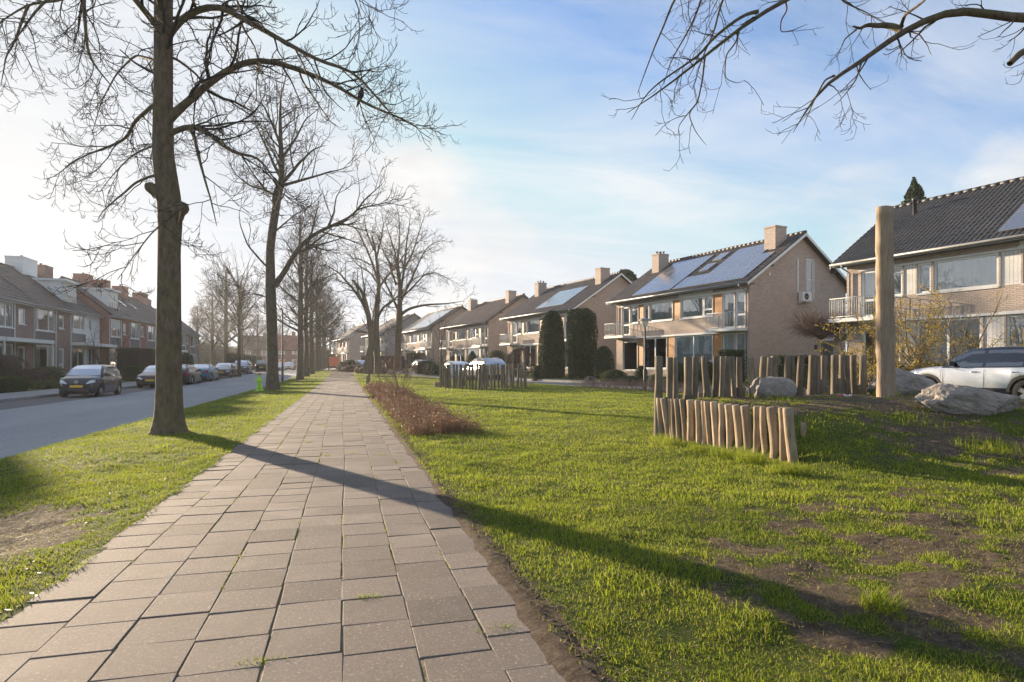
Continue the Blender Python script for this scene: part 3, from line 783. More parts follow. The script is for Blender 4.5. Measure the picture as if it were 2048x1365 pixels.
def railing(mb, pts, z0, h, gap=.11, r=.012):
    for a, b in zip(pts[:-1], pts[1:]):
        A = Vector((*a, 0)); Bv = Vector((*b, 0)); Ld = (Bv-A).length; n = max(1, int(Ld/gap))
        mb.tube([(*a, z0+h), (*b, z0+h)], r*1.7, 6); mb.tube([(*a, z0+.08), (*b, z0+.08)], r*1.3, 6)
        for i in range(n+1):
            p = A.lerp(Bv, i/n); rr = r*1.6 if i in (0, n) else r
            mb.tube([(p.x,p.y,z0-.05 if i in (0,n) else z0+.08), (p.x,p.y,z0+h)], rr, 4)

# ---------------------------------------------------------------- semi-detached pair on the right
def solar_array(parent, cells, ex, ez, dx, dz, pw=1.0, ph=1.66, y0=0.0, s0=.35):
    nx_, nz_ = -dz, dx
    for (c, r) in cells:
        a = y0 + c*(pw+.02); s = s0 + r*(ph+.02); mb = MB(); h0, h1 = .075, .115
        def P(ss, yy, hh): return (ex+dx*ss+nx_*hh, yy, ez+dz*ss+nz_*hh)
        c8 = [P(s,a,h0),P(s+ph,a,h0),P(s+ph,a+pw,h0),P(s,a+pw,h0),P(s,a,h1),P(s+ph,a,h1),P(s+ph,a+pw,h1),P(s,a+pw,h1)]
        for f in ((0,1,5,4),(1,2,6,5),(2,3,7,6),(3,0,4,7),(3,2,1,0)): mb.quad(*[c8[k] for k in f], 1)
        b = .022; i4 = [P(s+b,a+b,h1),P(s+ph-b,a+b,h1),P(s+ph-b,a+pw-b,h1),P(s+b,a+pw-b,h1)]
        for k in range(4): mb.quad(c8[4+k], c8[4+(k+1)%4], i4[(k+1)%4], i4[k], 1)
        mb.quad(*i4, 0)
        mb.build('solar_panel', [M_SOLAR, M_ALU], parent)

def pair_house(name, A0, Bf, zg, label, brick, tile, panel, Ly=13.0, D=8.8, eave=5.72, ridge=8.95, solar=(), barge=None, seed=0, detail=True, chim=((.55,1.4),(11.4,12.2)), gable_win=True, gcurt='blind', dark_ground=True, balc=True, wallm=None, sx=4, skylights=(), lower='white'):
    X, Y = HW(Bf, A0)
    t = empty(name, (X, Y, zg), HA, label, 'house', 'semi-detached houses along the right street')
    rg = random.Random(seed)
    # upper row: (y0, y1, z0, z1, kind)
    up = [(.30,1.12,3.02,5.2,'door'),(1.16,2.12,3.02,5.2,'winl'),(2.95,5.85,3.88,5.2,'big'),(6.65,9.05,3.88,5.2,'big2'),(9.15,9.72,3.88,5.2,'nar'),(10.36,11.28,3.88,5.2,'win'),(11.36,12.28,3.02,5.2,'door')]
    pan_u = [(2.18,2.89,3.88,5.2),(5.92,6.58,3.88,5.2),(9.78,10.30,3.88,5.2)]
    gr = [(.30,1.12,.12,2.72,'door'),(1.16,2.12,.5,2.72,'winl'),(2.95,6.4,.5,2.72,'blind'),(7.25,9.75,.5,2.72,'dark'),(10.45,12.2,.35,2.55,'dark')]
    pan_g = [(2.18,2.89,.5,2.72),(6.46,7.18,.5,2.72),(9.82,10.38,.35,2.72)]
    holes = [h[:4] for h in up+gr] + pan_u + pan_g
    mb = MB()
    wall_with_holes(mb, 0, Ly, -.6, eave+.15, holes)
    xr = D/2
    def gable(y, sgn):
        hz = lambda x: eave + .32 + (ridge-eave-.42)*(1-abs(x-xr)/xr)
        hl = []
        if y == 0 and gable_win: hl = [(4.98,5.62,4.85,7.35)]
        pts = [(0,-.6),(D,-.6),(D,hz(D)),(xr,hz(xr)),(0,hz(0))]
        if not hl: mb.poly([(x,y,z) for x,z in (pts if sgn < 0 else pts[::-1])], 0)
        else:
            a,b,c,d = hl[0]
            mb.poly([(0,y,-.6),(a,y,-.6),(a,y,hz(a)),(xr,y,hz(xr)),(0,y,hz(0))]); mb.poly([(b,y,-.6),(D,y,-.6),(D,y,hz(D)),(b,y,hz(b))])
            mb.quad((a,y,-.6),(b,y,-.6),(b,y,c),(a,y,c)); mb.poly([(a,y,d),(b,y,d),(b,y,hz(b)),(a,y,hz(a))])
            for q in (((a,c),(a,d)),((b,c),(b,d)),((a,c),(b,c)),((a,d),(b,d))):
                (p0,p1) = q; mb.quad((p0[0],y,p0[1]),(p1[0],y,p1[1]),(p1[0],y+.13,p1[1]),(p0[0],y+.13,p0[1]))
    gable(0, -1); gable(Ly, 1)
    mb.quad((D,0,-.6),(D,Ly,-.6),(D,Ly,eave+.3),(D,0,eave+.3))
    mb.build('wall', wallm or brick, t, recalc=False)
    fl = MB(); fl.box(.4, .1, 2.75, D-.1, Ly-.1, 2.95); fl.box(.4, .1, 5.45, D-.1, Ly-.1, 5.55); fl.box(2.2, .12, -.5, 2.3, Ly-.12, 5.44)
    fl.build('inner_floor', M_DARKROOM, t)
    # roof
    sl = (ridge-eave)/(xr); ov = .62
    ex, ez = -ov, eave - .02 - ov*sl*.0
    ez = eave + .36 - ov*sl - .0
    slope = math.atan2(ridge-ez, xr-ex); dx, dz = cos(slope), sin(slope)
    go = .42
    roof_side('roof', t, (ex, ez), (xr, ridge), -go, Ly+go, tile, sx=sx)
    roof_side('roof', t, (D+ov, ez), (xr, ridge), -go, Ly+go, tile, sx=2)
    ridge_caps(t, xr, ridge+.05, -go, Ly+go, tile)
    # bargeboards, soffit, gutter
    bm_ = barge or M_WHITE
    for y in (-go-.035, Ly+go+.005):
        b = MB()
        for sgn in (0,1):
            x0 = ex if sgn == 0 else D-ex; 
            a0 = (x0, ez-.03); a1 = (xr, ridge-.03); hgt = .17
            P = [(a0[0],a0[1]),(a1[0],a1[1]),(a1[0],a1[1]-hgt),(a0[0],a0[1]-hgt)]
            for yy in (y, y+.03): b.quad(*[(p[0],yy,p[1]) for p in P])
            for k in range(4): b.quad((P[k][0],y,P[k][1]),(P[(k+1)%4][0],y,P[(k+1)%4][1]),(P[(k+1)%4][0],y+.03,P[(k+1)%4][1]),(P[k][0],y+.03,P[k][1]))
        b.build('bargeboard', bm_, t)
    pb = MB()      # purlin ends under the verge
    for (x, yy) in ((1.5,0),(D-1.5,0),(1.5,1),(D-1.5,1)):
        z = eave+.05+(ridge-eave)*(1-abs(x-xr)/xr)
        y0_ = -go+.02 if yy == 0 else Ly+.004
        pb.box(x-.07, y0_, z-.2, x+.07, y0_+go-.03, z-.02)
    pb.build('purlin_end', M_DARKFRAME, t)
    g = MB(); g.tube([(ex-.05, -go, ez-.03), (ex-.05, Ly+go, ez-.03)], .062, 8)
    g.box(ex+.03, -go+.02, ez-.14, ex+.06, Ly+go-.02, ez+.0)
    g.tube([(ex-.05,.2,ez-.05),(ex-.05,.2,ez-.22),(-.07,.2,ez-.45),(-.07,.2,.0)], .04, 8)
    g.tube([(ex-.05,Ly-.2,ez-.05),(ex-.05,Ly-.2,ez-.22),(-.07,Ly-.2,ez-.45),(-.07,Ly-.2,3.1)], .04, 8)
    g.build('gutter', M_GUTTER, t)
    sb = MB(); sb.box(ex+.07, -go+.02, ez-.12, -.004, Ly+go-.02, ez-.09); sb.build('soffit', M_DARKFRAME, t)
    # windows
    for i, (a,b,c,d,k) in enumerate(up):
        cur = {'door':'net','winl':'part','big':'net','big2':'net','nar':'grey','win':'net'}[k]
        if k == 'big': window(t,a,b,c,d,(.27,.30),((.34,.0,.28),),curtain=rg.choice(['net','part','net']),seed=seed+i)
        elif k == 'big2': window(t,a,b,c,d,(),(),curtain=rg.choice(['net','net','part']),seed=seed+i)
        elif k == 'door': window(t,a,b,c,d,(),((.36,0,1),),curtain='net',fw=.11,part='balcony_door',sill=False,seed=seed+i)
        else: window(t,a,b,c,d,(),((.78,0,1),) if k == 'win' and rg.random()<.4 else (),curtain=cur,seed=seed+i, sill=k!='winl')
    for i, (a,b,c,d,k) in enumerate(gr):
        if k == 'dark': window(t,a,b,c,d,() if i == 4 else (.5,),(),glass=M_GLASS_DK if dark_ground else M_GLASS,curtain='dark' if dark_ground else 'grey',seed=seed+i)
        elif k == 'blind': window(t,a,b,c,d,(.5,),(),curtain=gcurt,seed=seed+i)
        elif k == 'door': window(t,a,b,c,d,(),((.42,0,1),),curtain='grey',fw=.1,part='front_door',sill=False,seed=seed+i)
        else: window(t,a,b,c,d,(),(),curtain='blind',seed=seed+i)
    for (a,b,c,d) in pan_u+pan_g:
        q = MB(); q.box(.035,a+.003,c+.003,.075,b-.003,d-.003); q.build('cladding_panel', panel, t)
        q = MB(); q.box(.02,a-.055,c,.034+.06,a+.0025,d); q.box(.02,b-.0025,c,.034+.06,b+.055,d)
    # white lintel band over the upper windows, fascia over the ground floor
    q = MB(); q.box(-.03,.22,5.205,.05,6.0,5.33); q.box(-.03,6.0,5.205,.05,12.36,5.29); q.build('lintel', M_WHITE, t)
    q = MB(); q.box(-.10,2.2,2.735,.03,6.5,2.86); q.box(-.07,6.5,2.735,.03,12.3,2.84); q.build('awning_box', M_WHITE, t)
    if seed % 2 == 0:
        q = MB(); q.box(-.13,2.9,5.34,-.002,5.9,5.50); q.build('shutter_box', M_CREAM, t)
    # balconies
    if balc:
        for (a,b) in ((.15,2.55),(10.9,13.25)):
            q = MB(); q.box(-1.0,a,2.80,-.004,b,2.97)
            bo = q.build('balcony', M_WHITE, t)
            q = MB(); railing(q, [(-.03,a+.04),(-.97,a+.04),(-.97,b-.04),(-.03,b-.04)], 2.97, .95); q.build('railing', M_STEEL, bo)
    for k, (a, b) in enumerate(chim):
        xc = xr-1.55; chimney(t, xc, xc+1.0, a, b, ridge-1.5, ridge+.50-.25*(k==1 and 0), brick if not wallm else M_BRICK_BUFF, 3 if k else 0, seed+k)
    if solar:
        for (cells, y0, s0) in solar: solar_array(t, cells, ex, ez, dx, dz, 1.0, 1.62, y0, s0)
    for (y, s) in skylights:
        nx_, nz_ = -dz, dx; q = MB()
        def P(ss, yy, hh): return (ex+dx*ss+nx_*hh, yy, ez+dz*ss+nz_*hh)
        h=.14; w=.78; l=1.0
        c4=[P(s,y,h),P(s+l,y,h),P(s+l,y+w,h),P(s,y+w,h)]; c0=[P(s,y,.0),P(s+l,y,.0),P(s+l,y+w,0),P(s,y+w,0)]
        for k in range(4): q.quad(c0[k],c0[(k+1)%4],c4[(k+1)%4],c4[k],1)
        i4=[P(s+.08,y+.08,h),P(s+l-.08,y+.08,h),P(s+l-.08,y+w-.08,h),P(s+.08,y+w-.08,h)]
        for k in range(4): q.quad(c4[k],c4[(k+1)%4],i4[(k+1)%4],i4[k],1)
        q.quad(*i4,0); q.build('skylight', [M_SOLAR, M_ALU], t)
    if gable_win:
        q = MB(); a,b,c,d = 4.98,5.62,4.85,7.35; f=.07
        q.box(a+.003,.03,c+.003,a+f,.09,d-.003); q.box(b-f,.03,c+.003,b-.003,.09,d-.003); q.box(a+f,.032,6.1,b-f,.088,6.17); q.box(a+f,.03,c+.003,b-f,.09,c+f); q.box(a+f,.03,d-.07,b-f,.09,d-.003)
        w = q.build('window', M_WHITE, t); q = MB(); q.quad((a+f*.5,.06,c+f*.5),(b-f*.5,.06,c+f*.5),(b-f*.5,.06,d),(a+f*.5,.06,d)); q.build('pane', M_GLASS, w)
        q = MB(); q.box(a-.05,-.03,d+.003,b+.05,.02,d+.07); q.box(b+.003,-.03,c,b+.06,-.003,d); q.build('window_trim', M_WHITE, t)
    return t

h2 = pair_house('semi_detached_house', 26.0, 29.0, .40, 'buff brick house with two solar arrays, orange wood panels and wall-hung air conditioner', M_BRICK_BUFF, M_TILE, M_ORANGE, seed=2,
    solar=[([(c,r) for c in range(4) for r in range(3)], 6.5, .35), ([(c,0) for c in range(6)]+[(c,1) for c in range(4)]+[(1,2),(2,2),(3,2)], .15, .35)], skylights=[(4.9,2.6),(4.9,4.1)])
h3 = pair_house('semi_detached_house', 6.2, 28.0, .40, 'nearest right house with dark glossy tiles and white plank panels, behind the silver car', M_BRICK_BUFF, M_TILE_DK, M_WPLANK, seed=4, solar=[([(c,r) for c in range(5) for r in range(2)], 1.45, .45)], chim=(), sx=6, gable_win=False)
h4 = pair_house('semi_detached_house', 44.6, 29.0, .40, 'buff brick house rising behind the two columnar yews', M_BRICK_BUFF, M_TILE, M_TANPL, seed=6, Ly=13.4, solar=[([(c,r) for c in range(5) for r in range(2)], 2.4, .9)], gable_win=False, chim=((.55,1.4),(11.8,12.6)))
h5 = pair_house('semi_detached_house', 63.6, 29.4, .42, 'buff brick house without solar panels behind the clipped green cone', M_BRICK_BUFF, M_TILE_BR, M_TANPL, seed=7, Ly=13.4, barge=M_TILE_BR, gable_win=False, chim=((.55,1.4),(11.8,12.6)))
h6 = pair_house('semi_detached_house', 81.5, 29.0, .60, 'far buff brick house with long solar array and white balcony', M_BRICK_BUFF, M_TILE, M_TANPL, seed=9, Ly=13.4, solar=[([(c,r) for c in range(8) for r in range(3)], 1.5, .5)], barge=M_TILE_BR, gable_win=False, chim=(), sx=2)
h7 = pair_house('semi_detached_house', 101.0, 27.6, .70, 'grey clad house with plain windowless end gable facing the bare trees', M_BRICK_BUFF, M_TILE, M_TANPL, seed=11, D=10.2, Ly=13, ridge=9.2, wallm=M_GREYWALL, barge=M_TILE, gable_win=False, chim=((4.5,5.7),), sx=2, balc=True)
h8 = pair_house('semi_detached_house', 123.0, 26.5, .75, 'farthest house of the right street, half hidden by the double tree trunk', M_BRICK_BUFF, M_TILE, M_TANPL, seed=13, Ly=13, gable_win=False, chim=(), sx=2)
# fittings of the second house: air conditioner, pipe duct, entrance hood, wall lamp
def gable_fittings(t):
    q = MB(); q.box(4.15,-.40,4.72,4.98,-.07,5.28,0,.03); o = q.build('air_conditioner', M_WHITE, t)
    q = MB(); q.lathe([(.20,-.408),(.20,-.402),(.03,-.41)], 20, 0, (4.48,0,5.0), 'y'); q.build('fan_grille', M_DARKFRAME, o)
    q = MB(); q.tube([(4.1,-.02,4.5),(4.1,-.42,4.68),(5.0,-.42,4.68)], .018, 6); q.box(4.12,-.4,4.66,4.16,-.005,4.70); q.box(4.94,-.4,4.66,4.98,-.005,4.70); q.build('bracket', M_STEEL, o)
    q = MB(); q.box(4.10,-.06,5.28,4.19,-.003,7.35); q.build('pipe_duct', M_WHITE, t)
    q = MB(); q.box(1.55,-.07,6.15,1.69,-.003,6.33); q.build('wall_lamp', M_WHITE, t)
    q = MB(); q.box(6.55,-.025,-.1,7.5,-.003,2.15); q.build('side_door', M_DARKFRAME, t)
    q = MB(); a = [(6.2+1.05+1.05*math.cos(pi-k*pi/12), 2.3+.55*math.sin(k*pi/12)) for k in range(13)]
    for p0, p1 in zip(a[:-1], a[1:]):
        q.quad((p0[0],-1.0,p0[1]),(p1[0],-1.0,p1[1]),(p1[0],-.004,p1[1]),(p0[0],-.004,p0[1]))
        q.quad((p0[0],-1.0,p0[1]-.07),(p1[0],-1.0,p1[1]-.07),(p1[0],-1.0,p1[1]),(p0[0],-1.0,p0[1]))
    q.build('entrance_hood', M_WHITE, t)
    q = MB(); q.box(5.75,-.10,1.75,5.9,-.003,2.05); q.build('porch_lamp', M_DARKFRAME, t)
    q = MB(); q.box(5.7,-.05,1.0,5.95,-.003,1.25); q.build('letterbox', M_WHITE, t)
gable_fittings(h2)
q = MB(); q.lathe([(.09,7.6),(.09,8.75),(.12,8.76),(.12,8.9),(.03,8.95)],12,0,(3.1,11.6,0)); q.build('vent_pipe', M_DARKFRAME, h3)

# ---------------------------------------------------------------- terraced row on the left
def row_house(Y0, W, xf, zg, label, brick, tile=None, kind='a', eave=5.6, ridge=9.0, D=8.0, dormer=None, skylight=(), canopy=None, gable=(False,False), chim=None, chimw=False, seed=0, shutter=False):
    """one house of the terrace; local x runs away from the road, local y runs towards the camera"""
    tile = tile or M_TILE_BR
    t = empty('terraced_house', (xf, Y0+W, zg), pi, label, 'house', 'terraced houses along the left road')
    k = W/6.5; S = lambda y: W - y*k      # pattern written from the near side
    up = []; gr = []
    def op(a, b): return (min(S(a),S(b)), max(S(a),S(b)))
    if kind == 'a':
        up = [(*op(.2,3.65),3.5,5.25,'big'),(*op(4.3,5.35),3.85,5.0,'small')]
        gr = [(*op(.35,3.6),.15,2.35,'big'),(*op(4.3,5.3),.05,2.2,'door')]
        panels = [(*op(.2,3.6),2.42,3.42)]
    else:
        up = [(*op(.3,3.0),3.9,5.2,'big'),(*op(4.0,4.7),3.9,5.0,'small')]
        gr = [(*op(.4,3.0),.1,2.3,'dark'),(*op(3.6,5.9),.1,2.3,'dark')]
        panels = [(*op(.3,3.3),2.55,3.55)]
    mb = MB(); wall_with_holes(mb, 0, W, -.7, eave+.1, [h[:4] for h in up+gr]+panels)
    xr = D/2; hz = lambda x: eave+.05+(ridge-eave-.1)*(1-abs(x-xr)/xr)
    for y, on in ((0, gable[1]), (W, gable[0])):
        mb.poly([(0,y,-.7),(D,y,-.7),(D,y,hz(D)),(xr,y,hz(xr)),(0,y,hz(0))])
    mb.quad((D,0,-.7),(D,W,-.7),(D,W,eave),(D,0,eave))
    mb.build('wall', brick if kind == 'a' else [M_WHITE], t)
    fl = MB(); fl.box(.4,.05,2.6,D-.1,W-.05,2.8); fl.box(2.4,.06,-.6,2.5,W-.06,eave-.1); fl.build('inner_floor', M_DARKROOM, t)
    ov = .38; sl = (ridge-eave)/xr; ex, ez = -ov, eave+.12-ov*sl
    ov0 = .002 if not gable[1] else .04; ov1 = .002 if not gable[0] else .04
    roof_side('roof', t, (ex,ez), (xr,ridge), -ov0, W+ov1, tile, sx=3, pw=.26, ph=.36)
    roof_side('roof', t, (D+ov,ez), (xr,ridge), -ov0, W+ov1, tile, sx=2, pw=.26, ph=.36)
    ridge_caps(t, xr, ridge+.04, 0, W, tile)
    g = MB(); g.tube([(ex-.05,0.003,ez-.02),(ex-.05,W-.003,ez-.02)], .06, 8); g.tube([(-.06,W-.14,eave-.2),(-.06,W-.14,0)], .04, 8); g.build('gutter', M_GUTTER, t)
    q = MB(); q.box(ex+.04,.004,ez-.13,-.004,W-.004,ez-.06); q.build('soffit', M_WHITE, t)
    for i,(a,b,c,d,kk) in enumerate(up+gr):
        if kk == 'big': window(t,a,b,c,d,(.30,.82) if i == 0 else (.34,),(),curtain='part' if (seed+i)%2 else 'net',seed=seed+i,blind=.5 if shutter and i == 0 else 0)
        elif kk == 'small': window(t,a,b,c,d,(),(),curtain='net',fw=.1,seed=seed+i,blind=.75 if shutter else 0)
        elif kk == 'dark': window(t,a,b,c,d,(.5,),(),curtain='grey',glass=M_GLASS_DK,seed=seed+i)
        else: window(t,a,b,c,d,(),((.36,0,1),),curtain='grey',fw=.13,part='front_door',sill=False,seed=seed+i)
    for (a,b,c,d) in panels:
        q = MB(); q.box(.03,a+.003,c+.003,.08,b-.003,d-.003); q.build('spandrel_panel', M_PANEL_GREY, t)
    for y in (S(.12), S(3.72)): q = MB(); q.box(-.035,y-.045,.1,.0-.002,y+.045,5.3); q.build('window_trim', M_WHITE, t)
    if canopy:
        a, b = sorted((S(canopy[0]), S(canopy[1])))
        q = MB(); q.box(-1.25,a,2.45,-.04,b,2.72); c = q.build('canopy', M_WHITE, t)
        q = MB(); q.box(-1.2,a+.05,-.1,-1.1,a+.15,2.44); q.build('canopy_post', M_WHITE, c)
    if dormer:
        a, b = sorted((S(dormer[0]), S(dormer[1]))); z0 = eave+.75; z1 = eave+2.45; x0 = (z0-ez)/sl*1.0+ex; x1 = xr+.2
        q = MB(); q.box(x0,a,z0-.3,x1,b,z1); dm = q.build('dormer', M_WHITE, t)
        q = MB(); q.box(x0-.28,a-.15,z1+.003,x1+.2,b+.15,z1+.2); q.build('dormer_roof', M_WHITE, dm)
        q = MB(); q.box(x0-.02,a+.12,z0+.05,x0-.003,b-.12,z0+.5); q.build('pane', M_GLASS_DK, dm)
        q = MB(); q.box(x0-.045,a+.1,z0+.55,x0-.003,b-.1,z1-.1); q.build('roller_shutter', M_CREAM, dm)
        q = MB(); n = 4
        for i in range(n+1): yy = a+.1+(b-a-.2)*i/n; q.box(x0-.035,yy-.03,z0+.02,x0-.021,yy+.03,z0+.54)
        q.box(x0-.035,a+.06,z0-.02,x0-.004,b-.06,z0+.05); q.build('dormer_frame', M_WHITE, dm)
    nx_, nz_ = -sin(math.atan(sl)), cos(math.atan(sl)); dx, dz = cos(math.atan(sl)), sin(math.atan(sl))
    for (y, s) in skylight:
        yy = S(y); q = MB()
        P = lambda ss, y2, hh: (ex+dx*ss+nx_*hh, y2, ez+dz*ss+nz_*hh)
        w, l, h = .62, 1.0, .13
        c4=[P(s,yy,h),P(s+l,yy,h),P(s+l,yy+w,h),P(s,yy+w,h)]; c0=[P(s,yy,0),P(s+l,yy,0),P(s+l,yy+w,0),P(s,yy+w,0)]
        for j in range(4): q.quad(c0[j],c0[(j+1)%4],c4[(j+1)%4],c4[j],1)
        q.quad(*c4,0); q.build('skylight', [M_SOLAR, M_ALU], t)
    if chim:
        for j,(a,b) in enumerate(chim):
            a, b = sorted((S(a),S(b))); chimney(t, xr-.7, xr+.6, a, b, ridge-1.2, ridge+.95-.1*j, M_WHITE if chimw and j == 0 else brick if kind=='a' else M_BRICK_BROWN, 1, seed+j)
    return t
XF1, XF2, XF3 = -23.0, -22.2, -23.6
row = [
 (42.0,6.5,XF1,'brown brick terraced house at the left picture edge, beyond the frame', M_BRICK_BROWN, dict(kind='a',canopy=(.0,6.4))),
 (48.5,6.5,XF1,'brown brick terraced house with white flat canopy and one skylight at the left edge', M_BRICK_BROWN, dict(kind='a',canopy=(-.2,6.9),skylight=((4.6,2.2),),chim=((1.3,3.3),),gable=(True,False))),
 (55.0,6.6,XF1,'brown brick terraced house with grey panel under its big window, behind the black hatchback', M_BRICK_BROWN, dict(kind='a')),
 (61.6,6.6,XF1,'terraced house with white plastered front and white chimney', M_BRICK_BROWN, dict(kind='b',dormer=(.3,3.2),canopy=(.0,7.5),chim=((-.5,2.0),(3.4,5.0)),chimw=True)),
 (68.2,5.9,XF2,'red brick terraced house with half-lowered shutter and white dormer', M_BRICK_RED, dict(kind='a',dormer=(2.3,5.2),gable=(True,False),shutter=True,chim=((4.6,6.2),))),
 (74.1,5.9,XF2,'red brick terraced house behind the big clipped hedge, beside the one with dormer', M_BRICK_RED, dict(kind='a',skylight=((1.5,2.6),(4.2,2.4)),chim=((3.6,5.2),))),
 (80.0,5.9,XF2,'red brick terraced house just left of the big tree trunk', M_BRICK_RED, dict(kind='a',skylight=((1.5,2.4),),chim=((3.6,5.2),))),
 (85.9,8.2,XF2,'red brick terraced house hidden behind the big tree trunk', M_BRICK_RED, dict(kind='a',chim=((3.6,5.2),))),
 (94.2,6.4,XF3,'brown terraced house just right of the big tree trunk', M_BRICK_BROWN, dict(kind='a',gable=(True,False),canopy=(0,6),chim=((3.6,5.0),))),
 (100.6,6.4,XF3,'brown terraced house, second from the far end of the row', M_BRICK_BROWN, dict(kind='a')),
 (107.0,6.4,XF3,'last brown terraced house at the far end of the row', M_BRICK_BROWN, dict(kind='a',gable=(False,True))),
]
for i,(y,w,xf,lab,br,kw) in enumerate(row):
    zg = .33 + float(rise(y))*.6
    if 68 < y < 94: kw = dict(kw, eave=5.75, ridge=9.1)
    row_house(y, w, xf, zg, lab, br, seed=i*3+1, **kw)
# houses closing the view at the end of the road
def far_house(px, depth, W, D, H, R, label, wall, roof, rz=0.0, cols=3, zg=.5):
    p = PX(px, HOR, depth); t = empty('detached_house', (p.x, p.y, zg), rz, label, 'house', 'houses closing the far end of the road')
    q = MB(); ho=[]
    for z in (.9, 3.5):
        for c in range(cols): y = -W/2+W*(c+.5)/cols; ho.append((y-.7,y+.7,z,z+1.3))
    wall_with_holes(q, -W/2, W/2, -.8, H, ho, x=0)
    for y in (-W/2, W/2): q.poly([(0,y,-.8),(D,y,-.8),(D,y,H),(D/2,y,R-.1),(0,y,H)])
    q.quad((D,-W/2,-.8),(D,W/2,-.8),(D,W/2,H),(D,-W/2,H)); q.build('wall', wall, t)
    for h in ho: window(t,*h,(.5,),(),curtain='part')
    roof_side('roof', t, (-.4,H-.25),(D/2,R),-W/2-.3,W/2+.3,roof,sx=2); roof_side('roof', t, (D+.4,H-.25),(D/2,R),-W/2-.3,W/2+.3,roof,sx=2)
    chimney(t, D/2-.5, D/2+.4, -.5, .4, R-1, R+.9, wall, 1); return t
M_TILE_RED = tile_mat('red_roof_tiles', (.16,.045,.035), (.24,.07,.05))
far_house(590, 150, 9, 8, 4.6, 8.2, 'brick house with red tiled roof at the end of the road', M_BRICK_RED, M_TILE_RED, radians(90+10), 3, .3)
far_house(528, 168, 12, 9, 5.2, 9.0, 'grey-brown house beyond the parked grey off-road car', M_BRICK_BROWN, M_TILE, radians(95), 3, .3)
far_house(716, 165, 9, 8, 5.2, 9.0, 'pale house with white gable above the orange banner', M_WHITE, M_TILE, radians(40), 3, .6)
# ================================================================ trees
def bark_mat(name, c, c2, moss=None, mossamt=.5):
    m, nt, b = nt_new(name); o = coords(nt)
    v = mapped(nt, o, (1,1,.35)); n = noise(nt, v, 14, 8, .68, .4); n2 = noise(nt, o, 2.6, 5, .6); n3 = noise(nt, o, 46, 4, .7)
    col = mixc(nt, ramp(nt, n, [(.34,0.0),(.66,1.0)]), c, c2)
    if moss: col = mixc(nt, ramp(nt, n2, [(.46,0.0),(.68,mossamt)]), col, moss)
    col = mixc(nt, ramp(nt, n3, [(.58,0.0),(.74,.6)]), col, tuple(min(1,x*1.9) for x in c2))
    L(nt, col, b.inputs['Base Color']); b.inputs['Roughness'].default_value = .9; b.inputs['Specular IOR Level'].default_value = .15
    ad = N(nt,'ShaderNodeMath'); ad.operation='MULTIPLY_ADD'; L(nt,n3,ad.inputs[0]); ad.inputs[1].default_value=.4; L(nt,n,ad.inputs[2])
    bump(nt, b, ad.outputs[0], 1.0, .05); return m
M_BARK = bark_mat('grey_bark', (.088,.066,.047), (.215,.168,.118), (.17,.15,.055), .5)
M_BARK_DK = bark_mat('dark_bark', (.062,.050,.038), (.15,.122,.09), (.10,.105,.04), .5)
M_TWIG = mat('twigs', (.042,.034,.028), .85, .35, 3, 0)
M_TWIG_W = mat('pale_willow_twigs', (.15,.125,.075), .85, .3, 3, 0)

def nrm(v): return v/np.maximum(np.linalg.norm(v, axis=-1, keepdims=True), 1e-9)
def tubes(P, R, k):
    """P (M,n,3), R (M,n) -> vertices, quads"""
    M_, n, _ = P.shape
    T = np.empty_like(P); T[:,1:-1] = P[:,2:]-P[:,:-2]; T[:,0] = P[:,1]-P[:,0]; T[:,-1] = P[:,-1]-P[:,-2]; T = nrm(T)
    ref = np.where(np.abs(T[:,:1,2:3]) > .85, np.array([1.0,0,0]), np.array([0,0,1.0]))
    U = np.empty_like(P); U[:,0] = nrm(np.cross(T[:,0], ref[:,0]))
    for j in range(1, n):
        u = U[:,j-1] - T[:,j]*np.sum(U[:,j-1]*T[:,j], -1, keepdims=True); U[:,j] = nrm(u)
    W = np.cross(T, U)
    a = 2*pi*np.arange(k)/k
    V = P[:,:,None,:] + (U[:,:,None,:]*np.cos(a)[:,None] + W[:,:,None,:]*np.sin(a)[:,None])*R[:,:,None,None]
    base = np.arange(M_)[:,None,None]*n*k + np.arange(n-1)[None,:,None]*k
    q = np.arange(k)[None,None,:]; q2 = (np.arange(k)+1)[None,None,:] % k
    Fc = np.stack([base+q, base+q2, base+q2+k, base+q+k], -1).reshape(-1,4)
    return V.reshape(-1,3), Fc
class Sets:
    def __init__(s): s.V=[]; s.F=[]; s.o=0
    def add(s, P, R, k):
        v, f = tubes(np.asarray(P,float), np.asarray(R,float), k); s.V.append(v); s.F.append(f+s.o); s.o += len(v)
    def mesh(s, name, m):
        V = np.concatenate(s.V); Fc = np.concatenate(s.F); return fast_mesh(name, V, Fc, np.full(len(Fc),4), [m], True)
def resample(P, n):
    P = np.asarray(P,float); d = np.r_[0, np.cumsum(np.linalg.norm(np.diff(P,axis=0),axis=1))]
    # smooth with catmull-like interpolation
    t = np.linspace(0, d[-1], n); out = np.stack([np.interp(t, d, P[:,i]) for i in range(3)], 1)
    for _ in range(2): out[1:-1] = .25*out[:-2]+.5*out[1:-1]+.25*out[2:]
    return out
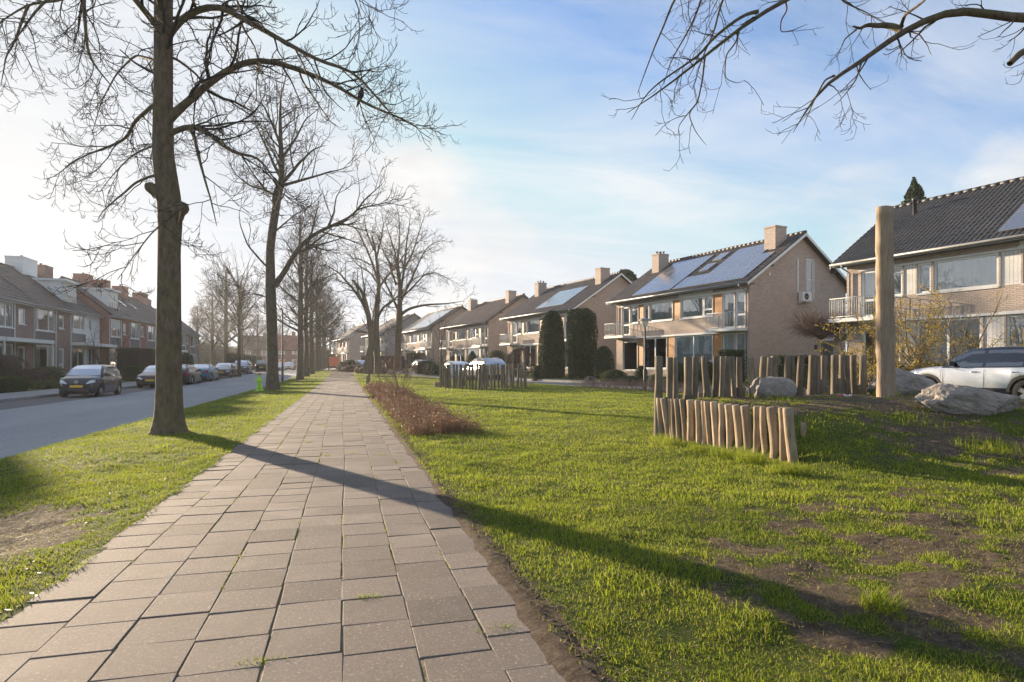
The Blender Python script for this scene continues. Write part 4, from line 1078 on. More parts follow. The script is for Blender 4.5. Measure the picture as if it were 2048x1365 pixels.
def spawn(P, R, rg, per_m, t0, t1, len0, len1, ang, rr, n, trop=(0,0), wig=.15, rmin=.004, taper=.35, flat=0.0, rand=.35, angj=12, minper=1):
    """children of all curves P (M,k,3): number by length, direction off the parent, bending by tropism"""
    M_, k, _ = P.shape
    Ls = np.sum(np.linalg.norm(np.diff(P,axis=1),axis=2),1)
    cnt = np.maximum(minper, rg.poisson(Ls*per_m*(t1-t0)))
    idx = np.repeat(np.arange(M_), cnt); C = len(idx)
    # stratified positions along each parent
    order = np.concatenate([np.arange(c) for c in cnt]); t = t0+(t1-t0)*(order+rg.uniform(0,1,C))/np.repeat(cnt,cnt)
    f = t*(k-1); i = np.minimum(f.astype(int), k-2); fr = (f-i)[:,None]
    p = P[idx,i]*(1-fr)+P[idx,i+1]*fr; r = R[idx,i]*(1-fr[:,0])+R[idx,i+1]*fr[:,0]
    T = nrm(P[idx,i+1]-P[idx,i])
    a = nrm(np.cross(T, np.where(np.abs(T[:,2:3])>.9, np.array([1.0,0,0]), np.array([0,0,1.0])))); b = np.cross(T, a)
    ph = rg.uniform(0,2*pi,C)
    if flat > 0: ph = np.where(rg.uniform(0,1,C) < flat, np.where(rg.uniform(0,1,C)<.5, 0, pi)+rg.normal(0,.45,C), ph)
    al = np.radians(ang + rg.normal(0,angj,C))
    d = T*np.cos(al)[:,None] + (a*np.cos(ph)[:,None]+b*np.sin(ph)[:,None])*np.sin(al)[:,None]
    ln = (len0*(1-t)+len1*t)*(1+rg.uniform(-rand,rand,C))
    Q = np.empty((C,n,3)); Q[:,0] = p
    st = (ln/(n-1))[:,None]
    for j in range(1,n):
        s = (j-1)/max(1,n-2); tz = trop[0]*(1-s)+trop[1]*s
        d = d + rg.normal(0,wig,(C,3)); d[:,2] += tz; d = nrm(d); Q[:,j] = Q[:,j-1]+d*st
    r0 = np.maximum(np.minimum(np.minimum(r*rr, r*.9), ln*.026), rmin); s = np.linspace(0,1,n)[None,:]
    RR = np.maximum(r0[:,None]*(1-(1-taper)*s), rmin*.7)
    return Q, RR
def build_tree(name, limbs, trunk, parent, rg, levels, twig_m=None, bark=None, ktrunk=18, loc=(0,0,0)):
    """limbs: list of (points, r0, r1); trunk: (points, radii)"""
    S = Sets()
    tp, tr = trunk; n = 40; P = resample(tp, n); d0 = np.linspace(0,1,len(tr)); Rr = np.interp(np.linspace(0,1,n), d0, tr)
    V, Fc = tubes(P[None], Rr[None], ktrunk); 
    a = np.arctan2(V[:,1]-np.repeat(P[:,1],ktrunk), V[:,0]-np.repeat(P[:,0],ktrunk))
    return S

def tree_parts(root, trunkP, trunkR, limbs, lv, seed, bark, twigm, ktrunk=16, flare=.35, roughness=.05, knots=()):
    """trunkP: points; limbs: list of (points, r0, r1). lv: dict of level settings. Adds trunk + crown meshes"""
    rg = np.random.default_rng(seed); S = Sets(); C = Sets()
    n = max(24, int(len(trunkP)*6)); P = resample(trunkP, n)
    tq = np.asarray(trunkP,float); dq = np.r_[0, np.cumsum(np.linalg.norm(np.diff(tq,axis=0),axis=1))]
    R = np.interp(np.linspace(0,1,n), dq/dq[-1] if len(trunkR) == len(tq) else np.linspace(0,1,len(trunkR)), trunkR)
    # dense rings near the foot for the root flare
    V, Fc = tubes(P[None], R[None], ktrunk)
    ring = np.repeat(np.arange(n), ktrunk); ctr = P[ring]; off = V-ctr
    ang = np.arctan2(off[:,1], off[:,0]); h = V[:,2]-P[0,2]
    hh = np.maximum(h, 0)
    fl = 1 + flare*np.exp(-hh/(.9*R[0]))*(1+.35*np.sin(ang*5+seed)+.25*np.sin(ang*3+1.3)) + roughness*(np.sin(ang*4+hh*1.3+seed)*.6+np.sin(ang*7-hh*2.1)*.4)
    V = ctr + off*fl[:,None]
    S.V.append(V); S.F.append(Fc); S.o += len(V)
    for (kp, kr, kd) in knots:      # burrs and branch stubs
        q = np.linspace(0,1,7)[:,None]; kp = np.asarray(kp,float); kd = np.asarray(kd,float)
        S.add((kp[None]+kd[None]*q)[None], (kr*np.array([1.5,1.25,1.08,1.0,.98,.8,.25]))[None], 10)
    cur = []
    for (lp, r0, r1) in limbs:
        m = 26; q = resample(lp, m); 
        w = rg.normal(0,1,(m,3)); w[0]=0
        for _ in range(3): w[1:-1] = .25*w[:-2]+.5*w[1:-1]+.25*w[2:]
        q = q + w*r0*.35*np.linspace(0,1,m)[:,None]
        r = r0*(1-np.linspace(0,1,m))**.8+r1; r = r*.86; r[0] *= 1.3; r[1] *= 1.1
        cur.append((q, r))
    LP = np.array([c[0] for c in cur]); LR = np.array([c[1] for c in cur])
    S.add(LP, LR, 9)
    h0 = n//2; TP = resample(P[h0:], 26); TR = np.interp(np.linspace(0,1,26), np.linspace(0,1,n-h0), R[h0:])
    P0, R0 = np.concatenate([LP, TP[None]]), np.concatenate([LR, TR[None]])
    for i, d in enumerate(lv):
        d = dict(d); k = d.pop('k', 3); into = d.pop('into', 'crown'); also = d.pop('also', False)
        Q, RR = spawn(P0, R0, rg, **d)
        (S if into == 'trunk' else C).add(Q, RR, k)
        if also:
            # let the end of the parents carry twigs as well: keep parents that are thin
            pass
        P0, R0 = Q, RR
    tm = S.mesh('trunk', bark); cm = C.mesh('crown', twigm)
    return link('trunk', tm, root), link('crown', cm, root)

# ---------------------------------------------------------------- the big tree by the road
def near_tree():
    base = GX(338, 856, -.06); D = 11.34
    root = empty('roadside_tree', base, 0, 'big bare plane tree with thick flaking trunk and drooping twigs, nearest on the left verge', 'tree', 'bare trees lining the path')
    def W(px, py, dd=0.0): return np.array(PX(px, py, D+dd) - base)
    trunk = [W(338,876), W(338,845), W(338,800), W(338,700), W(338,600), W(338,500), W(341,440), W(338,395), W(326,310), W(326,200), W(327,100), W(327,0), W(330,-120), W(322,-260), W(330,-420)]
    tr = [.24,.235,.224,.206,.194,.190,.206,.206,.182,.158,.155,.152,.15,.12,.07]
    Lm = []
    def limb(pts, r0, r1=.006): Lm.append(([W(*p) for p in pts], r0, r1))
    limb([(333,75,0),(347,53,-.1),(387,20,-.3),(435,11,-.5),(475,31,-.7),(527,61,-1.0),(580,90,-1.2),(637,123,-1.4),(703,140,-1.5),(760,195,-1.5),(800,250,-1.4)], .072)
    limb([(330,245,0),(343,233,0),(378,202,.1),(422,163,.2),(466,132,.3),(505,119,.4),(554,123,.5),(615,145,.6),(677,176,.7),(725,202,.8),(765,220,.8),(813,242,.8),(845,262,.8)], .085)
    limb([(328,275,0),(345,264,0),(378,253,-.3),(413,264,-.6),(439,286,-.8),(475,308,-1.0),(510,314,-1.1),(536,338,-1.2),(560,375,-1.2)], .062)
    limb([(378,256,-.3),(387,268,-.4),(395,303,-.6),(409,360,-.8),(422,404,-.9),(433,450,-.9)], .035)
    limb([(330,235,0),(308,202,.1),(299,220,.2),(268,242,.4),(259,272,.6),(229,290,.8),(176,308,1.1),(123,343,1.3),(112,352,1.3)], .042)
    limb([(325,350,0),(303,352,-.1),(272,365,-.2),(246,387,-.3),(211,417,-.4),(196,440,-.4)], .026)
    limb([(320,60,0),(303,40,-.2),(272,0,-.4),(220,-60,-.8),(175,-60,-1.0),(165,0,-1.1),(171,66,-1.1),(180,119,-1.1),(202,145,-1.1),(235,180,-1.0)], .062)
    limb([(325,-60,0),(270,-110,.4),(200,-90,.8),(132,0,1.2),(57,9,1.6),(0,44,1.9),(-40,80,2.0)], .06)
    limb([(57,9,1.6),(45,40,1.6),(31,79,1.6),(10,120,1.5),(2,170,1.5)], .03)
    limb([(328,30,0),(300,-60,-1.0),(230,-90,-2.2),(140,-40,-3.0),(60,30,-3.4),(20,100,-3.4)], .06)
    limb([(328,-80,0),(400,-180,-.8),(520,-190,-1.6),(640,-110,-2.2),(700,-30,-2.3),(720,40,-2.3)], .065)
    limb([(328,-160,0),(380,-280,.8),(480,-330,1.6),(600,-270,2.2),(690,-170,2.4)], .05)
    limb([(326,-200,0),(270,-330,.5),(170,-340,1.0),(80,-240,1.4),(40,-120,1.5)], .05)
    limb([(326,140,0),(310,120,.4),(270,110,1.2),(230,150,1.8),(200,210,2.1),(185,270,2.2)], .032)
    limb([(330,110,0),(355,120,.5),(395,150,1.0),(430,210,1.4),(445,270,1.5)], .028)
    limb([(328,300,0),(310,290,.6),(265,310,1.2),(225,350,1.5),(200,385,1.6)], .024)
    limb([(336,430,0),(322,450,-.3),(300,470,-.5),(262,520,-.7),(235,560,-.7)], .012)
    limb([(326,-300,0),(360,-420,-.3),(420,-520,-.5)], .05); limb([(326,-320,0),(280,-430,.3),(240,-540,.4)], .045)
    knots = [(W(316,385,-.02), .10, (-.20,-.05,.12)), (W(352,425,-.06), .125, (.20,-.06,.14)), (W(325,398,-.15), .07, (-.07,-.12,.02))]
    lv = [dict(per_m=3.8,t0=.10,t1=1,len0=1.35,len1=.7,ang=52,rr=.50,n=8,trop=(.00,.05),wig=.16,rmin=.008,k=4,flat=.3),
          dict(per_m=5.2,t0=.12,t1=1,len0=.66,len1=.36,ang=48,rr=.6,n=7,trop=(-.14,.22),wig=.15,rmin=.0058,k=3,taper=.6),
          dict(per_m=7.0,t0=.15,t1=1,len0=.32,len1=.18,ang=46,rr=.75,n=5,trop=(-.05,.38),wig=.13,rmin=.0046,k=3,taper=.7,minper=2),
          dict(per_m=8.0,t0=.3,t1=1,len0=.12,len1=.075,ang=42,rr=.8,n=4,trop=(.1,.4),wig=.12,rmin=.0040,k=3,taper=.8)]
    tree_parts(root, trunk, tr, Lm, lv, 4, M_BARK, M_TWIG, ktrunk=30, flare=.60, roughness=.035, knots=knots)
    return root
near_tree()

# ---------------------------------------------------------------- the tree on the right whose limbs hang into the picture
def overhang_tree():
    bx, by = C2W(9.6, 7.2); base = Vector((bx, by, float(ground_h(bx,by))-.05)); D = 8.0
    root = empty('overhanging_tree', base, 0, 'bare tree beside the picture edge whose knobbly limbs hang in at the top right', 'tree')
    def W(px, py, d): return np.array(PX(px, py, d) - base)
    t0 = np.array((0,0,0.0))
    trunk = [t0, (0,0,1.2), (.05,0,2.6), (.05,.05,4.0), (0,.1,5.4), (.05,.1,7.2), (0,.2,9.0)]
    tr = [.27,.24,.23,.225,.20,.15,.08]
    Lm = []
    def limb(pts, r0, r1=.005): Lm.append((pts, r0, r1))
    T = lambda z: np.array((.03,.05,z))
    # thick knobbly limb entering at the right edge
    limb([T(5.0), W(2300,20,8.0), W(2130,45,8.0), W(2048,36,8.0), W(1985,37,8.0), W(1965,18,8.0), W(1930,14,8.0), W(1880,28,8.0), W(1835,45,8.0), W(1805,60,8.0), W(1780,74,8.0), W(1740,105,7.9), W(1712,138,7.8), W(1668,152,7.7), W(1640,178,7.6), W(1612,225,7.5), W(1590,265,7.5)], .105, .004)
    limb([W(1803,60,8.0), W(1780,52,8.05), W(1740,50,8.1), W(1705,58,8.1)], .042, .012)
    limb([W(1800,58,8.0), W(1810,30,7.8), W(1850,2,7.5), W(1880,-40,7.2)], .022, .005)
    limb([T(4.2), W(2250,-10,7.4), W(2120,100,7.4), W(2060,85,7.4), W(2045,100,7.4), W(2022,125,7.4)], .07, .04)
    # limb above the frame whose end hangs down
    limb([T(5.6), W(2200,-260,8.2), W(1950,-230,8.2), W(1750,-110,8.1), W(1640,-30,8.1), W(1560,0,8.1), W(1515,24,8.1), W(1470,68,8.0), W(1418,108,7.9), W(1370,150,7.8), W(1320,190,7.7), W(1275,212,7.7), W(1245,225,7.7)], .085, .004)
    limb([W(1515,24,8.1), W(1500,24,8.05), W(1465,45,8.0), W(1425,78,7.9), W(1400,110,7.8), W(1340,150,7.7), W(1290,190,7.6), W(1262,240,7.6)], .022, .004)
    limb([W(1640,-80,8.1), W(1480,-110,8.2), W(1385,-50,8.2), W(1345,0,8.2), W(1330,50,8.15), W(1305,100,8.1), W(1285,160,8.1), W(1275,190,8.1)], .03, .004)
    limb([W(1700,-100,8.1), W(1500,-140,8.4), W(1420,-60,8.5), W(1400,10,8.5), W(1375,70,8.4), W(1340,120,8.4), W(1325,170,8.3)], .03, .004)
    limb([W(1600,-60,8.1), W(1480,-70,8.3), W(1440,10,8.3), W(1430,60,8.2), W(1400,130,8.1), W(1385,180,8.0)], .022, .004)
    limb([W(1478,64,8.0), W(1472,85,8.0), W(1452,110,8.0), W(1450,140,8.0), W(1450,158,8.0), W(1475,168,8.0), W(1490,160,8.0)], .010, .003)
    limb([W(1410,112,7.9), W(1405,160,7.9), W(1395,205,7.9), W(1376,228,7.9), W(1390,262,7.9), W(1412,290,7.9)], .012, .003)
    limb([W(1395,205,7.9), W(1372,232,7.85), W(1358,252,7.85), W(1356,272,7.85)], .008, .003)
    limb([W(1570,0,8.1), W(1575,20,8.1), W(1562,40,8.1), W(1560,65,8.1), W(1585,62,8.1), W(1615,48,8.1)], .010, .003)
    limb([W(1690,-70,8.3), W(1680,0,8.4), W(1740,30,8.4), W(1770,48,8.3)], .016, .004)
    limb([W(1712,60,8.1), W(1690,78,8.05), W(1680,100,8.0), W(1672,122,8.0)], .010, .003)
    limb([W(1815,62,8.0), W(1840,70,7.9), W(1855,92,7.9), W(1862,110,7.85)], .009, .003)
    limb([W(1668,152,7.7), W(1650,160,7.6), W(1636,186,7.55), W(1622,215,7.5), W(1606,255,7.45)], .012, .003)
    limb([W(1722,128,7.8), W(1712,160,7.8), W(1690,190,7.8), W(1668,212,7.8)], .010, .003)
    # the rest of the crown, out of the frame
    rg = np.random.default_rng(3)
    for z, a, l in [(6.0,10,3.4),(6.8,80,3.2),(7.4,150,3.0),(5.2,-30,3.6),(8.2,230,2.4),(8.6,320,2.2),(9.0,40,2.2)]:
        d = np.array((cos(radians(a)), sin(radians(a)), .45)); limb([T(z), T(z)+d*l*.3, T(z)+d*l*.65+np.array((0,0,.1)), T(z)+d*l], .07, .006)
    lv = [dict(per_m=3.4,t0=.30,t1=1,len0=.8,len1=.36,ang=48,rr=.5,n=8,trop=(-.12,.06),wig=.15,rmin=.0050,k=4),
          dict(per_m=4.6,t0=.15,t1=1,len0=.34,len1=.17,ang=46,rr=.65,n=6,trop=(-.12,.28),wig=.14,rmin=.0036,k=3,taper=.6),
          dict(per_m=7,t0=.25,t1=1,len0=.15,len1=.08,ang=44,rr=.75,n=4,trop=(.05,.42),wig=.12,rmin=.0029,k=3,taper=.7)]
    tree_parts(root, trunk, tr, Lm, lv, 8, M_BARK, M_TWIG, ktrunk=16)
overhang_tree()

# ---------------------------------------------------------------- trees farther along
def gen_limbs(rg, h, spec):
    """limbs springing from a trunk of height h; spec rows: (z fraction, azimuth deg, length, rise, r0)"""
    out = []
    for (zf_, az, ln, up, r0) in spec:
        a = radians(az); p = np.array((0,0,h*zf_)); d = np.array((cos(a), sin(a), up)); d /= np.linalg.norm(d)
        pts = [p]; n = 6
        for i in range(n):
            d = d + rg.normal(0,.10,3) + np.array((0,0,.06 if i > 2 else 0.0)); d /= np.linalg.norm(d); pts.append(pts[-1]+d*ln/n)
        out.append((pts, r0, .012))
    return out
LV_FAR = [dict(per_m=2.0,t0=.14,t1=1,len0=2.4,len1=1.1,ang=42,rr=.55,n=7,trop=(.03,.03),wig=.14,rmin=.017,k=4,into='trunk'),
          dict(per_m=2.7,t0=.12,t1=1,len0=1.2,len1=.55,ang=44,rr=.6,n=6,trop=(-.02,.06),wig=.16,rmin=.0125,k=3),
          dict(per_m=3.2,t0=.15,t1=1,len0=.58,len1=.30,ang=46,rr=.7,n=4,trop=(-.06,.16),wig=.16,rmin=.0095,k=3,taper=.6),
          dict(per_m=3.6,t0=.2,t1=1,len0=.32,len1=.20,ang=42,rr=.8,n=3,trop=(0,.2),wig=.14,rmin=.0080,k=3,taper=.6)]
GT = 'bare trees lining the path'
def tree_at(px, depth, name, label, group, h, tr0, spec, seed, lv=LV_FAR, bark=None, twig=None, lean=(0,0), flare=.25, zoff=-.05):
    p = PX(px, HOR, depth); z = float(ground_h(p.x,p.y))+zoff
    root = empty(name, (p.x,p.y,z), 0, label, 'tree', group)
    rg = np.random.default_rng(seed)
    tp = [np.array((lean[0]*s*h+rg.normal(0,.05)*h*.06*(0<s<1), lean[1]*s*h+rg.normal(0,.05)*h*.06*(0<s<1), s*h)) for s in (0,.12,.25,.4,.55,.7,.85,1)]
    trr = [tr0,tr0*.84,tr0*.78,tr0*.72,tr0*.62,tr0*.5,tr0*.36,tr0*.16]
    limbs = []
    for (pts, r0, r1) in gen_limbs(rg, h, spec):
        zz = pts[0][2]/h; off = np.array((np.interp(zz,np.linspace(0,1,8)[[0,1,2,3,4,5,6,7]]*0+np.array([0,.12,.25,.4,.55,.7,.85,1]),[q[0] for q in tp]), np.interp(zz,[0,.12,.25,.4,.55,.7,.85,1],[q[1] for q in tp]),0))
        limbs.append(([q+off for q in pts], r0, r1))
    tree_parts(root, tp, trr, limbs, lv, seed, bark or M_BARK_DK, twig or M_TWIG, ktrunk=12, flare=flare)
    return root
# cam axes in world coordinates: right = (cT,-sT), so an azimuth of -15 points to picture-right
# second tree: tall, one long limb to the right
def second_tree():
    D = 28.6; b = PX(545, 778, D); base = Vector((b.x, b.y, float(ground_h(b.x,b.y))-.04))
    root = empty('roadside_tree', base, 0, 'second bare tree of the left verge, one long limb rising right, beside lime figure', 'tree', GT)
    W = lambda px, py, dd=0.0: np.array(PX(px, py, D+dd) - base)
    trunk = [W(545,780),W(545,720),W(543,640),W(541,560),W(540,500),W(548,440),(W(556,390)),W(564,360),W(562,300),W(560,240),W(562,190)]
    tr = [.29,.25,.238,.225,.195,.18,.165,.14,.11,.07,.03]
    Lm=[]
    def limb(pts,r0,r1=.010): Lm.append(([W(*p) for p in pts],r0,r1))
    limb([(548,572,0),(563,555,.1),(580,525,.3),(597,495,.5),(625,470,.8),(655,456,1.0),(690,440,1.2),(715,420,1.3),(733,395,1.3),(765,370,1.3)], .15)
    limb([(563,368,0),(580,350,-.3),(600,325,-.6),(625,300,-.9),(650,290,-1.0)], .10)
    limb([(564,362,0),(548,330,.5),(535,300,.9),(520,265,1.2),(505,235,1.4)], .09)
    limb([(563,372,0),(600,362,.6),(640,350,1.2),(680,340,1.6),(705,330,1.7)], .08)
    limb([(562,320,0),(590,280,.8),(610,240,1.4),(640,215,1.8)], .07)
    limb([(561,290,0),(545,250,-.8),(530,215,-1.4),(500,190,-1.7)], .07)
    limb([(556,395,0),(530,380,.8),(500,372,1.6),(470,350,2.2),(455,320,2.4)], .07)
    limb([(543,470,0),(560,455,-1),(590,430,-2),(620,415,-2.6)], .05)
    limb([(540,540,0),(520,520,-.4),(495,490,-.8),(480,450,-1.2),(478,420,-1.2)], .05)
    limb([(715,420,1.3),(740,412,1.2),(765,408,1.1),(790,398,1.0)], .04)
    limb([(655,456,1.0),(668,425,.6),(672,395,.3),(690,365,.1)], .045)
    limb([(542,600,0),(520,590,.3),(495,585,.6),(470,570,.8)], .03)
    tree_parts(root, trunk, tr, Lm, LV_FAR, 21, M_BARK_DK, M_TWIG, ktrunk=14, flare=.22)
second_tree()
# avenue trees beyond it: two kinds, the rest are copies
SPEC_A = [(.30,200,4.2,.55,.10),(.33,20,4.6,.6,.11),(.38,110,3.8,.7,.09),(.42,290,4.0,.7,.09),(.48,160,4.2,.9,.09),(.52,-10,4.4,.95,.10),(.58,70,3.8,1.1,.08),(.62,250,3.6,1.2,.08),(.70,180,3.2,1.3,.07),(.74,0,3.2,1.4,.07),(.82,100,2.6,1.8,.05),(.86,280,2.5,1.8,.05),(.92,40,1.9,2.2,.04)]
SPEC_B = [(.26,-20,4.8,.5,.10),(.34,170,4.4,.65,.10),(.40,60,4.0,.75,.09),(.44,240,4.2,.75,.09),(.50,-40,4.6,.8,.10),(.55,140,4.0,1.0,.09),(.62,10,3.8,1.1,.08),(.68,200,3.4,1.3,.08),(.76,90,3.0,1.5,.06),(.82,300,2.6,1.7,.05),(.90,150,2.0,2.0,.04)]
avA = tree_at(600, 50, 'roadside_tree', 'third bare tree of the left verge, just right of the black lamp post', GT, 13.0, .30, SPEC_A, 31)
avB = tree_at(613, 59, 'roadside_tree', 'fourth bare tree of the left verge, slimmer than its neighbours', GT, 13.0, .27, SPEC_B, 37)
for i,(px,d,src,rz,sc,lab) in enumerate([(623,66,avA,2.0,1.0,'fifth bare tree of the left verge, leaning slightly right'),(634,79,avB,1.2,1.05,'sixth bare tree of the left verge, before the dark group of far trunks'),(640,91,avA,4.0,.98,'seventh bare tree of the left verge'),(646,104,avB,3.0,1.0,'eighth bare tree of the left verge'),(650,119,avA,5.2,1.0,'last bare tree of the left verge, beside the black bollard')]):
    c = copy_tree(src); p = PX(px,HOR,d); c.location = (p.x,p.y,float(ground_h(p.x,p.y))-.05); c.rotation_euler = (0,0,rz); c.scale = (sc,)*3; c['label'] = lab
# the two light trees right of the path
def right_trees():
    D = 62; 
    b = PX(795, 741, D); base = Vector((b.x,b.y,float(ground_h(b.x,b.y))-.05))
    root = empty('park_tree', base, 0, 'bare tree with pale spreading crown and one low limb reaching right over the lawn', 'tree', 'pale bare trees right of the path')
    W = lambda px,py,dd=0.0: np.array(PX(px,py,D+dd)-base)
    trunk=[W(796,742),W(795,715),W(796,690),W(797,660),W(799,630),W(800,600),W(800,570),W(797,540),W(795,500)]; tr=[.42,.36,.35,.34,.30,.24,.18,.12,.05]
    Lm=[]
    def limb(pts,r0,r1=.012): Lm.append(([W(*p) for p in pts],r0,r1))
    limb([(803,628,0),(820,617,-.5),(845,611,-1.0),(870,609,-1.5),(895,607,-2.0),(930,603,-2.4)], .17)
    limb([(797,622,0),(785,595,.5),(772,568,1.0),(758,548,1.3),(745,525,1.5)], .16)
    limb([(800,590,0),(795,545,.6),(790,505,1.0),(778,470,1.4),(770,440,1.6)], .15)
    limb([(801,585,0),(808,540,-.6),(812,500,-1),(818,455,-1.4),(822,420,-1.5)], .16)
    limb([(803,600,0),(820,565,1),(836,530,1.6),(850,500,2.0),(868,485,2.2),(895,480,2.4)], .13)
    limb([(805,595,0),(830,570,-1),(848,550,-1.8),(870,545,-2.2),(900,560,-2.4),(915,568,-2.4)], .10)
    limb([(808,540,-.6),(826,505,-1.5),(838,465,-2.2),(850,430,-2.6)], .10)
    limb([(790,600,0),(775,612,-1),(768,632,-1.5),(770,652,-1.7),(783,668,-1.6)], .05)
    limb([(792,570,0),(780,530,-1.6),(765,500,-2.4),(755,470,-3)], .10)
    limb([(796,520,.3),(800,470,.6),(798,430,.8),(790,405,.9)], .09)
    tree_parts(root, trunk, tr, Lm, LV_FAR, 41, M_BARK, M_TWIG, ktrunk=14, flare=.2)
    D = 58; b2 = PX(742,744,D); base = Vector((b2.x,b2.y,float(ground_h(b2.x,b2.y))-.05))
    root = empty('park_tree', base, 0, 'bare double-trunked tree right of the path, leaning stems joined at the foot', 'tree', 'pale bare trees right of the path')
    trunk=[W(733,748),W(738,715),W(743,690),W(741,660),W(737,632),W(730,600),W(722,580),W(706,560)]; tr=[.40,.33,.30,.27,.23,.19,.15,.06]
    limb_=[]; Lm=limb_
    def limb(pts,r0,r1=.012): limb_.append(([W(*p) for p in pts],r0,r1))
    limb([(757,747,.3),(755,715,.3),(753,690,.3),(753,660,.3),(753,630,.2),(755,600,.1),(757,560,0),(755,530,0),(748,500,0),(742,470,0)], .36, .05)
    limb([(737,632,0),(722,600,.6),(700,570,1.2),(680,548,1.6),(655,532,1.8),(632,525,2)], .17)
    limb([(753,640,.2),(765,617,-.6),(780,605,-1.2),(800,590,-1.6),(825,560,-1.8)], .15)
    limb([(755,580,0),(775,552,1),(795,530,1.6),(815,500,2.0),(830,470,2.2)], .13)
    limb([(756,560,0),(742,520,-1),(730,490,-1.6),(715,462,-2),(700,445,-2.2)], .13)
    limb([(752,520,0),(762,480,.6),(768,445,1.0),(760,420,1.2)], .11)
    limb([(730,600,0),(728,570,-.8),(724,545,-1.2),(720,520,-1.5)], .10)
    limb([(745,655,0),(747,625,-.6),(752,600,-.8),(748,570,-1)], .09)
    limb([(748,500,0),(735,470,.6),(728,440,1.0),(735,415,1.2)], .09)
    limb([(757,570,0),(740,545,1.4),(715,530,2.0),(690,500,2.4)], .10)
    limb([(765,617,-.6),(785,600,-.2),(810,585,0),(845,575,.1)], .06)
    tree_parts(root, trunk, tr, Lm, LV_FAR, 43, M_BARK, M_TWIG, ktrunk=14, flare=.2)
right_trees()
# the group of tall trees on the far left side of the road and the pale willow behind
GB = 'bare trees beyond the terraced row'
bgA = tree_at(452, 108, 'background_tree', 'broad bare tree with split trunk beyond the end of the terraced row', GB, 17.5, .50, [(.22,200,7,.8,.2),(.25,-20,7,.7,.2),(.30,90,6,.9,.16),(.33,300,6.5,.9,.16),(.4,160,6.4,1.1,.16),(.45,20,6.2,1.1,.16),(.52,250,5.5,1.3,.13),(.58,110,5.2,1.4,.12),(.66,0,4.6,1.6,.11),(.72,190,4.2,1.7,.10),(.8,80,3.4,2,.08),(.88,280,2.6,2.2,.06)], 51,
  lv=[dict(per_m=1.7,t0=.14,t1=1,len0=3.2,len1=1.4,ang=40,rr=.55,n=7,trop=(.03,.03),wig=.14,rmin=.03,k=4,into='trunk'),dict(per_m=2.2,t0=.12,t1=1,len0=1.8,len1=.8,ang=42,rr=.6,n=5,trop=(0,.05),wig=.16,rmin=.022,k=3),dict(per_m=2.6,t0=.15,t1=1,len0=1.0,len1=.5,ang=44,rr=.7,n=4,trop=(-.02,.14),wig=.16,rmin=.016,k=3,taper=.6),dict(per_m=2.2,t0=.2,t1=1,len0=.55,len1=.35,ang=42,rr=.8,n=3,trop=(0,.2),wig=.14,rmin=.013,k=3,taper=.6)])
for px,d,rz,sc,lab in [(425,128,1.7,.9,'bare tree behind the roof end of the terraced row'),(482,122,3.1,1.0,'bare tree behind the thin lamp post on the left'),(395,150,4.0,.85,'hazy bare tree over the roofs right of the big trunk'),(515,150,5.0,.75,'hazy bare tree above the parked off-road car'),(660,190,.6,.75,'hazy bare tree at the end of the path'),(690,150,2.4,.62,'low bare tree above the orange banner'),(560,200,2.2,.8,'hazy bare tree at the far end of the road'),(272,150,2.9,.72,'bare crown showing over the ridge just left of the big trunk'),(50,120,1.1,.78,'thin bare crown over the chimneys at the left edge'),(625,220,3.7,.8,'faint bare tree closing the avenue'),(710,200,5.1,.7,'faint bare tree behind the pale gabled house')]:
    c = copy_tree(bgA); p = PX(px,HOR,d); c.location=(p.x,p.y,float(ground_h(p.x,p.y))-.1); c.rotation_euler=(0,0,rz); c.scale=(sc,)*3; c['label']=lab
# pollarded pale tree with upright rods
wil = tree_at(478, 64, 'pollarded_tree', 'tree with fan of upright pale rods behind the second tree', None, 9.6, .22, [(.55,170,6,1.6,.06),(.55,10,5,2.0,.06),(.6,200,6,1.3,.06),(.62,140,6,2.0,.05),(.66,60,5,2.5,.05),(.7,230,6,1.9,.05),(.74,180,6,2.6,.05),(.8,-30,5,2.2,.05),(.85,120,5.5,3,.045),(.9,200,5.5,3.2,.04),(.95,20,5,4,.04),(.97,160,5.5,3.4,.04)], 61,
  lv=[dict(per_m=1.5,t0=.1,t1=1,len0=2.6,len1=1.0,ang=22,rr=.6,n=6,trop=(.10,.08),wig=.05,rmin=.014,k=3),dict(per_m=1.6,t0=.15,t1=1,len0=.9,len1=.5,ang=26,rr=.7,n=4,trop=(.08,.08),wig=.08,rmin=.010,k=3,taper=.6)], bark=M_BARK_DK, twig=M_TWIG_W)
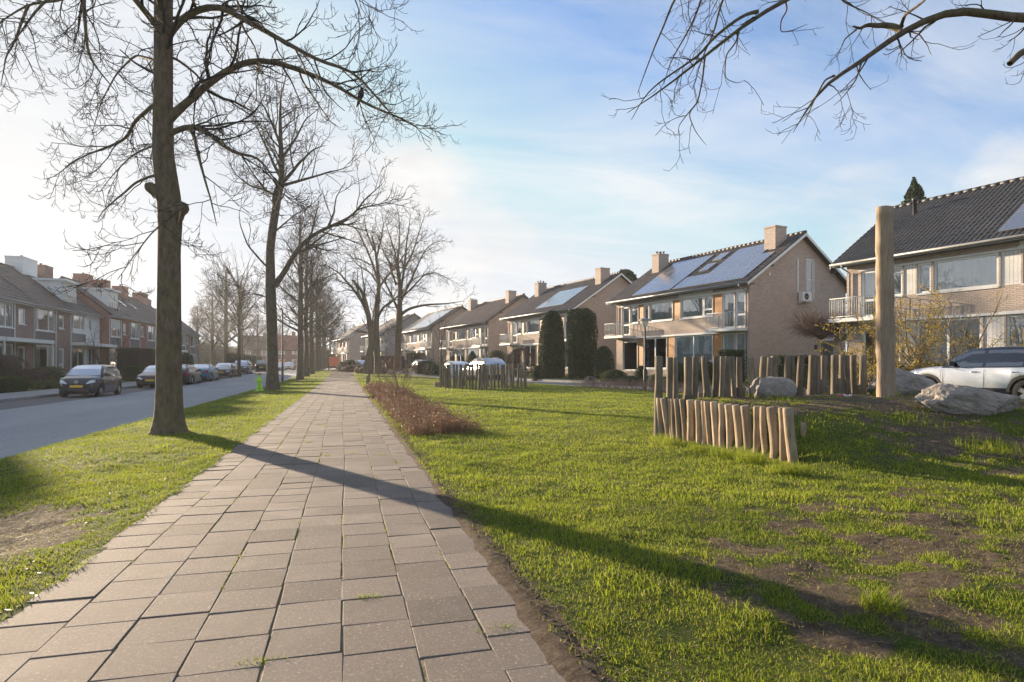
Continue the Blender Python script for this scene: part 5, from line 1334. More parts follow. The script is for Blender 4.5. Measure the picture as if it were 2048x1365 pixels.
# ================================================================ play area, stones, street furniture
def wood_mat(name, c, c2, dark, moss=None):
    m, nt, b = nt_new(name); o = coords(nt)
    inf = N(nt,'ShaderNodeObjectInfo')
    ad0 = N(nt,'ShaderNodeVectorMath'); ad0.operation='ADD'; L(nt,o,ad0.inputs[0])
    mu = N(nt,'ShaderNodeVectorMath'); mu.operation='SCALE'; mu.inputs[0].default_value=(7,11,5); L(nt,inf.outputs['Random'],mu.inputs[3]); L(nt,mu.outputs[0],ad0.inputs[1])
    v = mapped(nt, ad0.outputs[0], (1,1,.10)); n = noise(nt, v, 26, 6, .65, .3); n2 = noise(nt, ad0.outputs[0], 3.0, 5); n3 = noise(nt, mapped(nt, ad0.outputs[0], (1,1,.06)), 60, 3, .7)
    col = mixc(nt, ramp(nt, n, [(.33,0.0),(.68,1.0)]), c, c2)
    col = mixc(nt, ramp(nt, n2, [(.45,0.0),(.72,.65)]), col, dark)
    col = mixc(nt, ramp(nt, n3, [(.60,0.0),(.70,.85)]), col, tuple(x*.3 for x in dark))
    if moss: col = mixc(nt, ramp(nt, n2, [(.25,.5),(.42,0.0)]), col, moss)
    tone = N(nt,'ShaderNodeMath'); tone.operation='MULTIPLY_ADD'; L(nt,inf.outputs['Random'],tone.inputs[0]); tone.inputs[1].default_value=.45; tone.inputs[2].default_value=.75
    col = mixc(nt, 1.0, col, tone.outputs[0], 'MULTIPLY')
    L(nt, col, b.inputs['Base Color']); b.inputs['Roughness'].default_value=.85; b.inputs['Specular IOR Level'].default_value=.15
    h = N(nt,'ShaderNodeMath'); h.operation='MULTIPLY_ADD'; L(nt,n3,h.inputs[0]); h.inputs[1].default_value=-.8; L(nt,n,h.inputs[2])
    bump(nt, b, h.outputs[0], .7, .012); return m
M_POST = wood_mat('weathered_post_wood', (.30,.225,.15), (.48,.37,.26), (.18,.14,.10), (.13,.12,.05))
M_POST_G = wood_mat('grey_post_wood', (.150,.122,.088), (.265,.22,.165), (.10,.08,.06), (.10,.10,.05))
M_POLE = wood_mat('debarked_pole_wood', (.235,.175,.12), (.37,.285,.20), (.19,.15,.11))
M_ENDGRAIN = mat('end_grain', (.26,.21,.15), .85, .4, 40, .3)
def post_mesh(h, r, rg, lean=(0,0), k=12, n=9, foot=.15, name='post', mats=None, knot=True):
    mb = MB(); pts=[]; rad=[]
    bx, by = rg.normal(0,.010,2); ph = rg.uniform(0,6.28)
    for i in range(n):
        s = i/(n-1); z = -foot + (h+foot)*s
        pts.append((lean[0]*z + bx*math.sin(s*5+ph)*1.0, lean[1]*z + by*math.cos(s*4+ph), z)); rad.append(r*(1.05-.10*s+rg.normal(0,.025)))
    pts[-1] = (pts[-1][0],pts[-1][1],h); 
    d = Vector(pts[-1])-Vector(pts[-2]); pts.append(tuple(Vector(pts[-1])+d.normalized()*.012)); rad.append(rad[-1]*.82)
    mb.tube(pts, rad, k, 0, cap=True)
    V = np.array(mb.v); a = np.arctan2(V[:,1],V[:,0])
    w = 1+.06*np.sin(a*3+ph)+.05*np.sin(a*2+ph*2)+.03*np.sin(a*5+V[:,2]*9)
    zc = V[:,2]; cx = np.interp(zc,[p[2] for p in pts],[p[0] for p in pts]); cy = np.interp(zc,[p[2] for p in pts],[p[1] for p in pts])
    V[:,0] = cx+(V[:,0]-cx)*w; V[:,1] = cy+(V[:,1]-cy)*w
    mb.v = [tuple(p) for p in V]
    mb.m[-1] = 1
    return mb.mesh(name, mats or [M_POST, M_ENDGRAIN])
def palisade(name, label, items, m, ref, group=None):
    root = empty(name, ref, 0, label, 'fence', group); rg = np.random.default_rng(len(items)*7+1)
    for (px, d, ztop, wpx, lean) in items:
        p = PX(px, HOR, d); zg = float(ground_h(p.x,p.y)); r = wpx/F*d/2
        me = post_mesh(max(.15, ztop-zg), r, rg, (lean*cT, -lean*sT), mats=[m, M_ENDGRAIN], foot=.45)
        o = link('post', me, root); o.location = Vector((p.x,p.y,zg))-Vector(ref)
    return root
def q6(x): return 1260+x/4.096
low = [(258,480,55),(305,485,50),(345,490,32),(370,490,34),(405,490,46),(447,490,44),(500,498,58),(570,500,60),(612,508,42),(655,512,50),(708,513,60),(765,527,64),(828,535,68),(895,540,66),(968,545,72),(1048,550,68),(1108,555,52),(1175,558,74),(1258,562,58),(1340,565,84)]
rg_ = random.Random(4)
items=[]
for (x,y,w) in low:
    d = 9.9-(x-258)/1082*2.5; yp = 680+y/4.096; items.append((q6(x), d, CAMZ-(yp-HOR)/F*d, w/4.096*.98, rg_.uniform(-.10,-.02)))
items += [(q6(1228),7.75,.42,8,.02),(q6(1412),7.9,.40,11,0.0)]
palisade('palisade', 'low row of sunlit wooden stakes holding the front edge of the play mound', items, M_POST, GX(1450,900), None)
tall = [(240,140,68),(318,150,52),(360,150,46),(455,145,62),(512,145,54),(630,142,58),(700,142,52),(750,142,46),(800,142,54),(850,142,46),(897,148,46),(1005,152,58),(1075,142,54),(1130,150,54),(1178,138,48),(1207,140,34),(1275,135,50),(1330,135,50),(1376,135,54),(1480,130,62),(1537,135,52),(1590,135,54),(1670,130,50),(1735,130,50),(1790,132,52),(1842,130,50),(1893,130,54)]
items=[]
for (x,y,w) in tall:
    d = np.interp(x,[240,320,520,900,1005,1893],[9.95,10.2,10.7,11.3,11.8,12.6]); yp = 680+y/4.096
    items.append((q6(x), d, CAMZ-(yp-HOR)/F*d, w/4.096, rg_.uniform(-.05,.05)))
stubs = [(285,475,46,10.1),(405,452,52,10.5),(470,450,50,10.7),(575,440,46,10.9),(625,430,56,11.0),(735,435,44,11.2),(775,440,40,11.2),(850,438,46,11.3),(925,415,50,11.4),(1350,395,46,12.1),(1420,400,44,12.2),(1560,330,60,12.3),(1615,378,48,12.35),(1700,320,60,12.45),(1762,330,52,12.5),(1868,372,52,12.6),(1915,375,46,12.65)]
for (x,y,w,d) in stubs: items.append((q6(x), d, CAMZ-(680+y/4.096-HOR)/F*d, w/4.096, 0.0))
palisade('palisade', 'taller ring of grey wooden stakes standing behind the play mound', items, M_POST_G, GX(1500,850), None)
far = [285,330,375,445,487,550,605,680,742,785,860,912,965,1010,1055,1145,1195,1275,1340,1395,1440,1505,1550,1635,1710,1785]
items=[]
for i,x in enumerate(far):
    px = 860+x/9.309; d = 30.6+1.0*math.sin(pi*(i/25.0))*-1+i*.02; items.append((px, d, CAMZ+rg_.uniform(-.02,.08), rg_.uniform(3.9,5.0), rg_.uniform(-.06,.04)))
for i in range(12):
    items.append((885+i*15.0+rg_.uniform(-3,3), 32.5+1.2*math.sin(pi*i/11), CAMZ+rg_.uniform(-.05,.05), 4.2, rg_.uniform(-.04,.04)))
palisade('palisade', 'farther small ring of wooden stakes on the lawn before two parked cars', items, M_POST_G, GX(965,777), None)

# tall pole and boulders
def pole():
    b = PX(1770, HOR, 11.3); zg = float(ground_h(b.x,b.y)); me = post_mesh(CAMZ+(HOR-416)/F*11.3-zg, .150, np.random.default_rng(9), (-.004,0), k=20, n=26, foot=.4, name='climbing_pole', mats=[M_POLE, M_ENDGRAIN])
    o = link('wooden_pole', me); o.location = (b.x,b.y,zg); tag(o,'tall thick debarked wooden pole standing upright on the play mound','pole')
pole()
def stone_mat():
    m, nt, b = nt_new('granite_boulder'); o = coords(nt)
    n = noise(nt,o,3.2,8,.65); s = noise(nt,o,60,3,.7); w = noise(nt,o,11,6,.65,.5)
    c = mixc(nt, ramp(nt,n,[(.32,0.0),(.68,1.0)]), (.22,.20,.185), (.43,.365,.305))
    c = mixc(nt, ramp(nt,w,[(.5,0.0),(.7,.7)]), c, (.20,.20,.20))
    c = mixc(nt, ramp(nt,s,[(.60,0.0),(.72,.7)]), c, (.62,.60,.57)); c = mixc(nt, ramp(nt,s,[(.26,.85),(.38,0.0)]), c, (.05,.05,.052))
    L(nt,c,b.inputs['Base Color']); b.inputs['Roughness'].default_value=.9; b.inputs['Specular IOR Level'].default_value=.2
    h = N(nt,'ShaderNodeMath'); h.operation='MULTIPLY_ADD'; L(nt,s,h.inputs[0]); h.inputs[1].default_value=.25; L(nt,w,h.inputs[2])
    bump(nt,b,h.outputs[0],.9,.035); return m
M_STONE = stone_mat()
def boulder(px, pybase, d, w, h, dep, seed, label, planes, rz=0.0, sink=.12):
    import bmesh
    bm = bmesh.new(); bmesh.ops.create_icosphere(bm, subdivisions=6, radius=1.0)
    V = np.array([v.co[:] for v in bm.verts]); rg = np.random.default_rng(seed)
    for (nx,ny,nz,dd) in planes:
        nv = np.array((nx,ny,nz),float); nv /= np.linalg.norm(nv); e = V@nv-dd; V = V - np.where(e>0, e*.88, 0)[:,None]*nv
    for _ in range(14):
        nv = rg.normal(0,1,3); nv /= np.linalg.norm(nv); e = V@nv-rg.uniform(.72,.92); V = V - np.where(e>0,e*.8,0)[:,None]*nv
    nz = (fbm(V[:,0]*2.2+V[:,2]*1.1+seed, V[:,1]*2.2-V[:,2]*1.4, seed, 5)-.5)*.30 + (np.abs(fbm(V[:,0]*5+V[:,2]*4, V[:,1]*5+V[:,2]*3+seed, seed+3, 4)-.5)-.1)*-.10 + (fbm(V[:,0]*14+V[:,2]*11, V[:,1]*14+V[:,2]*9+seed, seed+5, 3)-.5)*.06
    V = V*(1+nz)[:,None]
    V = V*np.array((w/2,dep/2,h/1.55)); V[:,2] = np.maximum(V[:,2], -h*.45)
    for v, c in zip(bm.verts, V): v.co = c
    me = bpy.data.meshes.new('boulder'); bm.to_mesh(me); bm.free(); me.polygons.foreach_set('use_smooth',[True]*len(me.polygons)); me.materials.append(M_STONE)
    p = PX(px, HOR, d); zg = float(ground_h(p.x,p.y)); o = link('boulder', me); o.location = (p.x,p.y,zg+h*.40-sink); o.rotation_euler = (0,0,-TH+rz)
    return tag(o, label, 'boulder', 'granite boulders on the play mound')
boulder(1546, 798, 10.9, .80, .46, .6, 3, 'small squarish grey boulder with flat top, left of the tall wooden pole', [(0,0,1,.72),(-1,0,.2,.8),(1,0,.1,.85)], sink=.04)
boulder(1800, 790, 12.0, 1.26, .58, .8, 7, 'rounded rough boulder directly behind the tall wooden pole', [(.6,-.2,1,.75)], sink=.08)
boulder(1932, 826, 9.0, 1.45, .48, .8, 12, 'long low boulder with pinkish lit end in front of the silver car', [(.45,0,1,.62),(-1,-.3,.3,.85)], sink=.10, rz=-.05)
def litter():
    p = PX(1690, 787, 10.9); zg = float(ground_h(p.x,p.y)); rg = np.random.default_rng(2)
    mb = MB(); n=7
    P = [[(-.11+.22*i/n+rg.normal(0,.012), -.06+.12*j/n+rg.normal(0,.012), .02+abs(rg.normal(0,.022))) for j in range(n+1)] for i in range(n+1)]
    for i in range(n):
        for j in range(n): mb.quad(P[i][j],P[i+1][j],P[i+1][j+1],P[i][j+1], 1 if i<2 or (i==4 and j<3) else 0)
    o = mb.build('wrapper', [mat('white_foil',(.75,.73,.73),.4,.1,9,.1), mat('red_foil',(.55,.05,.06),.4,.1,9,.1)]); o.location=(p.x,p.y,zg); tag(o,'crumpled red and white wrapper lying on the mound left of the pole','litter')
litter()
def stump():
    b = GX(874,774,0); me = post_mesh(.24,.17,np.random.default_rng(5),k=14,n=5,foot=.1,name='tree_stump',mats=[M_POST,M_ENDGRAIN]); o = link('log_seat', me); o.location=(b.x,b.y,float(ground_h(b.x,b.y))); tag(o,'short pale log seat beside the farther stake ring','log')
    for i,(px,h) in enumerate(((880.5,1.9),(884,1.7))):
        b = GX(px,771,0); me = post_mesh(h,.045,np.random.default_rng(6+i),k=10,n=6,foot=.2,name='tree_stake',mats=[M_POST_G,M_ENDGRAIN]); o = link('tree_stake', me); o.location=(b.x,b.y,float(ground_h(b.x,b.y))); tag(o, ('left' if i==0 else 'right')+' one of two upright stakes supporting the young tree','stake','stakes of the young tree')
stump()
def stake():
    b = PX(736, HOR, 38.0); zg = float(ground_h(b.x,b.y)); mb = MB(); mb.box(-.11,-.04,-.2,.11,.04,.62,0,.01)
    for i in range(len(mb.v)):
        x,y,z = mb.v[i]
        if z > .5 and x < 0: mb.v[i] = (x,y,z-.14)
    o = mb.build('wooden_stake', M_POST_G); o.location=(b.x,b.y,zg); o.rotation_euler=(0,.06,-TH); tag(o,'dark slanted-top wooden marker post at the right edge of the path','post')
stake()

# ---------------------------------------------------------------- street furniture
M_BLACK = mat('black_paint', (.018,.018,.02), .45, .2, 6, .05)
M_LAMPGLASS = mat('lamp_cover', (.75,.75,.72), .35, .1, 4, 0)
def lamp_tall(px, d, h, label, X=None):
    b = PX(px,HOR,d); zg = float(ground_h(b.x,b.y)) if X is None else X
    t = empty('street_lamp',(b.x,b.y,zg),0,label,'street lamp','tall street lamps of the left road')
    q=MB(); q.lathe([(.085,-.3),(.085,1.1),(.06,1.15),(.05,h-.1),(.05,h)],12); q.build('pole',M_BLACK,t)
    q=MB(); q.box(-.05,-.75,h-.02,.05,.1,h+.07,0,.03); o=q.build('lamp_head',M_BLACK,t); q=MB(); q.box(-.04,-.7,h-.04,.04,-.2,h-.021); q.build('lamp_cover',M_LAMPGLASS,o)
    return t
lamp_tall(565,48,5.6,'black street lamp at the verge edge, right of the second tree')
lamp_tall(484,92,6.6,'thin street lamp on the far pavement in front of the parked grey suv')
def lamp_lantern(px, d, label):
    b = PX(px,HOR,d); zg=float(ground_h(b.x,b.y)); h=3.25
    t = empty('street_lamp',(b.x,b.y,zg),0,label,'street lamp','lantern lamps of the right street')
    q=MB(); q.lathe([(.075,-.3),(.075,.9),(.045,.95),(.04,h-.42)],12); q.build('pole',mat('green_black_pole',(.03,.035,.035),.5,.2,5,.03) if 'M_LP' not in globals() else M_BLACK,t)
    q=MB(); q.lathe([(.05,h-.42),(.10,h-.38),(.17,h-.14),(.17,h-.12)],16); q.build('lamp_cover',M_LAMPGLASS,t)
    q=MB(); q.lathe([(.27,h-.12),(.27,h-.09),(.12,h-.02),(.02,h),(.001,h)],20); q.lathe([(.001,h-.118),(.26,h-.118)],20); q.build('lamp_shade',M_GUTTER,t)
    return t
lamp_lantern(1290,27.7,'grey hat-shaped lantern on slim pole before the house with orange panels')
lamp_lantern(772,66,'grey hat-shaped lantern on slim pole before the grey clad gable')
def bin_(px,d,h,w,label):
    b=PX(px,HOR,d); zg=float(ground_h(b.x,b.y)); t=empty('wheelie_bin',(b.x,b.y,zg),-TH,label,'bin')
    q=MB(); v0=(-w*.42,-w*.42); 
    for (z0,s0,z1,s1) in ((.06,.40,h-.08,.5),):
        c=[(-w*s0,-w*s0,z0),(w*s0,-w*s0,z0),(w*s0,w*s0,z0),(-w*s0,w*s0,z0),(-w*s1,-w*s1,z1),(w*s1,-w*s1,z1),(w*s1,w*s1,z1),(-w*s1,w*s1,z1)]
        for f in ((0,3,2,1),(4,5,6,7),(0,1,5,4),(1,2,6,5),(2,3,7,6),(3,0,4,7)): q.quad(*[c[k] for k in f])
    q.box(-w*.53,-w*.53,h-.13,w*.53,w*.53,h-.081); q.build('body',M_BLACK,t)
    q=MB(); q.box(-w*.54,-w*.55,h-.078,w*.54,w*.54,h,0,.03); q.build('lid',M_BLACK,t)
    for s in (-1,1): q=MB(); q.lathe([(.001,-.03),(.1,-.03),(.1,.03),(.001,.03)],12,0,(s*w*.38,w*.44,.1),'x'); q.build('wheel',M_BLACK,t)
bin_(690,76,1.08,.70,'black wheelie bin at the right edge of the path, far ahead')
def bollard():
    b=PX(657,HOR,80); q=MB(); q.lathe([(.07,-.2),(.07,.9),(.085,.92),(.085,1.0),(.05,1.06),(.001,1.08)],12); o=q.build('bollard',M_BLACK); o.location=(b.x,b.y,float(ground_h(b.x,b.y))); tag(o,'black bollard at the left edge of the path, far ahead','bollard')
bollard()
def banner():
    b=PX(668,HOR,104); zg=float(ground_h(b.x,b.y)); t=empty('banner',(b.x,b.y,zg),-TH,'bright orange panel on two posts at the far end of the path','sign')
    q=MB(); q.box(-.85,-.02,.55,.85,.02,2.15); q.build('panel',mat('orange_sheet',(.85,.20,.06),.6,.15,2,.05),t)
    for s in (-.7,.7): q=MB(); q.box(s-.04,.021,-.2,s+.04,.09,2.2); q.build('post',M_POST_G,t)
banner()
def child_figure():
    b = GX(519,781,-.08); t = empty('traffic_figure',(b.x,b.y,float(ground_h(b.x,b.y))),-TH,'lime green child-shaped plastic warning figure with dark cap at the road edge','traffic figure')
    m = mat('lime_plastic',(.42,.80,.05),.45,.12,3,.05); dk = mat('brown_cap',(.30,.09,.04),.6,.1,5,.05)
    q=MB()
    q.lathe([(.001,.005),(.20,.005),(.21,.03),(.19,.06),(.001,.07)],16)
    q.tube([(-.09,0,.05),(-.07,0,.18),(-.035,0,.34),(0,0,.46)],[.07,.065,.075,.085],10); q.tube([(.12,0,.05),(.09,0,.18),(.045,0,.33),(0,0,.46)],[.07,.062,.075,.085],10)
    q.tube([(0,0,.40),(0,0,.50),(.0,0,.60),(-.005,0,.66),(-.005,0,.70)],[.10,.115,.105,.07,.045],12)
    q.tube([(.0,-.02,.62),(-.09,-.05,.56),(-.15,-.06,.52),(-.22,-.06,.55)],[.042,.038,.034,.03],8); q.tube([(.05,0,.62),(.12,0,.55),(.11,-.04,.45)],[.042,.038,.032],8)
    q.lathe([(.001,.70),(.05,.705),(.085,.75),(.09,.79),(.07,.84),(.001,.87)],14); q.tube([(-.08,0,.775),(-.105,0,.77)],[.022,.012],6)
    q.build('body',m,t)
    q=MB(); q.lathe([(.096,.805),(.094,.84),(.07,.875),(.001,.89)],14); q.box(-.19,-.055,.805,-.06,.055,.822,0,.006); q.build('cap',dk,t)
child_figure()
def bird():
    p = PX(722, 187, 12.15); t = empty('bird',(p.x,p.y,p.z-.115),radians(35),'dark pigeon perched on the long right limb of the big tree','bird')
    q=MB(); q.tube([(0,.15,-.12),(0,.09,-.05),(0,.05,.03),(0,0,.09),(0,-.02,.14),(0,-.022,.17),(0,-.03,.205),(0,-.035,.225)],[.014,.025,.05,.062,.05,.033,.036,.015],10); q.tube([(0,-.06,.205),(0,-.09,.198)],[.010,.002],6)
    q.tube([(.02,.02,.04),(.02,.0,-.03)],[.006,.005],5); q.tube([(-.02,.02,.04),(-.02,.0,-.03)],[.006,.005],5)
    q.build('body',mat('grey_plumage',(.05,.05,.058),.7,.3,12,.1),t)
bird()

# ================================================================ shrubs and hedges
def leaf_mat(name, a, b2, tl=.25):
    m, nt, b = nt_new(name); at = N(nt,'ShaderNodeAttribute'); at.attribute_name='tone'
    c = mixc(nt, at.outputs['Fac'], a, b2); L(nt,c,b.inputs['Base Color']); b.inputs['Roughness'].default_value=.6; b.inputs['Specular IOR Level'].default_value=.2
    tr=N(nt,'ShaderNodeBsdfTranslucent'); L(nt,c,tr.inputs[0]); mx=N(nt,'ShaderNodeMixShader'); mx.inputs[0].default_value=tl
    L(nt,b.outputs[0],mx.inputs[1]); L(nt,tr.outputs[0],mx.inputs[2]); L(nt,mx.outputs[0],nt.nodes['Material Output'].inputs[0]); return m
M_YEW = leaf_mat('yew_needles',(.022,.042,.012),(.068,.10,.026),.12)
M_BOX = leaf_mat('box_leaves',(.035,.055,.012),(.095,.125,.03))
M_HEDGE_BR = leaf_mat('brown_hedge_leaves',(.06,.040,.026),(.15,.095,.055))
M_DRY = leaf_mat('dry_twig_leaves',(.095,.058,.040),(.27,.165,.11))
M_GARDEN = leaf_mat('garden_leaves',(.045,.07,.018),(.13,.155,.045))
M_YELLOW = leaf_mat('yellow_blossom',(.48,.34,.03),(.75,.56,.09),.35)
M_BLOOM = leaf_mat('reddish_buds',(.18,.075,.06),(.36,.20,.17))
def leaves(P, size, rg, asp=.55, tone=None):
    n=len(P); d=nrm(rg.normal(0,1,(n,3))); e=nrm(np.cross(d,rg.normal(0,1,(n,3)))); s=(size*rg.uniform(.6,1.3,n))[:,None]
    V=np.stack([P-d*s*.5, P+e*s*asp*.5, P+d*s*.5, P-e*s*asp*.5],1).reshape(-1,3)
    t = np.clip(rg.normal(.45,.25,n),0,1) if tone is None else np.clip(tone+rg.normal(0,.18,n),0,1)
    return V, np.arange(n*4), np.full(n,4), np.repeat(t,4), np.zeros(n*4)
def lump_surface(rg, n, shape, lumps=.12, fill=.25):
    """points near the surface of a body of revolution r(h), h in 0..1"""
    h = rg.uniform(0,1,n); a = rg.uniform(0,2*pi,n); r = shape(h)
    sd = rg.integers(0,1000)
    k = 1+lumps*2*(fbm(np.cos(a)*2.2+h*3+sd, np.sin(a)*2.2+h*2.4, int(sd), 3)-.5)
    q = 1-fill*rg.uniform(0,1,n)**2.2
    return np.stack([r*k*q*np.cos(a), r*k*q*np.sin(a), h+ (rg.normal(0,.01,n))],1)
def bush(name, px, d, w, h, label, cat, m, n=5000, size=.05, shape='dome', group=None, lumps=.14, z0=0.0, asp=.55, seed=1, core=True, pos=None, stem=None):
    b = PX(px,HOR,d) if pos is None else Vector((*pos,0)); zg=float(ground_h(b.x,b.y))
    rg=np.random.default_rng(seed+int(px*3)&0xffff)
    sh = {'dome':lambda s: np.sqrt(np.clip(1-(np.abs(s-.38)/.63)**2.3,0,1)), 'column':lambda s: np.clip(.80+.55*s-.75*s**2,0,1)*np.clip((1.02-s)/.16,0,1)**.5, 'cone':lambda s: np.clip(1.02-s,0,1)**.62*np.clip(.75+1.6*s,0,1),
          'flame':lambda s: np.clip(.86+.5*s-.25*s*s,0,1)*np.clip((1.01-s)/.09,0,1)**.5, 'ball':lambda s: np.sqrt(np.clip(1-((s-.5)/.5)**2,0,1)), 'spruce':lambda s: np.clip(1-s,0,1)*(.75+.35*np.abs(np.sin(s*26)))}[shape]
    P=lump_surface(rg,n,sh,lumps); P=P*np.array((w/2,w/2,h)); P[:,2]+=z0-.02
    root=empty(name,(b.x,b.y,zg),0,label,cat,group)
    me=join_mesh('foliage',[leaves(P,size,rg,asp)],[m]); link('foliage',me,root)
    if core:
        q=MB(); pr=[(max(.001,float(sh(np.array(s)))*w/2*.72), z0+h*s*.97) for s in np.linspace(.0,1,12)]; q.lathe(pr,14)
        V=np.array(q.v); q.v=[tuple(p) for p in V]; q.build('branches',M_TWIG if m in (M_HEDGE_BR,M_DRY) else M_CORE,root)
    if stem:
        q=MB(); q.tube([(0,0,-.1),(.01,0,z0*.5),(0,0,z0+h*.2)],[stem*1.2,stem,stem*.9],8); q.build('trunk',M_BARK_DK,root)
    return root
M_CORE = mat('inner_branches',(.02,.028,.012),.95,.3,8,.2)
def hedge(name, pts, w, h, label, m, n=9000, size=.05, seed=1, cat='hedge', group=None):
    """clipped hedge along world points"""
    rg=np.random.default_rng(seed); A=Vector((*pts[0],0)); B_=Vector((*pts[1],0)); Ln=(B_-A).length; ang=math.atan2(B_.y-A.y,B_.x-A.x); mid=(A+B_)/2; zg=float(ground_h(mid.x,mid.y))
    root=empty(name,(mid.x,mid.y,zg),ang,label,cat,group)
    fa=np.array([Ln*w,Ln*h,Ln*h,w*h,w*h]); f=rg.choice(5,n,p=fa/fa.sum()); x=rg.uniform(-Ln/2,Ln/2,n); y=rg.uniform(-w/2,w/2,n); z=rg.uniform(0,h,n)
    z=np.where(f==0,h,z); y=np.where(f==1,-w/2,np.where(f==2,w/2,y)); x=np.where(f==3,-Ln/2,np.where(f==4,Ln/2,x))
    P=np.stack([x,y,z],1); wob=(fbm(x*1.3+seed,y*1.3+z,seed,3)-.5)*.16; P=P*(1+0)+np.stack([0*x,np.sign(y)*wob*(np.abs(y)>w*.45),wob*.6*(z>h*.9)],1)+rg.normal(0,.02,(n,3))
    link('foliage',join_mesh('foliage',[leaves(P,size,rg)],[m]),root)
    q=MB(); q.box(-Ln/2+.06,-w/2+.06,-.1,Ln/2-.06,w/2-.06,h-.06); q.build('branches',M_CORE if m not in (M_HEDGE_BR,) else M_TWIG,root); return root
def stems(name, loc, label, cat, n, spread, h, lv, seed, m_st, m_tw, leafm=None, leafsize=.03, leafper=1.0, group=None, r0=.018, zoff=-.03, trunk_h=0.0, trunk_r=.04, up=.9, droop=0.0, levels_leaf=2):
    """multi-stemmed bare shrub"""
    X,Y=loc; zg=float(ground_h(X,Y))+zoff; root=empty(name,(X,Y,zg),0,label,cat,group); rg=np.random.default_rng(seed)
    S=Sets(); C=Sets(); P=np.empty((n,9,3)); R=np.empty((n,9))
    for i in range(n):
        a=2*pi*i/n+rg.uniform(-.5,.5); d=np.array((cos(a)*spread*rg.uniform(.3,1.2),sin(a)*spread*rg.uniform(.3,1.2),up)); d/=np.linalg.norm(d); p=np.array((cos(a)*r0*2,sin(a)*r0*2,trunk_h)); P[i,0]=p
        for j in range(1,9):
            d=d+rg.normal(0,.11,3)+np.array((0,0,-droop*j/8)); d/=np.linalg.norm(d); p=p+d*h*rg.uniform(.85,1.1)/8; P[i,j]=p
        R[i]=r0*np.linspace(1,.3,9)
    S.add(P,R,6)
    if trunk_h>0: S.add(np.array([[(0,0,-.1),(.01,0,trunk_h*.5),(0,0,trunk_h+.05)]]),np.array([[trunk_r*1.25,trunk_r,trunk_r]]),10)
    cur=(P,R); tips=[]
    for d in lv:
        d=dict(d); k=d.pop('k',3); Q,RR=spawn(cur[0],cur[1],rg,**d); C.add(Q,RR,k); cur=(Q,RR); tips.append(Q)
    link('trunk',S.mesh('trunk',m_st),root); link('crown',C.mesh('crown',m_tw),root)
    if leafm:
        pts=np.concatenate([t[:,1:].reshape(-1,3) for t in tips[-levels_leaf:]]); k=int(len(pts)*leafper); pts=pts[rg.integers(0,len(pts),k)]+rg.normal(0,.012,(k,3))
        link('blossom' if leafm is M_YELLOW else 'leaves',join_mesh('leaves',[leaves(pts,leafsize,rg,.7)],[leafm]),root)
    return root
# --- right gardens
bush('conifer',1105,48.9,2.35,5.25,'tall egg-shaped clipped yew, left one of the columnar pair','shrub',M_YEW,15000,.12,'column','columnar yews',lumps=.24)
bush('conifer',1163,45.6,2.10,5.15,'tall flat-topped shaggy yew, right one of the columnar pair','shrub',M_YEW,15000,.13,'flame','columnar yews',lumps=.34)
bush('shrub',1042,50,2.2,2.35,'round brown leafless shrub on short stem left of the columnar yews','shrub',M_HEDGE_BR,9000,.07,'ball',z0=.25,stem=.06,core=False,lumps=.2)
bush('shrub',945,66,1.75,2.2,'small clipped dark green cone beside the farther stake ring','shrub',M_YEW,5000,.08,'cone')
bush('shrub',993,66,2.6,2.2,'dark rounded shrub against the shaded gable, right of the green cone','shrub',M_YEW,4000,.09,'dome')
bush('shrub',1207,44,1.5,2.3,'dark bushy evergreen right of the columnar yews','shrub',M_YEW,5000,.08,'dome')
bush('shrub',1075,46,.9,1.2,'low dark evergreen at the foot of the left columnar yew','shrub',M_YEW,2500,.07,'dome')
bush('shrub',1228,39,1.7,.95,'loose green garden shrub right of the columnar yews','shrub',M_GARDEN,3500,.08,'dome',lumps=.3)
bush('shrub',1262,36,1.6,.6,'low spreading green shrub before the dark ground-floor windows','shrub',M_GARDEN,2600,.07,'dome',lumps=.3)
bush('shrub',1283,37.5,.8,1.1,'small dark shrub between two dark windows','shrub',M_YEW,2200,.06,'dome')
bush('shrub',1312,33,1.0,.75,'pale grey-green shrub beside the lantern pole','shrub',leaf_mat('sage_leaves',(.12,.13,.08),(.26,.27,.17)),2600,.05,'dome',lumps=.25)
bush('shrub',1180,40,.7,.5,'bluish low shrub at the street side below the yews','shrub',leaf_mat('blue_leaves',(.07,.10,.11),(.16,.21,.21)),1500,.05,'dome')
bush('shrub',1358,32.5,1.3,1.35,'dark green shrub behind the taller stakes, left end','shrub',M_YEW,3000,.06,'dome')
bush('shrub',1412,34,1.2,1.25,'light green clipped ball under the blind window','shrub',M_BOX,3600,.055,'ball')
bush('shrub',1398,31.5,.9,1.0,'loose leafy shrub in front of the clipped ball','shrub',M_GARDEN,2500,.07,'dome',lumps=.3)
hedge('hedge',(HW(25.0,24.3),HW(26.2,24.0)),.8,1.75,'tall dark square-cut shrub at the house corner',M_YEW,5000,.06,3)
hedge('hedge',(HW(27.2,22.8),HW(29.4,22.6)),.9,1.3,'dark hedge along the shaded brick gable',M_YEW,4500,.06,4)
hedge('hedge',(HW(24.7,20.6),HW(24.7,10.0)),.7,1.05,'long low green hedge behind the tall wooden pole and silver car',M_BOX,16000,.05,5)
hedge('hedge',(HW(24.9,21.6),HW(26.8,21.6)),.5,.95,'short hedge at the garden corner behind the stakes',M_BOX,5000,.05,6)
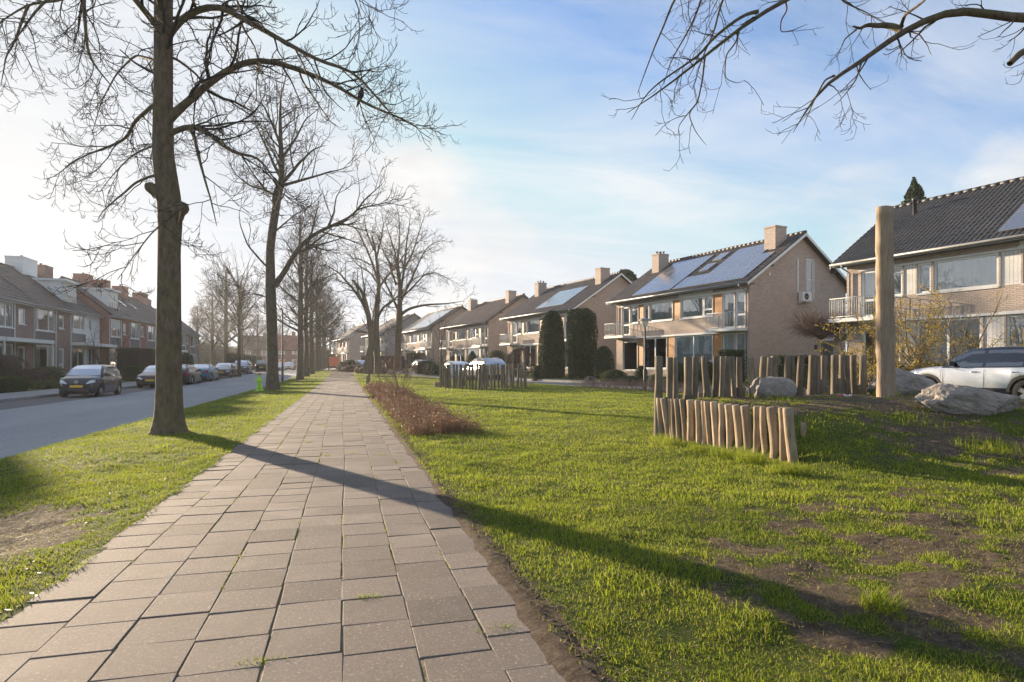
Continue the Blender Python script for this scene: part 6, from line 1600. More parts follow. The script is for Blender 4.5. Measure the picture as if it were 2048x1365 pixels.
p=PX(1642,HOR,31); stems('small_tree',(p.x,p.y),'umbrella-shaped leafless tree with fine reddish twigs before the shaded gable','tree',46,1.3,1.45,[dict(per_m=12,t0=.15,t1=1,len0=.75,len1=.45,ang=30,rr=.6,n=5,trop=(.0,.05),wig=.08,rmin=.008),dict(per_m=8,t0=.1,t1=1,len0=.4,len1=.25,ang=30,rr=.7,n=4,trop=(.0,.05),wig=.08,rmin=.007)],71,M_BARK_DK,mat('reddish_twigs',(.21,.15,.125),.8,.3,4,0),r0=.016,trunk_h=2.15,trunk_r=.05,up=.75)
M_TWIG_Y=mat('yellowish_twigs',(.30,.235,.12),.8,.3,4,0)
LVS=[dict(per_m=4.0,t0=.15,t1=1,len0=1.0,len1=.55,ang=36,rr=.6,n=6,trop=(.03,.05),wig=.15,rmin=.006),dict(per_m=4.5,t0=.1,t1=1,len0=.5,len1=.3,ang=38,rr=.65,n=5,trop=(.0,.06),wig=.16,rmin=.0045),dict(per_m=5,t0=.15,t1=1,len0=.25,len1=.15,ang=40,rr=.7,n=3,trop=(0,.08),wig=.15,rmin=.0036)]
LVY=[dict(d,rmin=d['rmin']*1.7) for d in LVS]
p=PX(1905,HOR,21.5); stems('flowering_shrub',(p.x,p.y),'wide vase-shaped witch hazel with sparse yellow blossom behind the silver car','shrub',12,1.05,4.0,LVY,72,mat('pale_bark',(.20,.165,.11),.85,.3,6,.2),M_TWIG_Y,M_YELLOW,.055,.55,'witch hazels in front of the nearest right house',r0=.035,up=.85)
p=PX(1722,HOR,23.0); stems('flowering_shrub',(p.x,p.y),'yellow blossoming witch hazel left of the tall wooden pole','shrub',7,.9,3.0,LVY,73,M_BARK_DK,M_TWIG_Y,M_YELLOW,.06,1.5,'witch hazels in front of the nearest right house',r0=.03,up=1.0)
p=PX(1815,HOR,23.0); stems('flowering_shrub',(p.x,p.y),'twiggy witch hazel just right of the tall wooden pole, yellow at the top','shrub',9,.7,3.7,LVY,74,M_BARK_DK,M_TWIG_Y,M_YELLOW,.06,1.1,'witch hazels in front of the nearest right house',r0=.03,up=1.15)
p=PX(882,HOR,31.5); stems('young_tree',(p.x,p.y),'young bare tree tied between two stakes beside the farther stake ring','tree',5,.45,1.5,[dict(per_m=3,t0=.2,t1=1,len0=.7,len1=.4,ang=36,rr=.6,n=5,trop=(.05,.05),wig=.1,rmin=.007),dict(per_m=4,t0=.2,t1=1,len0=.3,len1=.2,ang=36,rr=.7,n=4,trop=(.05,.05),wig=.1,rmin=.006)],75,M_BARK_DK,M_TWIG,r0=.016,trunk_h=2.2,trunk_r=.032,up=1.0)
p=PX(1225,HOR,43); stems('shrub',HW(27.5,41.6),'bare upright shrub against the shaded gable right of the yews','shrub',14,.7,2.4,LVS[:2],76,M_BARK_DK,M_TWIG,r0=.016,up=1.0)
p=PX(868,HOR,75); stems('shrub',(p.x,p.y),'bare garden tree before the far house with balcony','tree',7,.8,3.6,LVS[:2],77,M_BARK_DK,M_TWIG,r0=.04,up=1.0)
# strip of bare stems along the street kerb
def bare_hedge(name, label, A0, A1, B0, B1, n, h, seed):
    rg=np.random.default_rng(seed); A=rg.uniform(A0,A1,n); B=rg.uniform(B0,B1,n); X=B*cos(HA)-A*sin(HA); Y=B*sin(HA)+A*cos(HA); c=HW((B0+B1)/2,(A0+A1)/2)
    root=empty(name,(c[0],c[1],float(ground_h(*c))),0,label,'hedge'); C=Sets(); P=np.empty((n,5,3)); P[:,0]=np.stack([X-c[0],Y-c[1],ground_h(X,Y)-float(ground_h(*c))-.02],1); d=nrm(np.stack([rg.normal(0,.35,n),rg.normal(0,.35,n),np.ones(n)],1))
    for j in range(1,5): d=nrm(d+rg.normal(0,.12,(n,3))); P[:,j]=P[:,j-1]+d*(h*rg.uniform(.8,1.2,n)/4)[:,None]
    R=np.full((n,5),.006)*np.linspace(1,.5,5)[None]; C.add(P,R,3); Q,RR=spawn(P,R,rg,5,.2,1,.28,.16,35,.7,4,trop=(.05,.05),wig=.12,rmin=.0045); C.add(Q,RR,3)
    link('crown',C.mesh('crown',mat('red_brown_stems',(.30,.20,.165),.8,.3,4,0)),root)
    link('leaves',join_mesh('leaves',[leaves(Q[:,2:].reshape(-1,3)[rg.integers(0,len(Q)*2,len(Q)//2)],.03,rg)],[M_DRY]),root)
bare_hedge('bare_hedge','low strip of leafless reddish stems along the right street kerb',15.5,26.6,16.9,17.8,800,.42,81)
# brown shrub bed beside the path
def shrub_bed():
    rg=np.random.default_rng(83); parts=[]
    n=12000; Y=10.3+21.5*rg.uniform(0,1,n)**1.25; X=rg.uniform(.95,2.35,n); e=np.minimum((X-.95)/.3,(2.45-X)/.3); ok=(rg.uniform(0,1,n)<np.clip(e+.25,0,1))&(X<2.45-.5*(rg.uniform(0,1,n)<.3)); ok&=(Y>10.25+.35*fbm(X*3,Y,4,2)-.1*(X<1.6)); X,Y=X[ok],Y[ok]
    Z=ground_h(X,Y)-.01; hh=.27*(.25+1.25*sstep(.3,.7,fbm(X*2.4,Y*2.0,91,3)))*rg.uniform(.4,1.2,len(X))*np.clip(np.minimum((X-.9)/.35,(2.5-X)/.35)+.35,.3,1)
    wv=np.interp(Y,[10,16,32],[.006,.008,.014])
    v,f,l,t,a=blades(np.stack([X,Y,Z],1),hh,wv,rg,.55,2); parts.append((v,f,l,t,a))
    k=36000; i=rg.integers(0,len(X),k); P=np.stack([X[i]+rg.normal(0,.06,k),Y[i]+rg.normal(0,.06,k),Z[i]+hh[i]*rg.uniform(.0,1.05,k)],1); parts.append(leaves(P,np.interp(Y[i],[10,20,32],[.032,.042,.06]),rg,.6))
    k=3000; P=np.stack([rg.uniform(.75,2.6,k),rg.uniform(10.0,31,k),np.zeros(k)],1); P[:,2]=ground_h(P[:,0],P[:,1])+.012; parts.append(leaves(P,.035,rg,.7))
    me=join_mesh('shrub_bed',parts,[M_DRY]); tag(link('ground_cover',me),'low brown leafless ground-cover bed along the right edge of the path','ground cover',kind='stuff')
shrub_bed()
p=GX(800,792,0); stems('rose_shrub',(p.x,p.y),'taller bare rose shrub with reddish buds rising from the brown bed','shrub',16,.75,1.6,[dict(per_m=5,t0=.3,t1=1,len0=.6,len1=.35,ang=34,rr=.6,n=5,trop=(.08,.04),wig=.12,rmin=.006),dict(per_m=6,t0=.2,t1=1,len0=.28,len1=.16,ang=36,rr=.7,n=4,trop=(.06,.04),wig=.12,rmin=.005)],84,mat('olive_stems',(.16,.13,.07),.8,.3,4,0),mat('rose_twigs',(.20,.11,.09),.8,.3,4,0),M_BLOOM,.04,.22,r0=.010,up=1.0)
p=GX(765,775,0); stems('rose_shrub',(p.x,p.y),'smaller bare shrub left of the taller rose shrub in the brown bed','shrub',9,.8,1.2,[dict(per_m=5,t0=.3,t1=1,len0=.5,len1=.3,ang=34,rr=.6,n=5,trop=(.08,.04),wig=.12,rmin=.006)],85,mat('olive_stems',(.16,.13,.07),.8,.3,4,0),mat('rose_twigs',(.20,.11,.09),.8,.3,4,0),M_BLOOM,.045,.25,r0=.010,up=1.0)
# dead leaves and pale scraps on the lawn and path edge
def litter_leaves():
    rg=np.random.default_rng(88); n=1500; X=.86+np.abs(rg.normal(0,.13,n)); Y=rg.uniform(1.8,12,n); P=[np.stack([X,Y,ground_h(X,Y)+.012],1)]
    n=500; X=rg.uniform(1.0,9,n); Y=rg.uniform(2,12,n); P.append(np.stack([X,Y,ground_h(X,Y)+.02],1)); n=200; X=-1.5-np.abs(rg.normal(0,.3,n)); Y=rg.uniform(2.5,12,n); P.append(np.stack([X,Y,ground_h(X,Y)+.015],1))
    P=np.concatenate(P); n=len(P); d=nrm(np.stack([rg.normal(0,1,n),rg.normal(0,1,n),rg.normal(0,.10,n)],1)); e=nrm(np.cross(d,np.stack([rg.normal(0,.25,n),rg.normal(0,.25,n),np.ones(n)],1))); s=rg.uniform(.008,.022,n)[:,None]
    V=np.stack([P-d*s,P+e*s*.4,P+d*s,P-e*s*.4],1).reshape(-1,3); t=np.clip(rg.normal(.5,.3,n),0,1)
    me=fast_mesh('dead_leaves',V,np.arange(n*4),np.full(n,4),[leaf_mat('dead_leaves',(.055,.035,.022),(.14,.10,.068),.1)],False,{'tone':np.repeat(t,4)}); tag(link('dead_leaves',me),'scattered dead leaves along the path edge and lawn','leaves',kind='stuff')
litter_leaves()
# --- left gardens
def LX(px,X): return (-X)*F/((695-px)*cT)      # depth of a point on the line x = X seen at column px
bush('shrub',10,LX(10,-18.6),2.3,1.75,'round brown clipped shrub at the left picture edge','shrub',M_HEDGE_BR,6000,.06,'dome')
hedge('hedge',((-16.6,33.5),(-16.6,38.2)),.8,.75,'low square green hedge at the left picture edge',M_BOX,7000,.06,7)
for i,(px,X,w,h,lab,mm) in enumerate([(58,-18.2,2.4,1.0,'reddish-brown low garden shrub beside the square hedge',M_HEDGE_BR),(95,-18.0,2.6,1.15,'leafy green garden shrub under the big window',M_GARDEN),(112,-17.3,1.8,.55,'low green ground-cover shrub before the leafy shrub',M_GARDEN),(75,-17.2,2.2,.45,'flat green shrub at the pavement left of the black hatchback',M_GARDEN),(372,-18,1.7,2.3,'dark evergreen shrub just right of the big trunk','x')]):
    bush('shrub',px,LX(px,X),w,h,lab,'shrub',M_YEW if mm=='x' else mm,2600,.09,'dome',lumps=.3)
hedge('hedge',((-18.4,60.6),(-18.4,67.6)),1.6,2.45,'big dark clipped hedge block in front of the red brick house',M_HEDGE_BR,12000,.085,8)
hedge('hedge',((-16.7,55.4),(-16.7,59.8)),.9,1.15,'low green hedge behind the black hatchback',M_BOX,6000,.07,9)
hedge('hedge',((-17.2,116),(-17.2,165)),1.0,1.5,'long low dark hedge beyond the terraced row',M_HEDGE_BR,9000,.16,10)
hedge('hedge',((-19,115),(-19,150)),1.6,2.6,'taller loose dark hedge under the bare background trees',M_YEW,9000,.2,11)
hedge('hedge',((2.6,97),(9.5,99)),1.2,1.9,'brown beech hedge right of the orange panel',M_HEDGE_BR,7000,.12,12)
hedge('hedge',((9,90),(14.5,90.6)),1.4,2.1,'dark green hedge left of the double-trunked tree',M_YEW,6000,.12,13)
bush('shrub',712,74,4.6,.75,'low brown mounded shrub bed at the bend of the path','shrub',M_HEDGE_BR,4500,.09,'dome')
bush('shrub',742,66,3.6,.85,'low brown shrub around the double-trunked tree','shrub',M_HEDGE_BR,4000,.09,'dome')
bush('shrub',788,64,3.0,1.7,'dark loose shrub around the foot of the pale spreading tree','shrub',leaf_mat('purple_twigs',(.035,.025,.025),(.09,.06,.06)),3500,.10,'dome',lumps=.35,core=False)
bush('shrub',700,84,3.0,1.5,'olive mounded shrub behind the wheelie bin','shrub',M_GARDEN,3000,.10,'dome')
bush('shrub',852,66,2.6,1.5,'dark rounded shrub beside the dark car far down the street','shrub',M_YEW,3500,.10,'dome')
bush('shrub',866,62,2.2,1.15,'grey-green rounded shrub right of that dark rounded one','shrub',M_GARDEN,3000,.08,'dome')
bush('shrub',895,60,2.0,1.5,'leafy shrub left of the clipped green cone','shrub',M_GARDEN,2500,.09,'dome',lumps=.3)
p=(-18.0,54.5); stems('small_tree',p,'slim bare multi-stemmed tree before the white plastered house','tree',7,.42,4.2,LVS[:2],91,M_BARK_DK,M_TWIG,r0=.03,up=1.0)
def garden_fence():
    t=empty('garden_fence',(-16.7,64.5,float(ground_h(-16.7,64.5))),pi/2,'grey wooden garden fence left of the big trunk, beyond the dark hedge block','fence'); q=MB()
    for i in range(24): q.box(-3.2+i*.268,-.02,-.2,-3.2+i*.268+.25,.02,1.0)
    q.build('board_panel',M_POST_G,t)
    for x in (-3.25,0,3.25): q=MB(); q.box(x-.05,.021,-.3,x+.05,.12,1.1); q.build('post',M_POST_G,t)
garden_fence()
# --- thickets closing the view
for i,(px,d,w,h,lab) in enumerate([(392,185,26,7.5,'hazy brown thicket behind the end of the terraced row'),(445,200,26,6.5,'hazy brown thicket behind the split-trunk tree'),(492,190,20,5.5,'hazy brown thicket beyond the parked grey suv'),(545,230,24,6.0,'hazy thicket left of the red roof'),(622,235,22,6.0,'hazy thicket right of the red roof, between avenue trunks'),(655,150,12,4.5,'brown thicket left of the orange panel'),(690,170,16,5.5,'brown thicket above the orange panel'),(350,210,28,8.0,'hazy thicket behind the big trunk')]):
    bush('thicket',px,d,w,h,lab,'thicket',M_HEDGE_BR if i%3 else M_GARDEN,7000,.38,'dome',lumps=.5,group='thickets closing the view')
# --- trees behind the houses
bush('evergreen_tree',1250,78,4.2,6.0,'dark evergreen crown showing over the roof between two chimneys','tree',M_YEW,7000,.28,'dome',lumps=.35,z0=6.5,stem=.2)
bush('conifer_tree',1828,50,9.0,10.2,'dark spiky conifer tip above the nearest right house','tree',M_YEW,15000,.30,'spruce',lumps=.55,z0=5.6,stem=.15)
# ================================================================ cars
def paint(name, c, metal=.3, rough=.28):
    m, nt, b = nt_new(name); b.inputs['Metallic'].default_value=metal; b.inputs['Roughness'].default_value=rough
    n = noise(nt, coords(nt), 3, 4); L(nt, mixc(nt, ramp(nt,n,[(.3,0.0),(.7,1.0)]), tuple(x*.85 for x in c), c), b.inputs['Base Color'])
    b.inputs['Coat Weight'].default_value=.45; b.inputs['Coat Roughness'].default_value=.05; return m
M_CARGLASS = glass_mat('car_glass',(.14,.17,.18),.20,.01)
M_TYRE = mat('tyre_rubber',(.022,.022,.023),.85,.2,12,.2); M_RIM = mat('alloy_rim',(.42,.43,.44),.3,.1,6,.02,metal=.8)
M_TRIM = mat('black_plastic',(.025,.025,.027),.6,.2,9,.1)
M_HEAD = mat('headlight_glass',(.62,.66,.70),.12,.15,8,.0,spec=.8,coat=.8); M_TAIL = mat('taillight_glass',(.42,.015,.02),.15,.2,8,0,spec=.8,coat=.8)
M_PLATE = mat('yellow_plate',(.72,.47,.04),.5,.08,5,0); M_DARKIN = mat('car_interior',(.03,.03,.032),.9,.2,5,0)
M_CHROME = mat('chrome',(.6,.61,.62),.15,.05,5,0,metal=.9)
CT = {  # length, width, height, wheelbase, front overhang, wheel radius, belt, hood heights, screen base / roof front / roof rear / tail (fraction from the front)
 'mini':  dict(L=3.54,W=1.64,H=1.49,wb=2.41,fo=.59,r=.29,belt=.93,hood0=.78,hood1=.97,ws=.235,rf=.43,rr=.88,tl=.985,deck=.93,gc=.17),
 'hatch': dict(L=4.25,W=1.78,H=1.47,wb=2.60,fo=.83,r=.315,belt=.94,hood0=.72,hood1=.96,ws=.29,rf=.47,rr=.83,tl=.975,deck=.97,gc=.16),
 'suv':   dict(L=4.45,W=1.87,H=1.66,wb=2.70,fo=.86,r=.36,belt=1.07,hood0=.90,hood1=1.08,ws=.29,rf=.46,rr=.86,tl=.965,deck=1.12,gc=.22),
 'sedan': dict(L=4.65,W=1.83,H=1.43,wb=2.75,fo=.87,r=.325,belt=.93,hood0=.70,hood1=.94,ws=.29,rf=.45,rr=.70,tl=.86,deck=.99,gc=.15),
 'estate':dict(L=4.70,W=1.83,H=1.48,wb=2.77,fo=.88,r=.325,belt=.94,hood0=.72,hood1=.96,ws=.28,rf=.44,rr=.90,tl=.975,deck=.98,gc=.15),
 'offroad':dict(L=4.30,W=1.85,H=1.82,wb=2.55,fo=.70,r=.38,belt=1.12,hood0=1.02,hood1=1.12,ws=.30,rf=.36,rr=.95,tl=.975,deck=1.15,gc=.25),
}
def car(kind, loc, rz, label, col, roof=None, clad=False, plate=True, badge=False, group='parked cars', seed=0, glass=None):
    """local +y is the front"""
    c = CT[kind]; Ln, W, H = c['L'], c['W'], c['H']; hw = W/2; r = c['r']; gc = c['gc']
    t = empty('parked_car', loc, rz, label, 'car', group)
    yf = Ln/2; wf = yf-c['fo']; wr = wf-c['wb']
    body = col; trim = M_TRIM if clad else body; glass = glass or M_CARGLASS
    Yof = lambda f: yf - f*Ln
    ra = r+.055
    # stations along the car, dense at the wheel arches
    ys = sorted({-yf, -yf+.03, -yf+.10, -yf+.22, Yof(c['tl']), 0.0, Yof(c['ws']), yf-.03, yf-.10, yf-.22, yf-.40, yf, *[wf+ra*cos(a) for a in np.linspace(0,pi,13)], *[wr+ra*cos(a) for a in np.linspace(0,pi,13)], *np.linspace(-yf+.3,yf-.3,9)})
    def top(y):
        f = (yf-y)/Ln
        if f < c['ws']: 
            s = f/c['ws']; return c['hood0']+(c['hood1']-c['hood0'])*(1-(1-s)**2.0) - .16*max(0,1-s/.10)**2
        z = np.interp(f,[c['ws'],.6,c['tl'],1.0],[c['hood1'],c['belt']+.02,c['deck'],c['deck']-.03]); return z - .10*max(0,(f-.965)/.035)**2
    def wid(y):
        f=(yf-y)/Ln; e = 1-.26*max(0,1-f/.10)**2.2-.03*max(0,1-f/.3) ; g=1-.16*max(0,1-(1-f)/.08)**2.2-.03*max(0,1-(1-f)/.3); return hw*e*g
    def bot(y):
        for w in (wf,wr):
            if abs(y-w) < ra-1e-6: return max(gc, r+math.sqrt(max(0,ra*ra-(y-w)**2))*.98-.0)
        f=(yf-y)/Ln; return gc + .10*max(0,1-f/.05)+.14*max(0,1-(1-f)/.06)
    prof = lambda y: None
    V=[];sec=[]
    for y in ys:
        w=wid(y); tz=top(y); bz=min(bot(y),tz-.12); mid=bz+(tz-bz)*.5
        sh = tz-.055
        pts=[(0,bz),(w*.80,bz),(w*.965,bz+.0+(.02 if bz<.3 else 0)),(w*.995,bz+(sh-bz)*.30),(w,bz+(sh-bz)*.55),(w*.985,bz+(sh-bz)*.82),(w*.955,sh),(w*.90,tz-.012),(w*.70,tz+.012),(w*.35,tz+.026),(0,tz+.03)]
        sec.append([(x,y,z) for x,z in pts])
    n=len(sec[0]); mb=MB()
    for s in (1,-1):
        base=len(mb.v)
        for S_ in sec: mb.v += [(s*x,y,z) for x,y,z in S_]
        for i in range(len(sec)-1):
            for j in range(n-1):
                a=base+i*n+j; q=(a,a+1,a+n+1,a+n) if s<0 else (a,a+n,a+n+1,a+1)
                z=(sec[i][j][2]+sec[i][j+1][2])/2
                lowp = clad and j<=2 or (clad and z<gc+.17)
                mb.f.append(q); mb.m.append(1 if (lowp or j==0) else 0); mb.sm.append(True)
        for i in (0,len(sec)-1):
            pts=[base+i*n+j for j in range(n)]; mb.f.append(tuple(pts)); mb.m.append(0); mb.sm.append(False)
    # black lower bumpers, grille, door seams
    mb.box(-hw*.62,yf-.025,gc+.10,hw*.62,yf+.012,gc+.26,1,.01)
    if kind in ('suv','offroad','hatch','sedan','estate'): mb.box(-hw*.42,yf-.06,c['hood0']-.26,hw*.42,yf+.006,c['hood0']-.12,1,.01)
    mb.box(-hw*.72,-yf-.012,gc+.14,hw*.72,-yf+.03,gc+.30,1,.01)
    # wheel wells
    for w in (wf,wr): mb.box(-hw*.86,w-ra*.98,.16,-hw*.40,w+ra*.98,r+ra*.95,1); mb.box(hw*.40,w-ra*.98,.16,hw*.86,w+ra*.98,r+ra*.95,1)
    mb.box(-hw*.85,wr-.1,gc-.02,hw*.85,wf+.1,gc+.06,1)
    o=mb.build('body',[body,M_TRIM],t,recalc=False)
    # greenhouse
    zb=c['belt']; P=[(Yof(c['ws'])+.02,c['hood1']-.02,.86),(Yof((c['ws']+c['rf'])/2),(c['hood1']+H)/2+.05,.80),(Yof(c['rf']),H-.035,.735),(Yof((c['rf']*1.6+c['rr'])/2.6),H,.735),(Yof((c['rf']+c['rr']*2)/3),H-.004,.725),(Yof(c['rr']),H-.06,.70),(Yof((c['rr']+c['tl'])/2),(H+c['deck'])/2-.015,.77),(Yof(c['tl']),c['deck']-.03,.84)]
    rows=[]
    for (y,z,tw) in P:
        wb_=wid(y)*.945; zl=min(top(y)-.04,z-.005); wt=hw*tw; 
        f=np.clip((z-zl)/(H-zb),0.02,1); wt=wb_+(wt-wb_)*f
        rows.append([(wb_,y,zl),(wb_+(wt-wb_)*.5+.012*f,y,zl+(z-zl)*.5),(wt+.004,y,zl+(z-zl)*.90),(wt-.05*f,y,zl+(z-zl)*.985),(wt*.5,y,z+.012*f),(0,y,z+.016*f)])
    gm=MB(); m=len(rows[0])
    for s in (1,-1):
        base=len(gm.v)
        for R_ in rows: gm.v += [(s*x,y,z) for x,y,z in R_]
        for i in range(len(rows)-1):
            for j in range(m-1):
                a=base+i*m+j; q=(a,a+1,a+m+1,a+m) if s>0 else (a,a+m,a+m+1,a+1)
                gm.f.append(q); gm.m.append(0); gm.sm.append(True)
    gm.build('roof',roof or body,t)
    def patch(name, quad, ins, m, parent=t, off=.008, ref=None, nu=6, nv=5):
        """glass sheet lying just proud of the greenhouse"""
        (a,b,c_,d)=[Vector(p) for p in quad]; u0,u1,v0,v1=ins
        n_=((b-a).cross(d-a)).normalized()
        ctr=(a+b+c_+d)/4
        if (ctr-Vector((0,ctr.y*.6,.6))).dot(n_)<0: n_=-n_
        q=MB(); f=lambda u,v:(a*(1-u)+b*u)*(1-v)+(d*(1-u)+c_*u)*v+n_*off
        q.quad(f(u0,v0),f(u1,v0),f(u1,v1),f(u0,v1)); return q.build(name,m,parent)
    R_=rows
    def strip_glass(name, i0, i1, j0, j1, ins, s=None):
        """glass made of the greenhouse faces themselves, lifted a little: follows the curve"""
        q=MB(); off=.006
        for i in range(i0,i1):
            for sd in ((1,-1) if s is None else (s,)):
                A=[R_[i][k] for k in range(j0,j1+1)]; B=[R_[i+1][k] for k in range(j0,j1+1)]
                for k in range(len(A)-1):
                    p=[Vector((sd*x,y,z)) for x,y,z in (A[k],A[k+1],B[k+1],B[k])]
                    nn=(p[1]-p[0]).cross(p[3]-p[0]); nn.normalize(); ctr=sum(p,Vector())/4
                    if nn.dot(ctr-Vector((0,0,.5)))<0: nn=-nn
                    q.quad(*[v+nn*off for v in p])
        return q.build(name,m_g,t)
    m_g=glass
    def bil(i,j,u,v,s,off):   # point on side quad between station i and i+1
        a=Vector(R_[i][0]);b=Vector(R_[i][2]);d=Vector(R_[i+1][0]);e=Vector(R_[i+1][2])
        p=(a*(1-v)+b*v)*(1-u)+(d*(1-v)+e*v)*u; p.x+=off; return Vector((s*p.x,p.y,p.z))
    def side_pt(yq,v,s,off):
        yy=[R[0][1] for R in R_]
        for i in range(len(yy)-1):
            if yy[i]>=yq>=yy[i+1]:
                u=(yy[i]-yq)/(yy[i]-yy[i+1]); a=[Vector(R_[i][k])*(1-u)+Vector(R_[i+1][k])*u for k in (0,1,2)]
                p=a[0]*(1-2*v)+a[1]*2*v if v<.5 else a[1]*(2-2*v)+a[2]*(2*v-1); return Vector((s*(p.x+off),p.y,p.z))
        return Vector((0,yq,0))
    spans=[(c['ws']+.055,.555),(.575,min(.80,c['rr']-.02))]
    if kind=='mini': spans=[(c['ws']+.045,.60),(.62,.86)]
    if kind in ('suv','estate','offroad'): spans=[(c['ws']+.05,.545),(.565,.775),(.79,c['rr']+.0)]
    for s in (1,-1):
        for (f0,f1) in spans:
            q=MB(); k=8
            for a in range(k):
                fa=f0+(f1-f0)*a/k; fb=f0+(f1-f0)*(a+1)/k
                top_=lambda f: .93 
                q.quad(side_pt(Yof(fa),.05,s,.008),side_pt(Yof(fb),.05,s,.008),side_pt(Yof(fb),.94,s,.008),side_pt(Yof(fa),.94,s,.008))
            q.build('side_window',glass,t)
    # windscreen and rear window
    def across(i,u,v,off):
        # u along width -1..1, v between station i and i+1 (station pair list)
        a=Vector(R_[i[0]][3]);b=Vector(R_[i[1]][3]); a.x*=.96; b.x*=.96
        ca=R_[i[0]][5][2]-R_[i[0]][3][2]; cb=R_[i[1]][5][2]-R_[i[1]][3][2]
        p=a*(1-v)+b*v; bow=(1-u*u)*(ca*(1-v)+cb*v); return Vector((p.x*u,p.y,p.z+bow))
    for nm,i0,ii,sg in (('windscreen',0,(0,1,2),1),('rear_window',5,(5,6,7),-1)):
        q=MB(); 
        for (a,b,v0,v1) in ((ii[0],ii[1],.12 if sg>0 else .06,1.0),(ii[1],ii[2],0.0,.92 if sg>0 else .62)):
            nrm_=Vector((0,sg*.016,.014))
            for k in range(6):
                u0=-.93+1.86*k/6; u1=-.93+1.86*(k+1)/6
                q.quad(*[across((a,b),u,v,0)+nrm_ for u,v in ((u0,v0),(u1,v0),(u1,v1),(u0,v1))])
        q.build(nm,glass,t)
    # interior mass seen through the glass
    # wheels
    for s in (1,-1):
        for w in (wf,wr):
            we=empty('wheel',(0,0,0)); we.parent=t; we.location=(s*(hw-.115),w,r)
            q=MB(); q.lathe([(r*.62,-.10),(r*.95,-.10),(r,-.075),(r,.075),(r*.95,.10),(r*.62,.10)],24,0,axis='x'); q.build('tyre',M_TYRE,we)
            q=MB(); x1=s*.085; q.lathe([(r*.66,s*.098),(r*.60,s*.085),(r*.58,s*.02),(.001,s*.015)],20,0,axis='x')
            for k in range(5):
                a=2*pi*k/5+seed; d=Vector((0,cos(a),sin(a))); pr=Vector((0,-sin(a),cos(a)))
                p=[pr*.045,pr*-.045,d*r*.60+pr*-.065,d*r*.60+pr*.065]; p=[v+Vector((x1,0,0)) for v in p]; q.quad(*p,1); 
                q.quad(*[v-Vector((s*.05,0,0)) for v in p],1)
            q.lathe([(r*.17,s*.075),(r*.15,s*.097),(.001,s*.099)],12,1,axis='x'); q.build('rim',[M_TRIM,M_RIM],we)
    if clad:
        for s in (1,-1):
            for w in (wf,wr):
                q=MB()
                for k in range(14):
                    a0=pi*k/14; a1=pi*(k+1)/14
                    p=[(s*(hw+.006),w+(ra-.005)*cos(a0),r+(ra-.005)*sin(a0)),(s*(hw+.006),w+(ra-.005)*cos(a1),r+(ra-.005)*sin(a1)),(s*(hw+.004),w+(ra+.07)*cos(a1),r+(ra+.07)*sin(a1)),(s*(hw+.004),w+(ra+.07)*cos(a0),r+(ra+.07)*sin(a0))]
                    q.quad(*p); q.quad(p[0],p[1],(s*(hw-.08),p[1][1],p[1][2]),(s*(hw-.08),p[0][1],p[0][2])); q.quad(p[2],p[3],(s*(hw-.05),p[3][1],p[3][2]),(s*(hw-.05),p[2][1],p[2][2]))
                q.build('wheel_arch',M_TRIM,t)
    # lights, plates, mirrors, handles, door seams
    zf_=c['hood0']
    for s in (1,-1):
        q=MB(); y0=yf-.02
        pts=[]
        for k in range(7):
            f=k/6; x=s*(hw*.46+f*(hw*.40)); yy=None
            # follow the nose curve
            ylo=yf
            for yq in np.linspace(yf,yf-.5,60):
                if wid(yq)*.97>=abs(x): ylo=yq; break
            pts.append((x,ylo))
        hh=.11 if kind!='mini' else .13
        for k in range(6):
            (xa,ya),(xb,yb)=pts[k],pts[k+1]; za=zf_-.10+.02*k; 
            za0=zf_-.165+.012*k; za1=zf_-.165+.012*(k+1); zb0=za0+hh*(.45+.55*min(1,k/3)); zb1=za1+hh*(.45+.55*min(1,(k+1)/3))
            q.quad((xa,ya+.022,za0),(xb,yb+.022,za1),(xb,yb-.03,zb1),(xa,ya-.03,zb0)); q.quad((xa,ya-.03,zb0),(xb,yb-.03,zb1),(xb,yb-.10,zb1+.01),(xa,ya-.10,zb0+.01))
            q.quad((xa,ya+.022,za0),(xb,yb+.022,za1),(xb,yb-.05,za1-.01),(xa,ya-.05,za0-.01))
        q.build('headlight',M_HEAD,t)
        q=MB(); zt=c['deck']-.10; x0,x1=hw*.58,hw*.86
        if kind in ('suv','hatch','mini','estate','offroad'): q.box(s*hw*.70,-yf-.012,c['deck']-.32,s*hw*.875,-yf+.12,c['deck']+.0,0,.02)
        else: q.box(s*hw*.48,-yf-.012,c['deck']-.26,s*hw*.90,-yf+.10,c['deck']-.10,0,.02)
        q.build('taillight',M_TAIL,t)
        q=MB(); ym=Yof(c['ws']+.075); xm=wid(ym)*.95; q.box(s*(xm-.03),ym-.06,zb+.03,s*(xm+.21),ym+.06,zb+.17,0,.045); q.build('mirror',M_TRIM if clad else body,t)
        for k,f in enumerate((.50,.74) if kind!='mini' else (.55,)):
            q=MB(); yh=Yof(f); q.box(s*(hw*.975),yh-.09,zb-.16,s*(hw*1.0+.022),yh+.09,zb-.125,0,.012); q.build('door_handle',M_CHROME if seed%2 else body,t)
        q=MB()
        for f in ((c['ws']+.01,.56,.765) if kind!='mini' else (c['ws']+.01,.62)):
            yy=Yof(f)
            for z0,z1,w0,w1 in ((gc+.13,gc+.38,.988,1.0),(gc+.38,zb-.22,1.0,1.0),(zb-.22,zb-.08,1.0,.975)):
                q.quad((s*(hw*w0*wid(yy)/hw+.004),yy-.006,z0),(s*(hw*w0*wid(yy)/hw+.004),yy+.006,z0),(s*(hw*w1*wid(yy)/hw+.004),yy+.006,z1),(s*(hw*w1*wid(yy)/hw+.004),yy-.006,z1))
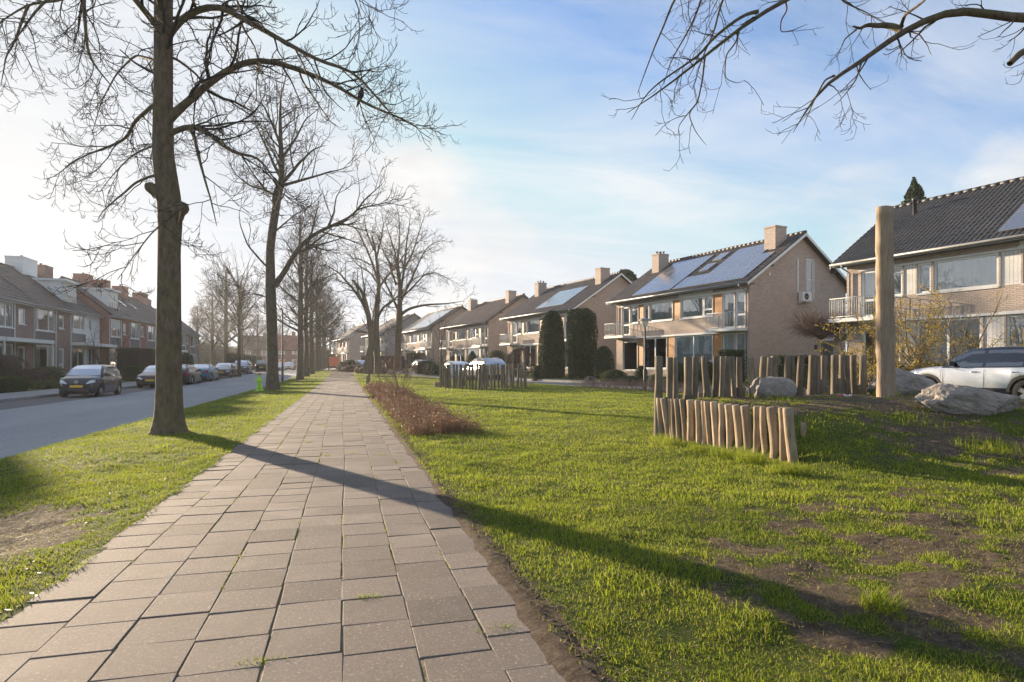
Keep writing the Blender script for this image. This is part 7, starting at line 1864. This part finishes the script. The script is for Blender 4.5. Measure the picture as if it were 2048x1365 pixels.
        q.build('door_seam',M_TRIM,t)
    if plate:
        q=MB(); zp=gc+.29; q.box(-.26,yf+.004,zp,.26,yf+.018,zp+.11,0,.004); q.build('number_plate',M_PLATE,t)
        q=MB(); zp=c['deck']-.34 if kind in('sedan',) else gc+.42; q.box(-.26,-yf-.022,zp,.26,-yf-.010,zp+.11,0,.004); q.build('number_plate',M_PLATE,t)
    if badge:
        q=MB(); zc=c['hood0']-.085; yy=yf+.012; n_=24
        for k in range(n_):
            a0=2*pi*k/n_; a1=2*pi*(k+1)/n_
            q.quad((.085*cos(a0),yy,zc+.085*sin(a0)),(.085*cos(a1),yy,zc+.085*sin(a1)),(.070*cos(a1),yy+.004,zc+.070*sin(a1)),(.070*cos(a0),yy+.004,zc+.070*sin(a0)))
        def bar(x0,z0,x1,z1,w=.010):
            d=Vector((x1-x0,z1-z0)).normalized(); p=Vector((-d.y,d.x))*w
            q.quad((x0-p.x,yy+.004,zc+z0-p.y),(x1-p.x,yy+.004,zc+z1-p.y),(x1+p.x,yy+.004,zc+z1+p.y),(x0+p.x,yy+.004,zc+z0+p.y))
        bar(-.035,.062,0,.008); bar(.035,.062,0,.008); bar(-.062,.03,-.03,-.058); bar(-.03,-.058,0,-.004); bar(0,-.004,.03,-.058); bar(.03,-.058,.062,.03)
        q.build('emblem',M_CHROME,t)
        q=MB(); q.lathe([(.09,yf-.02),(.09,yf+.010),(.001,yf+.011)],24,0,(0,0,zc),'y'); q.build('emblem_disc',M_TRIM,t)
    if kind in ('suv','estate') and roof is None:
        for s in (1,-1): q=MB(); q.tube([(s*hw*.66,Yof(c['rf']+.04),H-.02),(s*hw*.66,Yof(c['rf']+.08),H+.035),(s*hw*.66,Yof(c['rr']-.08),H+.03),(s*hw*.66,Yof(c['rr']-.03),H-.03)],.014,6); q.build('roof_rail',M_TRIM,t)
    return t
P_BLACK=paint('black_paintwork',(.007,.012,.028),.0,.18); P_SILVER=paint('silver_paintwork',(.66,.68,.71),.45,.3); P_TEAL=paint('teal_paintwork',(.03,.17,.29),.4,.3); P_MAROON=paint('maroon_paintwork',(.07,.02,.03),.3,.25); P_PURPLE=paint('dark_violet_paintwork',(.055,.04,.065),.4,.28)
P_GREY=paint('grey_paintwork',(.10,.105,.115),.5,.3); P_WHITE=paint('white_paintwork',(.74,.75,.76),.0,.3); P_RED=paint('red_paintwork',(.5,.03,.03),.1,.3); P_DKBLUE=paint('dark_grey_blue_paintwork',(.03,.035,.045),.4,.28); P_LTGREY=paint('light_grey_paintwork',(.38,.40,.42),.6,.3)
GL='cars parked along the left road'
def left_car(kind, px, X, front, label, colr, **kw):
    # px is the column of the near end of the car on its road side
    d = (-X)*F/((695-px)*cT); a = (d - X*sT)/cT; Ln = CT[kind]['L']; Y = a + Ln/2
    z = float(-.32+rise(Y))+(.004 if X-CT[kind]['W']/2 < -11 else 0)
    return car(kind,(X-CT[kind]['W']/2,Y,z),pi if front else 0.0,label,colr,group=GL,**kw)
left_car('mini',199,-10.95,True,'small black hatchback with chrome round emblem and yellow plate, parked nearest on the left','x' and P_BLACK,badge=True,seed=1)
left_car('hatch',336,-11.05,True,'dark red hatchback half hidden by the big tree trunk',P_MAROON,seed=2)
left_car('estate',384,-11.0,False,'dark violet estate car between the big trunk and the teal sedan',P_PURPLE,seed=3)
left_car('sedan',424,-11.0,False,'teal blue sedan parked with its rear towards us',P_TEAL,seed=4)
left_car('sedan',466.5,-10.9,True,'dark blue-grey sedan facing us, right of the teal sedan',P_DKBLUE,seed=5)
left_car('suv',500.5,-11.0,True,'grey suv with bright bonnet, last of the near row of left cars',P_GREY,seed=6)
left_car('offroad',541,-11.0,False,'dark boxy off-road vehicle beyond the grey suv',P_BLACK,seed=7)
left_car('hatch',571,-11.0,True,'white hatchback seen just left of the lamp post far down the road',P_WHITE,seed=8)
def road_car(kind,px,X,d,front,label,colr,**kw):
    p=PX(px,HOR,d); return car(kind,(p.x,p.y,float(-.32+rise(p.y))),pi if front else 0,label,colr,group='cars far down the left road',**kw)
road_car('suv',579,-9,128,True,'white car driving towards us far down the left road',P_WHITE,seed=9)
road_car('estate',561,-12,136,False,'red-and-white car parked far down the left road',P_RED,seed=10)
road_car('hatch',608,-5,120,False,'light grey car glimpsed between the avenue trunks',P_LTGREY,seed=11)
GR='cars parked along the right street'
# silver suv at the right picture edge, seen from its left side
RW = PX(2052,HOR,17.0); ang=radians(22)
def place_suv():
    phi = radians(23); a = phi-TH    # heading to the left of the path direction
    c=CT['suv']; hw=c['W']/2; yf=c['L']/2; wr=yf-c['fo']-c['wb']
    # local point (-hw, wr) must lie at RW
    ca,sa=cos(a),sin(a); lx,ly=-hw,wr; X=RW.x-(lx*ca-ly*sa); Y=RW.y-(lx*sa+ly*ca)
    return car('suv',(X,Y,float(ground_h(X,Y))+.03 if False else .045),a,'silver suv with dark roof and grey wheel-arch trim behind the boulders',P_SILVER,roof=P_BLACK,clad=True,group=GR,seed=13)
place_suv()
def right_car(kind,px,d,front,label,colr,B=None,da=0.0,**kw):
    p=PX(px,HOR,d); z=float(-.02+rise(p.y)); return car(kind,(p.x,p.y,z),HA+(pi if front else 0)+da,label,colr,group=GR,**kw)
right_car('suv',968,43.5,False,'grey suv with tall red tail lamps behind the farther stake ring',P_LTGREY,clad=True,seed=14)
right_car('hatch',918,50.5,True,'white hatchback behind the left half of the farther stake ring',P_WHITE,seed=15)
right_car('hatch',846,74,True,'dark car with bright screen parked before the far house with balcony',P_GREY,seed=16)
right_car('estate',722,93,True,'dark estate car behind the low brown shrubs near the double trunk',P_DKBLUE,seed=17)
# ================================================================ air
def haze():
    mb = MB(); mb.box(-330,-70,-3,330,420,32)
    m = bpy.data.materials.new('haze_air'); m.use_nodes=True; nt=m.node_tree; nt.nodes.clear()
    out=N(nt,'ShaderNodeOutputMaterial'); v=N(nt,'ShaderNodeVolumePrincipled'); v.inputs['Color'].default_value=(.93,.95,1,1); v.inputs['Density'].default_value=.00045; v.inputs['Anisotropy'].default_value=.35
    L(nt,v.outputs[0],out.inputs['Volume']); o=mb.build('haze',m); tag(o,kind='stuff')
haze()
